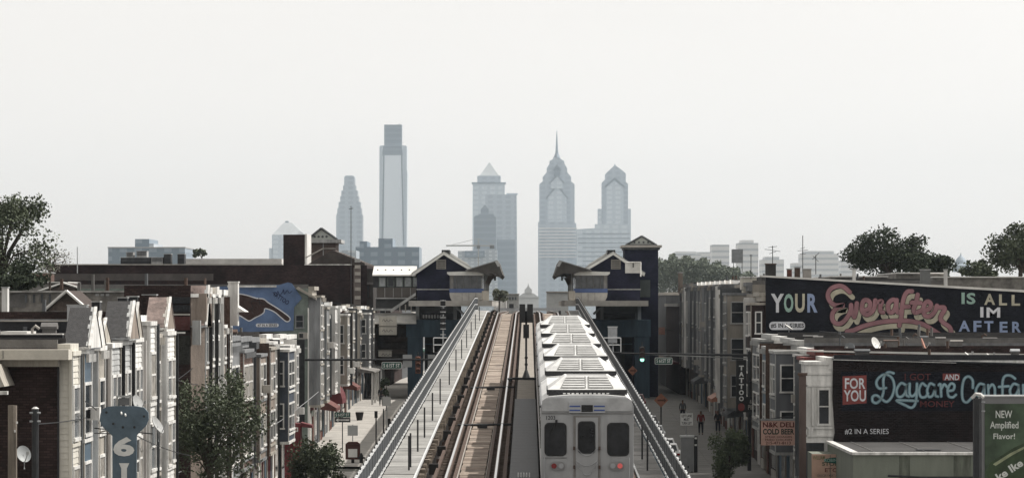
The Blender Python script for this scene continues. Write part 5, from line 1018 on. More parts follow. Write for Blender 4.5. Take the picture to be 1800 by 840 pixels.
post_sign(680, 352, 696, 714, .5, 'pale grey square sign seen from behind in front of the small tree', [(672,687,697,713,mat('sign_back_alu_pale',(.48,.48,.47),.5,.1,2,0),None,None)], STEEL)
t = post_sign(1206, 322, 725, 748, .5, 'white LEFT LANE MUST TURN LEFT sign above the grey control cabinet', [(1196,1218,726,747,SIGNW,None,None)], STEEL)
for k, s_ in enumerate(('LEFT LANE', 'MUST', 'TURN LEFT')): letters(s_, (1198 if k != 1 else 1202, 728+k*6.4, 1216 if k != 1 else 1212, 732.6+k*6.4), 322, BLK, t, off=.096, bold=.02)
def diamond(px, py, h, D, label):
    x = PX(px,D); zg = zs(D); t = thing('warning_sign', label, 'warning sign', (x, D, zg)); MB().cyl(x, D+.05, zg, PZ(py-h,D), .05, 6).build('post', STEELD, t)
    poly([(px-h,py),(px,py-h),(px+h,py),(px,py+h)], D, 0, ORANGE, t, 'board', 1, (0,0), .03); poly([(px-h*.5,py-1.5),(px+h*.4,py-1.5),(px+h*.4,py-4),(px+h*.75,py),(px+h*.4,py+4),(px+h*.4,py+1.5),(px-h*.5,py+1.5)], D, .031, mat('sign_faded_brown', (.12,.05,.03)), t, 'symbol', 1, (0,0), .004); return t
diamond(1162, 703, 12.5, 352, 'faded orange diamond warning sign beside the right railing'); diamond(1112, 651, 8.5, 400, 'small orange diamond warning sign beneath the navy tower')
# posts on the sunny left pavement
def bollard(px, D, py, label, name='bollard', head=True):
    x = PX(px,D); zg = zs(D); t = thing(name, label, 'post', (x, D, zg)); MB().cyl(x, D, zg, PZ(py,D), .05, 7).build('post', STEELD, t)
    if head: MB().box(x-.11, x+.11, D-.1, D+.1, PZ(py+12,D), PZ(py,D)).build('head', BLK, t)
bollard(661, 328, 722, 'tall dark parking pay post alone on the sunny pavement', 'parking_meter'); bollard(684, 362, 735, 'short dark post right of the pale square sign'); bollard(696, 375, 728, 'shortest dark post beside the left railing')
bollard(674, 352, 718, 'slim dark post next to the pale square sign', head=False)
x = PX(632, 374); t = thing('planter', 'dark round street planter tub on the sunny left pavement', 'planter', (x, 374, zs(374)))
MB().tube([(x, 374, zs(374)), (x, 374, zs(374)+.65)], .22, 12, .34).build('tub', BLK, t); MB().tube([(x, 374, zs(374)+.652), (x, 374, zs(374)+.67)], .3, 12).build('soil', BARK, t)
D = 309; x = PX(620, D); t = thing('newspaper_box', 'dark red newspaper box with white front panel at the left kerb', 'newspaper box', (x, D, zs(D)))
MB().box(x-.48, x+.48, D, D+.5, zs(D)+.25, zs(D)+1.25).build('body', mat('dark_red_paint', (.07,.025,.02), .5, .2, 2, 0), t); MB().box(x-.3, x+.3, D-.03, D-.003, zs(D)+.4, zs(D)+.95).build('panel', SIGNW, t)
MB().prism_y([(x-.5,zs(D)+1.26),(x+.5,zs(D)+1.26),(x+.3,zs(D)+1.42),(x-.3,zs(D)+1.42)], D-.05, D+.55).build('lid', mat('dark_red_paint',(.07,.025,.02)), t); MB().box(x-.1, x+.1, D+.1, D+.4, zs(D), zs(D)+.25).build('foot', BLK, t)
x = PX(635, 309); t = thing('fire_hydrant', 'small dark fire hydrant beside the red newspaper box', 'fire hydrant', (x, 309, zs(309)))
MB().cyl(x, 309, zs(309), zs(309)+.5, .12, 10).build('barrel', BLK, t); MB().tube([(x, 309, zs(309)+.5), (x, 309, zs(309)+.68)], .14, 10, .04).build('bonnet', BLK, t); MB().tube([(x-.24, 309, zs(309)+.36), (x+.24, 309, zs(309)+.36)], .06, 8).build('nozzle', BLK, t)
# cash machine booth and red awning at the left corner
D = 284; t = thing('cash_machine_booth', 'dark red ATM booth at the corner under the grey bays', 'cash machine', (PX(512,D), D, zs(D)))
MB().box(PX(500,D), PX(528,D), D, D+2, zs(D), PZ(744,D)).build('booth', mat('booth_red', (.13,.02,.025), .6, .2, 2, .1), t); MB().prism_y([(PX(528,D),PZ(742,D)),(PX(528,D),PZ(750,D)),(PX(548,D),PZ(752,D)),(PX(548,D),PZ(747,D))], D+.1, D+2).build('awning', RED, t)
MB().box(PX(506,D), PX(524,D), D-.06, D-.003, PZ(758,D), PZ(750.5,D)).build('sign_plate', SIGNW, t); letters('ATM', (508,752,522,756.8), D, P_RED, t, off=.07, bold=.03)
# right side signs
D = 300; t = thing('tattoo_sign', 'vertical black TATTOO sign with white letters projecting over the right pavement', 'sign', (PX(1303,D), 296, PZ(722,D)))
DD = 296
MB().box(PX(1294,DD), PX(1312,DD), DD, DD+.25, PZ(724,DD), PZ(632,DD)).build('board', BLK, t)
for k, c in enumerate('TATTOO'): letters(c, (1299,642+k*10.8,1307.5,650.5+k*10.8), DD, SIGNW, t, off=.01, bold=.04)
MB().prism_y(rr(.42,.5,PX(1303,DD),PZ(715,DD),.2), DD-.012, DD-.004).build('emblem', P_RED, t)
MB().box(PX(1311,DD)+.02, 15.1, DD+.05, DD+.2, PZ(724,DD), PZ(697,DD)).build('side_board', BLK, t)
letters('& BODY', (1318,702,1340,708.5), DD, CONC, t, off=-.04, bold=.02); letters('PIERCING', (1315,711,1348,719.5), DD, CONC, t, off=-.04, bold=.02)
MB().tube([(15.2, DD+.1, PZ(668,DD)), (PX(1311,DD), DD+.1, PZ(672,DD))], .05, 6).build('arm', STEELD, t)
D = 250; t = thing('deli_sign', 'peach N&K DELI COLD BEER sign with dark lettering over the right pavement', 'sign', (PX(1367,D), D, PZ(781,D)))
MB().box(PX(1338,D), PX(1398,D), D, D+.2, PZ(782,D), PZ(739,D)).build('board', PEACH, t); MB().box(PX(1337,D), PX(1400,D), D-.04, D+.24, PZ(738.7,D), PZ(735.5,D)).build('top_rail', LGREY, t)
letters('N&K DELI', (1341,741.5,1396,750.5), D, mat('deli_dark_red', (.12,.02,.02)), t, off=.01, bold=.03); letters('COLD BEER', (1341,753,1396,763), D, mat('deli_dark_green', (.03,.05,.04)), t, off=.01, bold=.03)
letters('STEAK HOAGIES', (1345,765.5,1392,769), D, RED, t, off=.01, bold=.01); letters('FRIED CHICKEN', (1345,770.5,1392,774), D, RED, t, off=.01, bold=.01); letters('215-471-8113', (1346,775.5,1390,780.3), D, mat('deli_dark_red', (.12,.02,.02)), t, off=.01, bold=.01)
MB().tube([(PX(1398,D),D+.1,PZ(742,D)),(15.0,D+.1,PZ(742,D))], .05, 6).build('arm', STEELD, t); MB().tube([(PX(1345,D),D+.1,PZ(737,D)),(15.0,D+.1,PZ(727,D))], .03, 5).build('stay', STEELD, t)
D = 226; t = thing('store_sign', 'peach store sign with green oval beside the sage green shop', 'sign', (PX(1462,D), D, PZ(850,D)))
MB().box(PX(1427,D), PX(1498,D), D, D+.2, PZ(870,D), PZ(798,D)).build('board', mat('sign_peach_dull', (.50,.33,.25), .6, .15, 2, 0), t); MB().box(PX(1459,D), PX(1460,D), D-.012, D-.002, PZ(868,D), PZ(799,D)).build('joint', CONCD, t)
letters('WILLIAM', (1429,800,1450,807), D, mat('olive_letters', (.16,.17,.07)), t, off=.01); letters('VARIETY', (1472,797+1.5,1496,803), D, mat('olive_letters', (.16,.17,.07)), t, off=.01)
MB().prism_y([(PX(1472,D)+.66*math.cos(a), PZ(808.5,D)+.15*math.sin(a)) for a in [2*math.pi*i/20 for i in range(20)]], D-.014, D-.006).build('oval', mat('sign_deep_green', (.02,.10,.08)), t)
letters('ROBINSON', (1449,805.5,1487,811), D, P_MINT, t, off=.018); letters('STORE', (1445,811,1480,818), D, mat('olive_dark_letters', (.09,.10,.06)), t, off=.01, bold=.03)
letters('ETC.', (1450,822,1474,829), D, mat('deli_dark_red', (.12,.02,.02)), t, off=.01); letters('GROCERY MEAT & PRODUCE', (1436,833,1492,837), D, CONCD, t, off=.01)
# hanging dark board and peach board in the right street
t = thing('hanging_board', 'dark framed board seen from behind hanging off the shaded right row', 'sign', (PX(1229,420), 420, PZ(672,420)))
MB().box(PX(1212,420), PX(1247,420), 420, 420.2, PZ(671,420), PZ(636,420)).build('board', mat('dull_board', (.07,.06,.055)), t); MB().tube([(15.2,420.1,PZ(655,420)),(PX(1246,420),420.1,PZ(655,420))], .05, 5).build('arm', STEELD, t)
for a in ((1211,1248,634.5,637),(1211,1248,670.5,673)): MB().box(PX(a[0],420), PX(a[1],420), 419.9, 420.25, PZ(a[3],420), PZ(a[2],420)).build('frame_bar', STEELD, t)
t = thing('hanging_board', 'pink peach square shop board hanging over the right pavement', 'sign', (PX(1283,325), 325, PZ(711,325)))
MB().box(PX(1276,325), PX(1291,325), 325, 325.2, PZ(711,325), PZ(680,325)).build('board', mat('peach_faded', (.45,.24,.18), .6, .3, 4, 0), t); MB().tube([(15.2,325.1,PZ(684,325)),(PX(1291,325),325.1,PZ(684,325))], .04, 5).build('arm', STEELD, t)
for k in range(3): MB().box(PX(1278,325), PX(1289,325), 324.98, 324.995, PZ(691+k*7,325), PZ(689+k*7,325)).build('stripe', SIGNW, t)
t = thing('hanging_board', 'small orange and white shop board far down the right side', 'sign', (PX(1163,470), 470, PZ(590,470)))
MB().box(PX(1158,470), PX(1169,470), 470, 470.2, PZ(588,470), PZ(575,470)).build('board', mat('peach_faded', (.45,.24,.18)), t); MB().tube([(15.2,470.1,PZ(580,470)),(PX(1169,470),470.1,PZ(580,470))], .04, 5).build('arm', STEELD, t)
# grey control cabinet
D = 298; x0, x1 = PX(1197,D), PX(1219,D); t = thing('control_cabinet', 'tall grey traffic control cabinet on legs at the right kerb', 'cabinet', ((x0+x1)/2, D, zs(D)))
MB().box(x0, x1, D, D+.5, PZ(828,D), PZ(768,D)).build('body', mat('cabinet_grey', (.23,.235,.24), .5, .15, 2, .05), t); MB().box(x0-.06, x1+.05, D-.06, D+.55, PZ(768,D)+.003, PZ(764.5,D)).build('lid', RAILW, t)
for x in (x0+.1, x1-.1): MB().box(x-.05, x+.05, D+.1, D+.3, zs(D), PZ(828,D)).build('leg', STEELD, t)
MB().cyl(PX(1223,D), D+.1, zs(D), PZ(766,D), .12, 8).build('conduit', STEELD, t)
for y in (768, 780): MB().box(PX(1221,D), PX(1225,D), D-.1, D-.03, PZ(y+3,D), PZ(y,D)).build('lamp', SIGNW, t)
MB().box(x0+.42, x0+.5, D-.04, D-.003, PZ(822,D), PZ(818,D)).build('handle', STEELD, t)
# route sign on the left, with 6 and 1
D = 135
t = thing('number_sign', 'slate blue trefoil topped upright sign bearing a large white 6 over a 1', 'sign', (PX(220,D), D, zs(D)))
sh = [(177,728),(180,719),(188,714.5),(200,713),(240,713),(254,716),(261,724),(262,736),(257,748),(248,757),(241,764),(240,900),(199,900),(198,765),(190,757),(180,748),(176,738)]
poly(sh, D, 0, SBLUE, t, 'board', 1, (0,0), .16)
NUM = mat('number_grey', (.62,.62,.60), .6, .12, 3, 0)
letters('6', (200,767,237,801), D, NUM, t, off=.17, bold=.045); 
poly([(210,813),(228,813),(224,822),(224,862),(229,870),(209,870),(214,862),(214,822)], D, .165, NUM, t, 'numeral_one', 1, (0,0), .006)
for (x, y) in ((188,724),(254,731),(200,744),(217,750),(237,750)): MB().tube([(PX(x,D),D-.162,PZ(y,D)),(PX(x,D),D-.18,PZ(y,D))], .04, 6).build('bolt', STEELD, t)
MB().tube([(PX(165,D),D+.1,PZ(752,D)),(PX(268,D),D+.1,PZ(762,D))], .018, 5).build('tie_bar', STEELD, t); MB().tube([(PX(165,D),D+.1,PZ(761,D)),(PX(200,D),D+.1,PZ(762,D))], .015, 5).build('tie_bar', STEELD, t)
for x in (206, 229): MB().box(PX(x,D)-.02, PX(x,D)+.02, D+.02, D+.06, PZ(716,D), PZ(697,D)).build('bracket_leg', CONC, t)
MB().box(PX(204,D), PX(232,D), D, D+.1, PZ(698,D), PZ(695,D)).build('bracket_bar', LGREY, t); MB().box(PX(209,D), PX(227,D), D+.05, D+.08, PZ(712,D), PZ(699,D)).build('bracket_plate', mat('plate_grey', (.15,.15,.15)), t)
MB().cyl(PX(220,D), D+.2, zs(D), PZ(716,D), .10, 8).build('post', STEELD, t)
for (x, y) in ((214,724),(221,727)): MB().tube([(PX(x,D),D-.2,PZ(y,D)),(PX(x+1.5,D),D-.28,PZ(y+3,D))], .03, 6).build('flood_lamp', SIGNW, t)
# utility poles far left
for (px, yt, w_, m_, lb, cap) in ((22, 712, 16, WOOD, 'weathered pale wooden utility pole at the far left', 0), (62, 718, 12, STEELD, 'black steel utility pole with white cap beside the wooden pole', 1)):
    D = 138; x = PX(px, D); r = w_/2*D/F; t = thing('utility_pole', lb, 'utility pole', (x, D, zs(D)))
    MB().tube([(x, D, zs(D)), (x, D, PZ(yt,D))], r*1.1, 10, r).build('pole', m_, t)
    if cap:
        MB().tube([(x, D, PZ(yt,D)+.002), (x, D, PZ(yt-3.5,D))], r*1.15, 8, r*.4).build('cap', WHITE, t)
        for y in (725, 740):
            MB().tube([(x-.16, D-.05, PZ(y,D)), (x+.16, D-.05, PZ(y,D))], .03, 6).build('bolt', STEEL, t)
    else: 
        for (dx, y) in ((.12,740),(.06,755)): MB().box(x+dx, x+dx+.05, D-r-.03, D-r+.01, PZ(y+4,D), PZ(y,D)).build('tag', WHITE, t)
def dish(px, py, D, r, label, az=0, m_=None, el=20):
    x, z = PX(px,D), PZ(py,D); t = thing('satellite_dish', label, 'satellite dish', (x, D, z-r), 'satellite dishes'); m = MB(); m_ = m_ or mat('dish_grey', (.30,.315,.32), .5, .1, 2, 0)
    ax = Vector((math.sin(R(az))*math.cos(R(el)), -math.cos(R(az))*math.cos(R(el)), math.sin(R(el)))); u = ax.cross(Vector((0,0,1))).normalized(); v = u.cross(ax); c = Vector((x, D, z)); n = 16
    rings = []
    for k in range(4):
        rk = r*(k+1)/4; off = -.22*r + .22*r*(rk/r)**2
        rings.append([tuple(c + ax*(off) + u*rk*math.cos(2*math.pi*i/n) + v*rk*1.08*math.sin(2*math.pi*i/n)) for i in range(n)])
    back = [[tuple(Vector(p) - ax*.03) for p in g] for g in rings]
    V = [q for g in rings + back[::-1] for q in g]; fs = []
    for k in range(7):
        for i in range(n): fs.append((k*n+i, k*n+(i+1) % n, (k+1)*n+(i+1) % n, (k+1)*n+i))
    fs += [tuple(range(n)), tuple(range(7*n, 8*n))]; MB().add(V, fs).build('dish', m_, t, smooth=False)
    p2 = c + ax*r*.95 - v*r*.25; MB().tube([tuple(c - v*r*.95), tuple(p2)], .018, 5).build('feed_arm', STEEL, t); MB().box(p2.x-.05, p2.x+.05, p2.y-.05, p2.y+.05, p2.z-.04, p2.z+.06).build('receiver', LGREY, t)
    MB().tube([tuple(c - ax*.06 - v*r*.1), (x, D+.12, z-r*1.0), (x, D+.14, z-r*1.9)], .025, 6).build('mast', STEEL, t)
dish(42, 797, 150, .26, 'small grey dish on the dark brick wall at far left', az=35); dish(278, 746, 178, .34, 'large white dish fixed to the house fronts right of the number sign', az=70, m_=LGREY, el=30)
dish(243, 708, 172, .3, 'white dish just above the number sign', az=60, m_=LGREY)
dish(1540, 603, 242, .33, 'upright white dish on the roof below the pink lettering', az=50, m_=WHITE, el=25); dish(1493, 612, 242, .30, 'dark grey dish leaning on the roof below the lettering', az=-30, m_=mat('dish_dark', (.16,.17,.18)))
dish(1624, 604, 243, .30, 'rust pink dish turned edge on beneath the mural swash', az=80, m_=mat('dish_rust', (.42,.22,.17))); dish(1703, 624, 240, .24, 'small white dish folded low near the right roof edge', az=75, m_=WHITE, el=50); dish(1741, 626, 240, .24, 'rightmost small white dish on the daycare roof', az=70, m_=WHITE, el=50)
dish(1387, 574, 298, .3, 'white dish overlapping the caption plate of the big mural', az=80, m_=WHITE, el=55); dish(585, 663, 350, .32, 'white dish on the tan house by the red domed awning', az=60, m_=WHITE)
# advertising panel at the right edge
D = 120; AD = mat('poster_green', (.055,.085,.05), .4, .6, 1.2, 0)
t = thing('advertising_panel', 'framed green sweets poster panel on a post at the right edge', 'billboard', (PX(1800,D), D, zs(D)))
MB().box(PX(1722,D), PX(1950,D), D, D+.35, PZ(960,D), PZ(697,D)).build('casing', mat('alu_frame', (.20,.20,.205), .45, .12, 2, .05, metal=.3), t)
MB().box(PX(1721,D), PX(1951,D), D-.08, D+.4, PZ(697,D)+.003, PZ(694,D)).build('top_rail', RAILW, t)
MB().box(PX(1731,D), PX(1942,D), D-.03, D-.003, PZ(950,D), PZ(709,D)).build('poster', AD, t)
for k, (s_, a, b, y0, y1) in enumerate((('NEW',1750,1779,721,734),('Amplified',1740,1790,740,756),('Flavor!',1746,1784,761,771))): letters(s_, (a,y0,b,y1), D, mat('poster_white', (.62,.64,.60), .5, .05, 2, 0), t, off=.036, bold=.012)
poly([(1736,842),(1733,828),(1740,812),(1760,800),(1782,786),(1800,778),(1830,770),(1850,800),(1840,870),(1740,870)], D, .033, mat('poster_dark_green', (.035,.06,.025), .3, .5, 3, 0), t, 'painted_box', 1, (0,0), .003)
poly([(1745,815),(1775,796),(1800,784),(1800,788),(1778,800),(1750,818)], D, .037, mat('poster_highlight', (.30,.33,.20), .3, .4, 3, 0), t, 'painted_glint', 1, (0,0), .003)
letters('Mike and Ike', (1690,812,1806,824), D, mat('poster_white', (.62,.64,.60)), t, off=.042, bold=.03, rot=R(33)) if False else letters('ke Ike', (1748,818,1800,832), D, mat('poster_white', (.62,.64,.60)), t, off=.042, bold=.03, rot=R(33))
MB().cyl(PX(1850,D), D+.6, zs(D), PZ(760,D), .25, 10).build('post', STEELD, t); MB().box(PX(1845,D), PX(1855,D), D+.36, D+.6, PZ(900,D), PZ(770,D)).build('bracket', STEELD, t)
D = 119.4; x = PX(1718,D); t = thing('steel_pole', 'black steel pole with small white lamp cap left of the green poster', 'pole', (x, D, zs(D)))
MB().cyl(x, D, zs(D), PZ(700,D), .115, 10).build('pole', STEELD, t); MB().tube([(x-.14,D,PZ(700,D)),(x-.04,D,PZ(692,D)),(x+.08,D,PZ(693,D)),(x+.16,D-.05,PZ(698,D))], .05, 6).build('lamp_cap', WHITE, t)
for y in (706, 722): MB().tube([(x+.1,D-.1,PZ(y,D)),(x+.18,D-.14,PZ(y,D))], .02, 5).build('bolt', STEEL, t)
D = 228; x = PX(1411,D); t = thing('corner_column', 'brown painted steel column standing at the pavement before the white panelled bay', 'column', (x, D, zs(D)))
MB().box(x-.17, x+.17, D, D+.3, zs(D), PZ(660,D)).build('shaft', mat('brown_column_paint', (.10,.07,.06), .7, .3, 1.2, .1, streak=1), t); MB().box(x-.22, x+.22, D-.05, D+.35, PZ(660,D)+.003, PZ(655,D)).build('cap', RUST, t); MB().box(x-.28, x+.28, D-.1, D+.4, zs(D), zs(D)+.3).build('base', RUST, t)
# overhead wires
def wire(a, b, sag, label, r=.018, m_=STEELD):
    pts = [tuple(Vector(a).lerp(Vector(b), k/10) - Vector((0,0,sag*4*(k/10)*(1-k/10)))) for k in range(11)]
    t = thing('overhead_wire', label, 'wire', a); MB().tube(pts, r, 4).build('cable', m_, t)
wire((PX(62,138),138,PZ(745,138)), (-15.2,214,PZ(640,214)), .6, 'sagging dark cable from the black pole along the near left terrace')
wire((PX(297,205),205,PZ(836,205)), (PX(560,300),300,PZ(688,300)), .5, 'pale drooping cable across the street tree to the white bay', .022, STEEL)
wire((PX(150,152),152,PZ(705,152)), (-14.2,196,PZ(800,196)), .3, 'thin cable crossing the house fronts above the number sign')
wire((15.2,236,PZ(770,236)), (PX(1340,290),290,PZ(640,290)), .5, 'thin dark cable looping past the tattoo sign on the right')
# air conditioners on the near left fronts
for i, (px, py, d, lb) in enumerate(((160,727,156,'white window air conditioner under the slate blue bay'),(242,692,181,'white window air conditioner above the number sign'),(533,590,322,'grey air conditioner in the mural house side wall'))):
    t = thing('air_conditioner', lb, 'air conditioner', (PX(px,d), d, PZ(py+8,d)), 'window air conditioners'); w_ = .62; x = PX(px,d)
    MB().box(x-w_/2, x+w_/2, d-.3, d+.25, PZ(py,d)-.2, PZ(py,d)+.22).build('casing', WHITE if i < 2 else CONC, t); MB().box(x-w_/2+.05, x+w_/2-.3, d-.32, d-.303, PZ(py,d)-.14, PZ(py,d)+.16).build('grille', STEELD, t)
# ================================================================ TREES
def tree(name, label, cx, cy, zg, ztop, rx, rz, zc, leaf, n, lm=LEAF, seed=0, blobs=16, group=None, trunk_r=.2, spread=.85, ry=None, cat='tree'):
    rd = np.random.default_rng(seed); ry = ry or rx
    t = thing(name, label, cat, (cx, cy, zg), group)
    cen = []
    for i in range(blobs):
        while True:
            p = rd.uniform(-1, 1, 3)
            if np.linalg.norm(p) < 1: break
        p *= spread; cen.append((cx + p[0]*rx, cy + p[1]*ry, zc + p[2]*rz, rd.uniform(.20, .40)))
    tk = MB(); tk.tube([(cx, cy, zg), (cx+rd.uniform(-.1,.1)*rx, cy, zg + (zc-zg)*.5), (cx, cy, zc)], trunk_r, 8, trunk_r*.5); tk.build('trunk', BARK, t)
    lb = MB()
    for c in cen: 
        m = (cx + (c[0]-cx)*.3, cy + (c[1]-cy)*.3, min(zc - rz*.35, c[2]-.1) + .3*(c[2]-zc+rz*.35)*.5)
        lb.tube([(cx, cy, max(zg+(zc-zg)*.5, zc - rz*.8)), m, c[:3]], trunk_r*.35, 5, trunk_r*.08)
    lb.build('limb', BARK, t)
    V, Fc = [], []
    per = n // blobs
    for c in cen:
        k = per; dirs = rd.normal(size=(k, 3)); dirs /= np.linalg.norm(dirs, axis=1)[:, None]
        rad = rd.uniform(.15, 1.25, k)[:, None] ** .7 * c[3]
        pos = np.array(c[:3]) + dirs * rad * np.array([rx, ry, rz])
        a = rd.normal(size=(k, 3)); a /= np.linalg.norm(a, axis=1)[:, None]; b = np.cross(a, rd.normal(size=(k, 3))); b /= np.linalg.norm(b, axis=1)[:, None]
        s = leaf * rd.uniform(.5, 1.2, k)[:, None]; a *= s; b *= s * .6
        for q in (pos - a, pos + b, pos + a, pos - b): V.append(q)
    P = np.concatenate([np.stack([V[4*i], V[4*i+1], V[4*i+2], V[4*i+3]], 1).reshape(-1, 3) for i in range(len(cen))]) - np.array((cx, cy, zg))
    nf = len(P) // 4; me = bpy.data.meshes.new('crown'); me.from_pydata(P.tolist(), [], np.arange(nf*4).reshape(-1, 4).tolist()); me.materials.append(lm)
    o = bpy.data.objects.new('crown', me); S.collection.objects.link(o); o.parent = t; return t
GT = 'trees rising behind the roofs'
tree('broadleaf_tree', 'large dark leafy tree rising above the roofs at the far left edge', PX(2,300), 300, 10, PZ(335,300), 3.2, 3.3, PZ(420,300), .13, 11000, LEAF, 1, 36, GT, .3, spread=.95)
tree('bare_tree', 'pale half bare twiggy tree right of the large far left tree', PX(88,310), 310, 10, PZ(420,310), 1.9, 1.3, PZ(452,310), .07, 900, mat('dry_leaf', (.22,.21,.18), .9, .3, 2, 0), 2, 14, GT, .14)
tree('broadleaf_tree', 'low dark bushy tree beneath the large far left tree', PX(20,290), 290, 10, PZ(470,290), 2.2, 1.2, PZ(490,290), .15, 3500, LEAFD, 3, 10, GT, .2)
tree('broadleaf_tree', 'tiny round tree top poking above the long brick roof', PX(355,700), 700, 12, PZ(437,700), 1.4, .9, PZ(446,700), .25, 400, LEAF, 4, 5, GT, .15)
tree('broadleaf_tree', 'wide domed dark tree behind the black lettering mural', PX(1562,420), 420, 11, PZ(398,420), 3.9, 2.3, PZ(447,420), .15, 11000, LEAFD, 5, 44, GT, .3, spread=.85)
tree('broadleaf_tree', 'low dark tree sloping right of the domed tree', PX(1632,430), 430, 11, PZ(445,430), 2.6, 1.4, PZ(468,430), .2, 3600, LEAFD, 6, 20, GT, .2)
tree('broadleaf_tree', 'leafy dark tree cut by the right edge of the picture', PX(1795,400), 400, 11, PZ(392,400), 2.9, 2.4, PZ(440,400), .15, 8000, LEAF, 7, 34, GT, .3)
tree('broadleaf_tree', 'small bush like tree between the domed tree and the right edge tree', PX(1722,410), 410, 11, PZ(462,410), 2.0, 1.0, PZ(475,410), .18, 1800, LEAF, 8, 18, GT, .15)
GS = 'street trees'
tree('street_tree', 'tall leafy street tree in front of the second left terrace', PX(368,200), 200, zs(200), PZ(655,200), 2.05, 2.5, PZ(752,200), .085, 10500, LEAF, 29, 50, GS, .12, spread=1.0)
tree('street_tree', 'flowering pale tipped branches of the tree next to the white chimney house', PX(405,205), 205, zs(205), PZ(650,205), .75, 1.2, PZ(690,205), .07, 1300, LEAFP, 10, 14, GS, .06)
tree('street_tree', 'low green street tree at the bottom left beside the one way arrow', PX(556,262), 262, zs(262), PZ(770,262), 1.7, 2.2, PZ(838,262), .10, 9000, LEAF, 11, 24, GS, .1)
tree('street_tree', 'small pale leaved street tree on the right pavement below the tattoo sign', PX(1283,285), 285, zs(285), PZ(748,285), 1.25, 1.75, PZ(800,285), .09, 6500, LEAFP, 12, 20, GS, .08)  # pale leaves are this tree's own colour
tree('street_tree', 'slim young dark tree standing on the sunny left pavement', PX(679,392), 392, zs(392), PZ(660,392), .5, .8, PZ(678,392), .10, 900, LEAFD, 13, 6, GS, .05)
tree('street_tree', 'hazy bush beside the left canopy at the crest of the tracks', PX(878,600), 600, zs(600), PZ(503,600), 1.2, .9, PZ(520,600), .14, 2600, mat('hazy_leaf', (.13,.14,.10), .9, .3, 2, 0), 14, 10, GS, .15)
0 and tree('street_tree', 'small shrub tree in the gap between tracks and left canopy', PX(905,620), 620, zs(620), PZ(505,620), 1.2, 1.2, PZ(520,620), .2, 700, LEAFP, 15, 8, GS, .12)
# far wooded rise on the right
rd = np.random.default_rng(21); V = []
for i in range(16000):
    u = rd.uniform(0, 1); x = PX(1150 + 175*u, 1300); top = PZ(452 + 34*u**2.2 + 10*max(0, .22-u)/.22, 1300) + rd.normal()*.5*0
    blob = .8*math.sin(u*40) + .6*math.sin(u*97+1)
    z = top + blob - abs(rd.normal())*5; y = 1300 + rd.uniform(0, 30); p = np.array((x + rd.normal()*.4, y, z)); a = rd.normal(size=3); b = rd.normal(size=3); a *= .5/np.linalg.norm(a); b *= .3/np.linalg.norm(b); V += [p-a, p+b, p+a, p-b]
me = bpy.data.meshes.new('far_woods'); me.from_pydata([tuple(v) for v in V], [], [(4*i, 4*i+1, 4*i+2, 4*i+3) for i in range(len(V)//4)]); me.materials.append(mat('far_leaf', (.13,.15,.115), .9, .4, .3, 0))
o = bpy.data.objects.new('far_woods', me); S.collection.objects.link(o); tag(o, 'hazy wooded rise beyond the shaded right row', 'woods', kind='stuff')
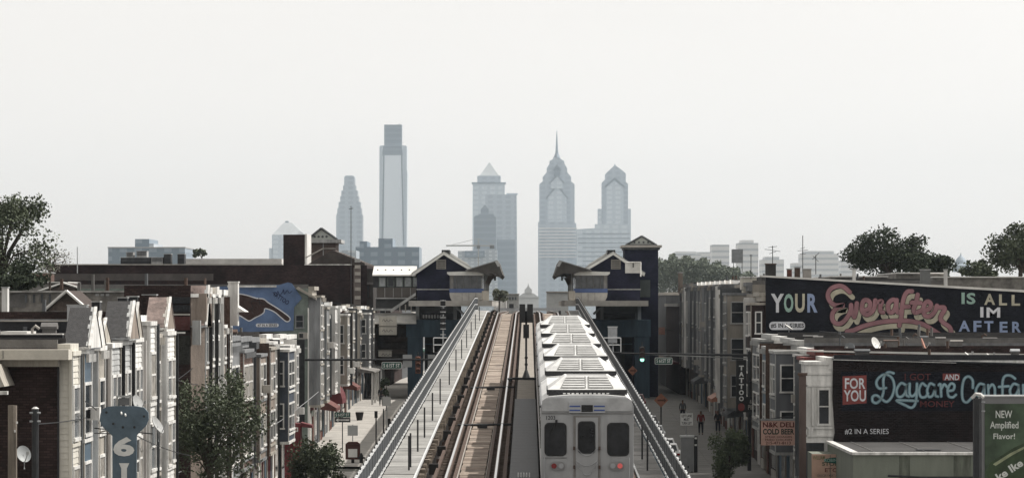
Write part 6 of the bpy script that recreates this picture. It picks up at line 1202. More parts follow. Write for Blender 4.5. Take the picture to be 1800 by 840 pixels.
# ================================================================ PEOPLE
def skin(name, m_, parent, joints, bones, smooth=True, org=(0,0,0)):
    me = bpy.data.meshes.new(name); me.from_pydata([tuple(Vector(j[0]) ) for j in joints], bones, []); me.materials.append(m_)
    o = bpy.data.objects.new(name, me); S.collection.objects.link(o); o.parent = parent
    sk = o.modifiers.new('skin', 'SKIN'); sk.use_smooth_shade = True
    for i, j in enumerate(joints): me.skin_vertices[0].data[i].radius = (j[1], j[1] if len(j) < 3 else j[2]); me.skin_vertices[0].data[i].use_root = (i == 0)
    sb = o.modifiers.new('sub', 'SUBSURF'); sb.levels = 1; sb.render_levels = 2; return o
def person(px, D, label, shirt, trouser, hairc, stride=.25, flip=1, cap=False, h=1.72):
    k = h/1.72; t = thing('person', label, 'person', (PX(px,D), D, zs(D))); t.rotation_euler = (0, 0, 0 if flip > 0 else math.pi); t.scale = (k, k, k)
    SK = mat('skin_brown', (.13,.075,.05), .6, .15, 5, 0); s = stride
    J = [((0,0,.95),.12,.10),((0,0,1.15),.115,.09),((0,0,1.38),.15,.09),((0,0,1.5),.055),((0,.01,1.59),.095,.11),((0,.015,1.69),.085,.10),
         ((-.18,0,1.42),.055),((-.24,.05,1.14),.045),((-.22,.16,.92),.03),((.18,0,1.42),.05),((.24,-.05,1.14),.04),((.22,.04,.90),.03),
         ((-.10,0,.9),.09),((-.11,s*.5,.5),.06),((-.11,s*.6-.05,.08),.04),((-.11,s*.6+.10,.04),.035),((.10,0,.9),.09),((.11,-s*.3,.5),.06),((.11,-s*.8,.10),.04),((.11,-s*.8+.14,.04),.035)]
    Bn = [(0,1),(1,2),(2,3),(3,4),(4,5),(2,6),(6,7),(7,8),(2,9),(9,10),(10,11),(0,12),(12,13),(13,14),(14,15),(0,16),(16,17),(17,18),(18,19)]
    # five short fingers and a thumb on each hand
    for (hnd, ex) in ((8, -1), (11, 1)):
        hp = Vector(J[hnd][0])
        for f_ in range(5):
            o_ = Vector((ex*.01, -.024 + .016*f_, 0)) if f_ < 4 else Vector((-ex*.02, .03, .02)); tip = hp + o_ + Vector((0, .01, -.085 if f_ < 4 else -.05))
            J.append((tuple(tip), .009)); Bn.append((hnd, len(J)-1))
    skin('body', SK, t, J, Bn)
    skin('shirt', shirt, t, [((0,0,.88),.145,.12),((0,0,1.12),.135,.115),((0,0,1.38),.165,.115),((0,0,1.47),.08),((-.185,0,1.42),.068),((-.24,.05,1.14),.055),((-.23,.13,1.0),.045),((.185,0,1.42),.068),((.24,-.05,1.14),.055),((.23,.02,1.0),.045)], [(0,1),(1,2),(2,3),(2,4),(4,5),(5,6),(2,7),(7,8),(8,9)])
    skin('trousers', trouser, t, [((0,0,.96),.135,.12),((-.10,0,.88),.105),((-.11,s*.5,.5),.078),((-.11,s*.6-.05,.12),.06),((.10,0,.88),.105),((.11,-s*.3,.5),.078),((.11,-s*.8,.14),.06)], [(0,1),(1,2),(2,3),(0,4),(4,5),(5,6)])
    skin('hair', hairc, t, [((0,-.02,1.67),.105,.115),((0,-.02,1.72),.08,.09)], [(0,1)])
    skin('shoe', BLK, t, [((-.11,s*.6-.07,.05),.045),((-.11,s*.6+.13,.035),.038)], [(0,1)]); skin('shoe', BLK, t, [((.11,-s*.8-.03,.05),.045),((.11,-s*.8+.16,.035),.038)], [(0,1)])
    e = MB(); 
    for sx in (-.028, .028): e.box(sx-.008, sx+.008, .10, .125, 1.612, 1.622)
    e.box(-.022, .022, .10, .12, 1.555, 1.561); e.v = [(v[0]+wloc(t).x, v[1]+wloc(t).y, v[2]+wloc(t).z) for v in e.v]; e.build('face_features', BLK, t)
    n_ = MB().tube([(0,.085,1.61),(0,.115,1.585)], .01, 5, .014); n_.v = [(v[0]+wloc(t).x, v[1]+wloc(t).y, v[2]+wloc(t).z) for v in n_.v]; n_.build('nose', SK, t)
    return t
HB = mat('hair_black', (.01,.009,.008), .7, .3, 8, 0)
person(1232, 349, 'person in a dark red top walking away on the shaded right pavement', mat('shirt_dark_red', (.15,.015,.015), .8, .2, 4, 0), mat('trouser_dark', (.02,.022,.03), .8, .2, 4, 0), HB, .25, 1, h=1.8)
person(1262, 352, 'person in black clothes standing close to the right shopfronts', mat('shirt_black', (.012,.012,.014), .8, .2, 4, 0), mat('trouser_dark', (.02,.022,.03)), HB, .1, -1)
person(1200, 372, 'person in grey jacket and dark trousers on the shaded right kerb', mat('shirt_grey', (.08,.085,.09), .8, .2, 4, 0), mat('trouser_dark', (.02,.022,.03)), HB, .2, 1)
person(670, 402, 'person in a dark coat walking beyond the slim young tree on the left', mat('coat_dark', (.02,.02,.022), .8, .2, 4, 0), mat('trouser_dark', (.02,.022,.03)), HB, .3, -1)
person(1345, 258, 'person in black beside the right shop below the delicatessen sign', mat('shirt_black', (.012,.012,.014)), mat('trouser_dark', (.02,.022,.03)), HB, .1, 1)
# ================================================================ VEHICLES
def car(x, y, label, m_, kind='car', rot=0, name='parked_car'):
    z = zs(y) - .115; L, W, H = (4.6, 1.8, 1.45) if kind == 'car' else (5.4, 2.0, 2.2)
    t = thing(name, label, kind, (x, y, z)); X = lambda pts: [(y - L/2 + a*L, z + b*H) for a, b in pts]
    body = [(0,.25),(0,.58),(.03,.66),(.16,.70),(.26,.72),(.78,.68),(.97,.62),(1,.5),(1,.25)] if kind == 'car' else [(0,.18),(0,.52),(.02,.56),(.2,.6),(.98,.58),(1,.5),(1,.18)]
    cab = [(.10,.68),(.20,.97),(.30,1),(.55,1),(.62,.97),(.80,.68)] if kind == 'car' else [(.01,.55),(.03,.97),(.06,1),(.72,1),(.78,.97),(.90,.58)]
    MB().prism_x(X(body), x-W/2, x+W/2).build('body', m_, t)
    MB().loft([(x-W/2+.06, a, b) if b < z+H*.8 else (x-W/2+.22, a, b) for a, b in X(cab)], [(x+W/2-.06, a, b) if b < z+H*.8 else (x+W/2-.22, a, b) for a, b in X(cab)]).build('cabin', m_, t)
    ga = [(.105,.70),(.195,.94)] if kind == 'car' else [(.012,.6),(.03,.92)]
    g0, g1 = X(ga); MB().add([(x-W/2+.2, g0[0]-.03, g0[1]), (x+W/2-.2, g0[0]-.03, g0[1]), (x+W/2-.3, g1[0]-.03, g1[1]), (x-W/2+.3, g1[0]-.03, g1[1])], [(0,1,2,3)]).build('rear_window', GLASS, t)
    for s in (-1, 1):
        q = X([(.22,.70),(.29,.93),(.56,.93),(.70,.70)]) if kind == 'car' else X([(.08,.6),(.08,.9),(.7,.9),(.82,.6)])
        xa = x + s*(W/2-.055); xb = x + s*(W/2-.20); MB().add([(xa,q[0][0],q[0][1]),(xb,q[1][0],q[1][1]),(xb,q[2][0],q[2][1]),(xa,q[3][0],q[3][1])], [(0,1,2,3)]).build('side_window', GLASS, t)
        for wy in (-L*.31, L*.31):
            wl = MB().tube([(x+s*(W/2-.22), y+wy, z+.33), (x+s*(W/2+.01), y+wy, z+.33)], .33, 14).build('tyre', BLK, t); MB().tube([(x+s*(W/2+.012), y+wy, z+.33), (x+s*(W/2+.03), y+wy, z+.33)], .2, 10).build('rim', STEEL, wl)
        MB().box(min(x+s*W/2*.95, x+s*W/2*.62), max(x+s*W/2*.95, x+s*W/2*.62), y-L/2-.02, y-L/2+.03, z+H*.48, z+H*.58).build('tail_light', mat('tail_red', (.3,.01,.01), .3, .1, 3, 0), t)
        MB().box(min(x+s*W/2*.95, x+s*W/2*.62), max(x+s*W/2*.95, x+s*W/2*.62), y+L/2-.03, y+L/2+.02, z+H*.45, z+H*.55).build('headlight', SIGNW, t)
    MB().box(x-.9, x+.9, y-L/2-.08, y-L/2-.003, z+.28, z+.48).build('bumper', m_, t)
    if name == 'parked_car': MB().box(x-.26, x+.26, y-L/2-.095, y-L/2-.082, z+.32, z+.44).build('number_plate', SIGNW, t)
PWH = mat('car_white', (.70,.70,.69), .25, .05, 2, 0, spec=.6); PBK = mat('car_black', (.012,.013,.015), .2, .1, 2, 0, spec=.6); PSV = mat('car_silver', (.38,.39,.40), .3, .05, 2, 0, metal=.4); PRD = mat('car_maroon', (.10,.015,.015), .25, .1, 2, 0, spec=.6)
car(9.1, 309, 'white saloon car waiting beside the right railing at the junction', PWH); car(9.1, 316, 'second white saloon just ahead at the right kerb', PWH); car(8.9, 336, 'silver car ahead of the two white saloons', PSV)
car(8.9, 352, 'black saloon parked by the orange diamond sign', PBK); car(12.0, 560, 'white van far down the shaded right street', PWH, 'van'); car(9.0, 395, 'dark maroon car under the station on the right', PRD)
car(-8.8, 505, 'silver car far down the left street beyond the young tree', PSV); car(-9.0, 530, 'white van at the far end of the left street', PWH, 'van'); car(-8.9, 480, 'black car on the left below the station wing', PBK); car(-11.2, 560, 'maroon car at the far end of the left street', PRD)
# ================================================================ MIDDLE DISTANCE
def block(px0, px1, yt, D, label, m_, dep=20, name='building', cat='building', yb=None, extra=(), grp=None, wins=0, roof=None):
    t = thing(name, label, cat, (PX((px0+px1)/2,D), D, zs(D)), grp); zb = zs(D) - 2 if yb is None else PZ(yb, D)
    MB().box(PX(px0,D), PX(px1,D), D, D+dep, zb, PZ(yt,D)).build('wall', m_, t)
    for i, (a, b, y0, y1, mm_) in enumerate(extra): MB().box(PX(a,D), PX(b,D), D+1+i*.1, D+dep-1, PZ(y1,D)+.01, PZ(y0,D)).build('upper_block', mm_, t)
    for r_ in range(wins):
        n = max(2, int((px1-px0)/6)); 
        for k in range(n):
            a = px0 + 2 + k*(px1-px0-4)/n; f_ = MB().box(PX(a,D), PX(a+(px1-px0-4)/n*.55,D), D-.2, D-.01, PZ(yt+9+r_*9,D), PZ(yt+4+r_*9,D)).build('window', mat('far_window', (.06,.07,.08), .4, .1, 1, 0), t)
    if roof: MB().box(PX(px0-1,D), PX(px1+1,D), D-.5, D+dep+.5, PZ(yt,D)+.01, PZ(yt-2,D)).build('roof', roof, t)
    return t
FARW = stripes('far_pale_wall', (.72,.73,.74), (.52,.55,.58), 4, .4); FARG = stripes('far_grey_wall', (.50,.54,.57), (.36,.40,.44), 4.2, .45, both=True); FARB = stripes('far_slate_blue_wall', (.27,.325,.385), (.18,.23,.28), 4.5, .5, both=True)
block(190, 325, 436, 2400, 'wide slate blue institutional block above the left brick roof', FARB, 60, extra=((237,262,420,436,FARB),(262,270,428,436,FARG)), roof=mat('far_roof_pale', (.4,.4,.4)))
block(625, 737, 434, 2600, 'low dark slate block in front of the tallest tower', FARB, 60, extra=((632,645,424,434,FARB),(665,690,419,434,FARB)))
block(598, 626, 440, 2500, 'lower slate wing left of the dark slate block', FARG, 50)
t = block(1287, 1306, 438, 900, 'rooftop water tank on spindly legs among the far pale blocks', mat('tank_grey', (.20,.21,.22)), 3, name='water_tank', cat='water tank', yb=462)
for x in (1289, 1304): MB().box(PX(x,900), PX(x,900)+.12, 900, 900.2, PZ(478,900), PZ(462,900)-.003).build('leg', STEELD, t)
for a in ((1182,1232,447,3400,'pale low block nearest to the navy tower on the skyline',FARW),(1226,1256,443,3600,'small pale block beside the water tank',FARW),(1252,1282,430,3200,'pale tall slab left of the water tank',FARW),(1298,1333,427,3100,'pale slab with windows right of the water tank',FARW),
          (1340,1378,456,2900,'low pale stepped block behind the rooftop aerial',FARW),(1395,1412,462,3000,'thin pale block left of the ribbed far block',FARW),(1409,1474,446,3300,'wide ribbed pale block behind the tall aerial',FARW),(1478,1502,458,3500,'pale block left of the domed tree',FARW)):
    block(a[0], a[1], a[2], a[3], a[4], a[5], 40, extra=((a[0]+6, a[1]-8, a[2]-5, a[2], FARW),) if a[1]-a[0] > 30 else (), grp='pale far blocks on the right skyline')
# domed building on the right horizon
t = thing('domed_building', 'tiny pale blue ribbed dome on the horizon between the right hand trees', 'domed building', (PX(1689,5200), 5200, 0))
q = [(1673,473),(1673,466),(1678,464),(1680,458),(1684,453),(1687,450),(1689,446),(1691,450),(1694,453),(1698,458),(1700,464),(1705,466),(1705,473)]
n = 16; m = MB(); pr = [(16,478),(16,466),(11,464),(9.5,458),(6,453),(2.5,450),(1.2,448),(.3,444)]; c0 = PX(1689,5200)
rings = [[(c0 + r_*5200/F*math.cos(2*math.pi*i/n), 5200 + r_*5200/F*math.sin(2*math.pi*i/n), PZ(y,5200)) for i in range(n)] for r_, y in pr]
for a, b in zip(rings, rings[1:]): m.loft(a, b, cap=False)
m.build('dome', mat('far_dome', (.3,.35,.4)), t)
# gap between the stations: small far roofs
block(1003, 948, 517, 900, 'x', CONC) if False else None
block(961, 999, 514, 620, 'pale flat roofed shed seen between the tracks and right canopy', mat('pale_shed', (.42,.43,.42), .8, .15, 1, .1), 10, name='shed', cat='shed', roof=CONC)
block(868, 890, 524, 640, 'small white hut left of the track gap', WHITE, 8, name='hut', cat='hut', roof=ROOFG); block(888, 912, 518, 900, 'grey roofed house in the track gap', mat('gap_house', (.30,.30,.29)), 10, wins=1, roof=ROOFG)
D = 1500; t = thing('church', 'hazy pale church with small cupola at the vanishing point of the tracks', 'church', (PX(928,D), D, zs(D)))
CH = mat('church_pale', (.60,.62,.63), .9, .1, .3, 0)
MB().box(PX(910,D), PX(947,D), D, D+25, zs(D), PZ(523,D)).build('wall', CH, t); MB().prism_y([(PX(908,D),PZ(523,D)),(PX(949,D),PZ(523,D)),(PX(937,D),PZ(515,D)),(PX(920,D),PZ(515,D))], D-.5, D+25).build('roof', CH, t)
MB().box(PX(922,D), PX(935,D), D-1, D+3, PZ(515,D), PZ(509,D)).build('cupola', CH, t); MB().prism_y([(PX(922,D),PZ(509,D)),(PX(935,D),PZ(509,D)),(PX(930,D),PZ(504,D)),(PX(928.5,D),PZ(497,D)),(PX(927,D),PZ(504,D))], D-1, D+3).build('spirelet', CH, t)
# gantry across the tracks where they crest
t = thing('signal_gantry', 'low steel gantry across the tracks at the crest before the platforms', 'gantry', (0, 600, zr(600)))
MB().box(PX(872,600), PX(985,600), 600, 600.5, PZ(546,600), PZ(541,600)).build('beam', STEEL, t)
for x in (873, 984): MB().box(PX(x,600)-.15, PX(x,600)+.15, 600, 600.4, zr(600)-.4, PZ(546,600)).build('leg', STEELD, t)
MB().box(PX(895,600), PX(903,600), 599.7, 599.95, PZ(541,600), PZ(534,600)).build('signal_head', BLK, t)
# rooftops clutter on the right skyline
def aerial(px, D, y0, y1, label, arms):
    x = PX(px,D); t = thing('roof_aerial', label, 'aerial', (x, D, PZ(y1,D))); MB().cyl(x, D, PZ(y1,D), PZ(y0,D), .03, 5).build('mast', STEELD, t)
    for (ya, wl, tl) in arms: MB().tube([(x-wl*D/F, D, PZ(ya+tl,D)), (x+wl*D/F, D, PZ(ya-tl,D))], .022, 4).build('element', STEELD, t)
aerial(1358, 320, 432, 480, 'television aerial with crossed arms above the black mural', ((434,8,1),(440,14,-2),(444,6,2))); aerial(1411, 330, 414, 478, 'tallest thin aerial mast above the black mural', ((440,9,1),(446,5,0),(436,4,1)))
aerial(1320, 315, 447, 490, 'short black roof mast with stay wire', ((449,3,0),)); aerial(1434, 330, 448, 482, 'forked thin aerial left of the domed tree', ((450,6,6),(455,5,-5)))
for i, (px, yt, w_, m_, lb) in enumerate(((1355,463,18,ROOFD,'squat dark round vent stack above the mural corner'),(1388,472,8,BR_RED,'small red chimney pot second from the mural corner'),(1402,469,9,RUST,'dark red square stack beside the small red pot'),(1419,472,14,CONC,'grey capped stack right of the red pots'),(1502,472,5,WHITE,'white pipe stack left of the domed tree'),(1627,473,17,mat('stack_grey', (.17,.175,.17)),'grey square stack rising from the mural roof edge'),(1663,473,5,WHITE,'small white pipe near the right trees'),(1196,478,8,TAN,'small tan chimney at the left end of the right row'))):
    d = 312 if i < 7 else 440; t = thing('roof_stack', lb, 'chimney', (PX(px,d), d, PZ(500,d)), 'stacks on the right roofs')
    MB().box(PX(px-w_/2,d), PX(px+w_/2,d), d, d+.7, PZ(512,d), PZ(yt+2,d)).build('shaft', m_, t); MB().box(PX(px-w_/2-1,d), PX(px+w_/2+1,d), d-.04, d+.74, PZ(yt+2,d)+.003, PZ(yt,d)).build('cap', LGREY if i != 0 else RUST, t)
for i, (x0, x1, y, D, lb) in enumerate(((1460,1560,487,345,'low pale parapet roof behind the mural under the domed tree'),(1575,1660,481,360,'thin white roof line right of the domed tree'),(1640,1830,488,350,'long pale roof strip at the right above the mural'),(1200,1345,486,330,'long dark flat roof edge above the shaded right row'))):
    t = thing('flat_roof_building', lb, 'roof', (PX(x0,D), D, PZ(y+12,D))); MB().box(PX(x0,D), PX(x1,D), D, D+20, zs(D), PZ(y,D)).build('wall', ROOFD if i == 3 else WG, t) if i != 3 else MB().box(16.5, PX(x1,D), D, D+90, PZ(500,D), PZ(y,D)).build('wall', ROOFD, t)
    if i != 3: MB().box(PX(x0-1,D), PX(x1+1,D), D-.3, D+20, PZ(y,D)+.003, PZ(y-2,D)).build('coping', ROOFW, t)
# street walls beyond the station
for sd, xx, lab in ((-1, -14.9, 'left'), (1, 14.6, 'right')):
    for k in range(6):
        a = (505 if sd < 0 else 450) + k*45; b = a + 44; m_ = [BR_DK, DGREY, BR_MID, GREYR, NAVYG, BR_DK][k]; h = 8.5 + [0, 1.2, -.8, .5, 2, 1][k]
        t = thing('street_building', ['dark brick','charcoal','brown brick','dark grey','navy grey','low dark'][k] + ' shop building beyond the station on the ' + ('sunny north side' if sd < 0 else 'shaded south side'), 'building', (xx, a, zs(a)), 'shop buildings beyond the station')
        x0, x1 = sorted((xx, xx + sd*14)); MB().box(x0, x1, a, b, zs(a)-1, zs(a)+h).build('wall', m_, t); MB().box(x0-.2, x1+.2, a-.2, b+.1, zs(a)+h+.003, zs(a)+h+.3).build('cornice', CONC, t)
        for l in range(2):
            for j in range(3):
                f_ = MB().box(xx+sd*(1+j*1.9)-.45, xx+sd*(1+j*1.9)+.45, a-.08, a-.004, zs(a)+4+l*2.6, zs(a)+5.6+l*2.6).build('window', WHITER, t); MB().box(xx+sd*(1+j*1.9)-.36, xx+sd*(1+j*1.9)+.36, a-.1, a-.081, zs(a)+4.1+l*2.6, zs(a)+5.5+l*2.6).build('pane', GLASS, f_)
        MB().box(min(xx, xx-sd*1.4), max(xx, xx-sd*1.4), a+4, a+30, zs(a)+2.9, zs(a)+3.1).build('shop_canopy', [RED, TAN, SGREEN, LGREY, BLUE, RED][k], t)
# small sheds and roofs behind the left big tree
block(-10, 120, 497, 420, 'low grey roofed building beneath the far left tree', ROOFG, 10, roof=ROOFW, name='low_building'); block(42, 84, 480, 430, 'small brown brick shed beside the far left tree', BR_MID, 6, roof=STEEL, name='low_building')
RC = random.Random(5)
kinds = [('vent_box', 'low sheet metal vent box'), ('roof_hatch', 'raised roof hatch'), ('pipe_stub', 'bent vent pipe')]
spots = [(RC.uniform(16.5, 34), RC.uniform(236, 240), PZ(631,233)+.1) for _ in range(7)] + [(RC.uniform(16.5, 34), RC.uniform(243, 278), 18.0) for _ in range(22)] + [(-RC.uniform(16.2, 21), RC.uniform(233, 262), 18.1) for _ in range(12)] + [(-RC.uniform(16, 27), RC.uniform(153, 190), 18.8) for _ in range(10)]
for i, (x, y, z) in enumerate(spots):
    kd, nm = kinds[i % 3]; where = 'roof above the daycare mural' if i < 7 else ('flat roofs between both murals' if i < 29 else ('low roofs left of the street' if i < 41 else 'near left terrace roofs'))
    rank = sorted(q[1] for j, q in enumerate(spots) if j % 3 == i % 3 and (j < 7, j < 29, j < 41) == (i < 7, i < 29, i < 41)).index(y); od = ['first','second','third','fourth','fifth','sixth','seventh','eighth','ninth'][rank]
    t = thing(kd, nm + ', ' + od + ' nearest, on the ' + where, 'roof vent', (x, y, z), {'vent_box': 'vent boxes', 'roof_hatch': 'roof hatches', 'pipe_stub': 'pipe stubs'}[kd] + ' on the ' + where)
    w_, h = RC.uniform(.15, .4), RC.uniform(.25, .6) * (.5 if 6 < i < 29 else 1); m_ = RC.choice([STEEL, DGREY, RUST, CONCD, CONC])
    if kd == 'pipe_stub': MB().tube([(x, y, z-.2), (x, y, z+h), (x+.12, y-.08, z+h+.1), (x+.25, y-.1, z+h)], .05, 7).build('pipe', m_, t)
    else:
        MB().box(x-w_, x+w_, y-w_, y+w_, z-.2, z+h*.6).build('curb', CONCD, t); MB().prism_x([(y-w_-.06, z+h*.6+.002), (y+w_+.06, z+h*.6+.002), (y+w_+.06, z+h*.75), (y, z+h), (y-w_-.06, z+h*.75)], x-w_-.05, x+w_+.05).build('lid', m_, t)
for i, (a, b, sg, lb) in enumerate((((16,236,17.6),(36,239,17.3),.35,'black cable slung low over the roof above the daycare mural'),((15.6,250,18.6),(34,262,18.3),.3,'grey cable looping across the flat roofs between the murals'),((-15.6,233,18.8),(-21,300,19.5),.4,'slack cable over the low roofs left of the street'),((-15.3,195,17.2),(-14.6,228,16.6),.5,'dark service cable between the first two left terraces'),((15.1,262,15.6),(15.1,296,16.2),.6,'dark service cable along the blue grey house fronts'))): wire(a, b, sg, lb, .022)
# ================================================================ SKYLINE
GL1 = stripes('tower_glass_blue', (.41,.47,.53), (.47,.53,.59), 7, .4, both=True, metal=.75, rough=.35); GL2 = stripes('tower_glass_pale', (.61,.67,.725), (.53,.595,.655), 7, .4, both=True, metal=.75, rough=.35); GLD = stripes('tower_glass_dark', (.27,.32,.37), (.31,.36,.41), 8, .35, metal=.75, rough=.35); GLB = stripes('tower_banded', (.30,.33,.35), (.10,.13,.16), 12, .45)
def extr(parent, name, pts, D, dep, m_, y0=0): return MB().prism_y([(PX(x,D), PZ(y,D)) for x, y in pts], D+y0, D+y0+dep).build(name, m_, parent)
BASE = 590; T = 6650
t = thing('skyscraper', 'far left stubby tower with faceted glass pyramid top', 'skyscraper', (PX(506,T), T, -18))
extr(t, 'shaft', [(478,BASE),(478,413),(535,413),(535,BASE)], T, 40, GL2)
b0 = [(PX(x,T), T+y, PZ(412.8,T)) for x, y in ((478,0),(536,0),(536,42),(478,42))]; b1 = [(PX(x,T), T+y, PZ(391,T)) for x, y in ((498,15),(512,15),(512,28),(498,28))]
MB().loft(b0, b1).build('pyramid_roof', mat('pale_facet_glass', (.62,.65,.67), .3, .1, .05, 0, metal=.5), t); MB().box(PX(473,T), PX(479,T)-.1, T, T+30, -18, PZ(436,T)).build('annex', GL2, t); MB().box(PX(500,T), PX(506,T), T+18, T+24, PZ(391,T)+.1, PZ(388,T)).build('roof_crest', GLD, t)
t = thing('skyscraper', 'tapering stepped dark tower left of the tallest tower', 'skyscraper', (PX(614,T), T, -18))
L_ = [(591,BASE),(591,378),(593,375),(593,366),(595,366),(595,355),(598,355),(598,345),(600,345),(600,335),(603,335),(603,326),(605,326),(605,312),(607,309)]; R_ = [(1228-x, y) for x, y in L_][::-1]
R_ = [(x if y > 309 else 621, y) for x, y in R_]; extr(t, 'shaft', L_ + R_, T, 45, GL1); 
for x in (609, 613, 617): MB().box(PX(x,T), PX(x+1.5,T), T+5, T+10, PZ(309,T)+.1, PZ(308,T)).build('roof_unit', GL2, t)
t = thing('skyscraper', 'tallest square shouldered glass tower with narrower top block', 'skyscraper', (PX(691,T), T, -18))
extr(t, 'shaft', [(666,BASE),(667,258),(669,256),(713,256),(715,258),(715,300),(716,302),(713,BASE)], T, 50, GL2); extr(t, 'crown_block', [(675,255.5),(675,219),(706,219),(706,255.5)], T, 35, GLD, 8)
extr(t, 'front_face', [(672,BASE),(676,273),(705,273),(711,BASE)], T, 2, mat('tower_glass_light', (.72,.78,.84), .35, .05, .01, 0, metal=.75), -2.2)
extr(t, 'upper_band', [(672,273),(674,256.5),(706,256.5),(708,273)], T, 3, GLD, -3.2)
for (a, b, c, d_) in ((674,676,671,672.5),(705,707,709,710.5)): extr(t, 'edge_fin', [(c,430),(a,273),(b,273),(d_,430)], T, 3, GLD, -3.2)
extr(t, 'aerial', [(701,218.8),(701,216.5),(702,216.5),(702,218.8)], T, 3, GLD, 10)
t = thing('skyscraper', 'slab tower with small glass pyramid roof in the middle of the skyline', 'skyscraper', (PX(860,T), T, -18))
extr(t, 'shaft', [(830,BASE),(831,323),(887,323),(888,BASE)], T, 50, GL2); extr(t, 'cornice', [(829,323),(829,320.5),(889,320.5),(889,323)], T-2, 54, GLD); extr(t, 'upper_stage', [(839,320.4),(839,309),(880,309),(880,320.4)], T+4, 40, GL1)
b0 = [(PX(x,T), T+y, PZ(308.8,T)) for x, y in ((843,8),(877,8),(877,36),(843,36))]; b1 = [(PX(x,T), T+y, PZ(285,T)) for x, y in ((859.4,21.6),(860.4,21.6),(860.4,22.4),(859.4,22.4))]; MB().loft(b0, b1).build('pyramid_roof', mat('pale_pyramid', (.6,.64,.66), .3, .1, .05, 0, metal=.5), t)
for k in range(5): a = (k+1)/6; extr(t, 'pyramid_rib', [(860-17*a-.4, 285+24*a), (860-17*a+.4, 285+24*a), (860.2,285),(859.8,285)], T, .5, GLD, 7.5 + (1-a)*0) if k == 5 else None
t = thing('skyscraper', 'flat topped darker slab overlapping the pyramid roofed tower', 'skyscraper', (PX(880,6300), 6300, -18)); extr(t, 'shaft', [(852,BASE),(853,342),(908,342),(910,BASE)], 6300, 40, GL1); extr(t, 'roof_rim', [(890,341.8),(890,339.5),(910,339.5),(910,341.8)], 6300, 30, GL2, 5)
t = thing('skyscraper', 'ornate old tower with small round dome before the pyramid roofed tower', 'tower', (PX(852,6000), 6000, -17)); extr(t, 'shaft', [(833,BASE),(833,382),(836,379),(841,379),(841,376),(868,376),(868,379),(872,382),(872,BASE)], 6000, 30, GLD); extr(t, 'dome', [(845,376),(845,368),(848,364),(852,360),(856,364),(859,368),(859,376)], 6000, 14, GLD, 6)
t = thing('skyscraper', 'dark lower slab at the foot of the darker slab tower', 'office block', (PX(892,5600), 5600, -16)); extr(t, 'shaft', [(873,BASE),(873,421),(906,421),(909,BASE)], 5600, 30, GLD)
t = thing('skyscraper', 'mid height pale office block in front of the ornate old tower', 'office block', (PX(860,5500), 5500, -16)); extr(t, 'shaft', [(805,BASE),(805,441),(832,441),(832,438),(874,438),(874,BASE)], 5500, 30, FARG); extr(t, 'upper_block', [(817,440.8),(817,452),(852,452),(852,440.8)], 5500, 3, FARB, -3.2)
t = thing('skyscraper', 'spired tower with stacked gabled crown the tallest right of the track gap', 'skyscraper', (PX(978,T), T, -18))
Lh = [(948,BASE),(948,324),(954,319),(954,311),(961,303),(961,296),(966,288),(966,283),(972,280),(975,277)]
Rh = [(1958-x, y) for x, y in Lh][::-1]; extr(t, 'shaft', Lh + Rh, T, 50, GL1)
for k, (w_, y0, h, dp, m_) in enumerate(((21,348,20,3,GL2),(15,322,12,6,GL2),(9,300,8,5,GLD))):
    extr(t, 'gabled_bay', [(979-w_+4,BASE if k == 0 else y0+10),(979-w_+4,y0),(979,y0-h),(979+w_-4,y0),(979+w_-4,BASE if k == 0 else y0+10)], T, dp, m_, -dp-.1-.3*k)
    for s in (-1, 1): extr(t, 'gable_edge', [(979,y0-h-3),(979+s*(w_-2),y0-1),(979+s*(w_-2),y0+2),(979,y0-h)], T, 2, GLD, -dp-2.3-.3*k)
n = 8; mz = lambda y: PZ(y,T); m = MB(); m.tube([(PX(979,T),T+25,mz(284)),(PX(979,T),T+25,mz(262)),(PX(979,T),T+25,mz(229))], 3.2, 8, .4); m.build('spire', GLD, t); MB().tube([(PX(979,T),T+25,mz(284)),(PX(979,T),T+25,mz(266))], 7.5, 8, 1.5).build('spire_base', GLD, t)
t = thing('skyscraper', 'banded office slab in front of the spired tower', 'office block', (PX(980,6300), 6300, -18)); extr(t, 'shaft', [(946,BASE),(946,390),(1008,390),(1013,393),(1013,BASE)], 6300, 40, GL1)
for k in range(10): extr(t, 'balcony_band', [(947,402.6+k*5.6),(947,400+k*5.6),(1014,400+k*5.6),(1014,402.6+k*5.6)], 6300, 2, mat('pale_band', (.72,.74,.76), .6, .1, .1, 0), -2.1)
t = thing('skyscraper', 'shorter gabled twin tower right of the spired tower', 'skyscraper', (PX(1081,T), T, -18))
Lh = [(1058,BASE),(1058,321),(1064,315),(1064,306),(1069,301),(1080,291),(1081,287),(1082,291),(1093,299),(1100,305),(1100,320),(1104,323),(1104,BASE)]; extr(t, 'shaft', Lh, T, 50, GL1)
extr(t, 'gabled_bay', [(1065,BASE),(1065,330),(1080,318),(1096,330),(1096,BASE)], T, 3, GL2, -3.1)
for s in (-1, 1): extr(t, 'gable_edge', [(1080.5,312),(1080.5+s*17,327),(1080.5+s*17,330),(1080.5,315.5)], T, 2, GLD, -5.3)
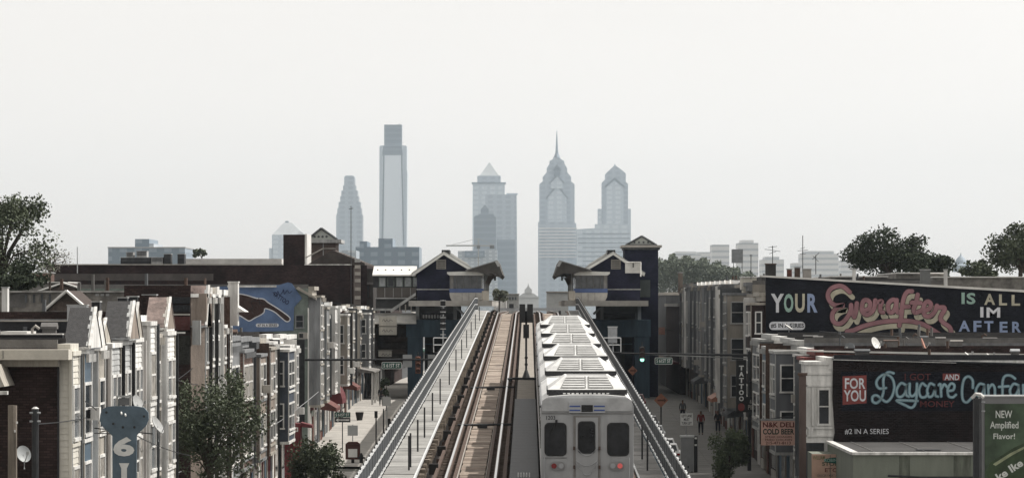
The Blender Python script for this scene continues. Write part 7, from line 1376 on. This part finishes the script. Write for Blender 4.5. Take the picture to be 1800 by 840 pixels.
extr(t, 'lower_wing', [(1051,BASE),(1051,367),(1057.8,367),(1057.8,BASE)], T, 40, GL2, 2); extr(t, 'lower_wing', [(1104.2,BASE),(1104.2,367),(1109,367),(1109,BASE)], T, 40, GL2, 2)
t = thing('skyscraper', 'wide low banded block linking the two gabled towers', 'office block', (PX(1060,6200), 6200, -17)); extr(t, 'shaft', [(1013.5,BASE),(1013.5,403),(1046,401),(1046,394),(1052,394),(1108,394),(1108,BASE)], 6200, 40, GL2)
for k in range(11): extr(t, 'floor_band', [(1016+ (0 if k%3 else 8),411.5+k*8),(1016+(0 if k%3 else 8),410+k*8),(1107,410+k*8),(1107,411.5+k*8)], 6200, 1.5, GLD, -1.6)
# tower crane
D = 4200; t = thing('tower_crane', 'pale tower crane with long horizontal jib before the middle towers', 'crane', (PX(841,D), D, zs(D)))
CR = mat('crane_grey', (.35,.35,.33), .6, .1, 1, 0); MB().box(PX(840,D), PX(842,D), D, D+1, zs(D), PZ(420,D)).build('mast', CR, t); MB().box(PX(784,D), PX(868,D), D, D+1.2, PZ(433,D), PZ(430.5,D)).build('jib', CR, t)
MB().tube([(PX(841,D),D,PZ(419,D)),(PX(795,D),D,PZ(430,D))], .25, 4).build('tie_rod', CR, t); MB().tube([(PX(841,D),D,PZ(419,D)),(PX(866,D),D,PZ(430,D))], .25, 4).build('tie_rod', CR, t); MB().box(PX(861,D), PX(869,D), D-.5, D-.02, PZ(437,D), PZ(431,D)).build('counterweight', CONCD, t); MB().box(PX(838,D), PX(844,D), D-1, D-.02, PZ(437,D), PZ(432,D)).build('cab', CONCD, t)
# ================================================================ HAZE
hz = MB().box(-3600, 3600, -160, 9200, -30, 300).build('haze', None)
hm = bpy.data.materials.new('haze'); hm.use_nodes = True; n = hm.node_tree; n.nodes.clear(); vo = n.nodes.new('ShaderNodeVolumePrincipled'); ou = n.nodes.new('ShaderNodeOutputMaterial')
vo.inputs['Density'].default_value = HAZE; vo.inputs['Color'].default_value = (.78,.89,1,1); vo.inputs['Anisotropy'].default_value = .3; n.links.new(vo.outputs[0], ou.inputs['Volume']); hz.data.materials.append(hm); tag(hz, kind='stuff')
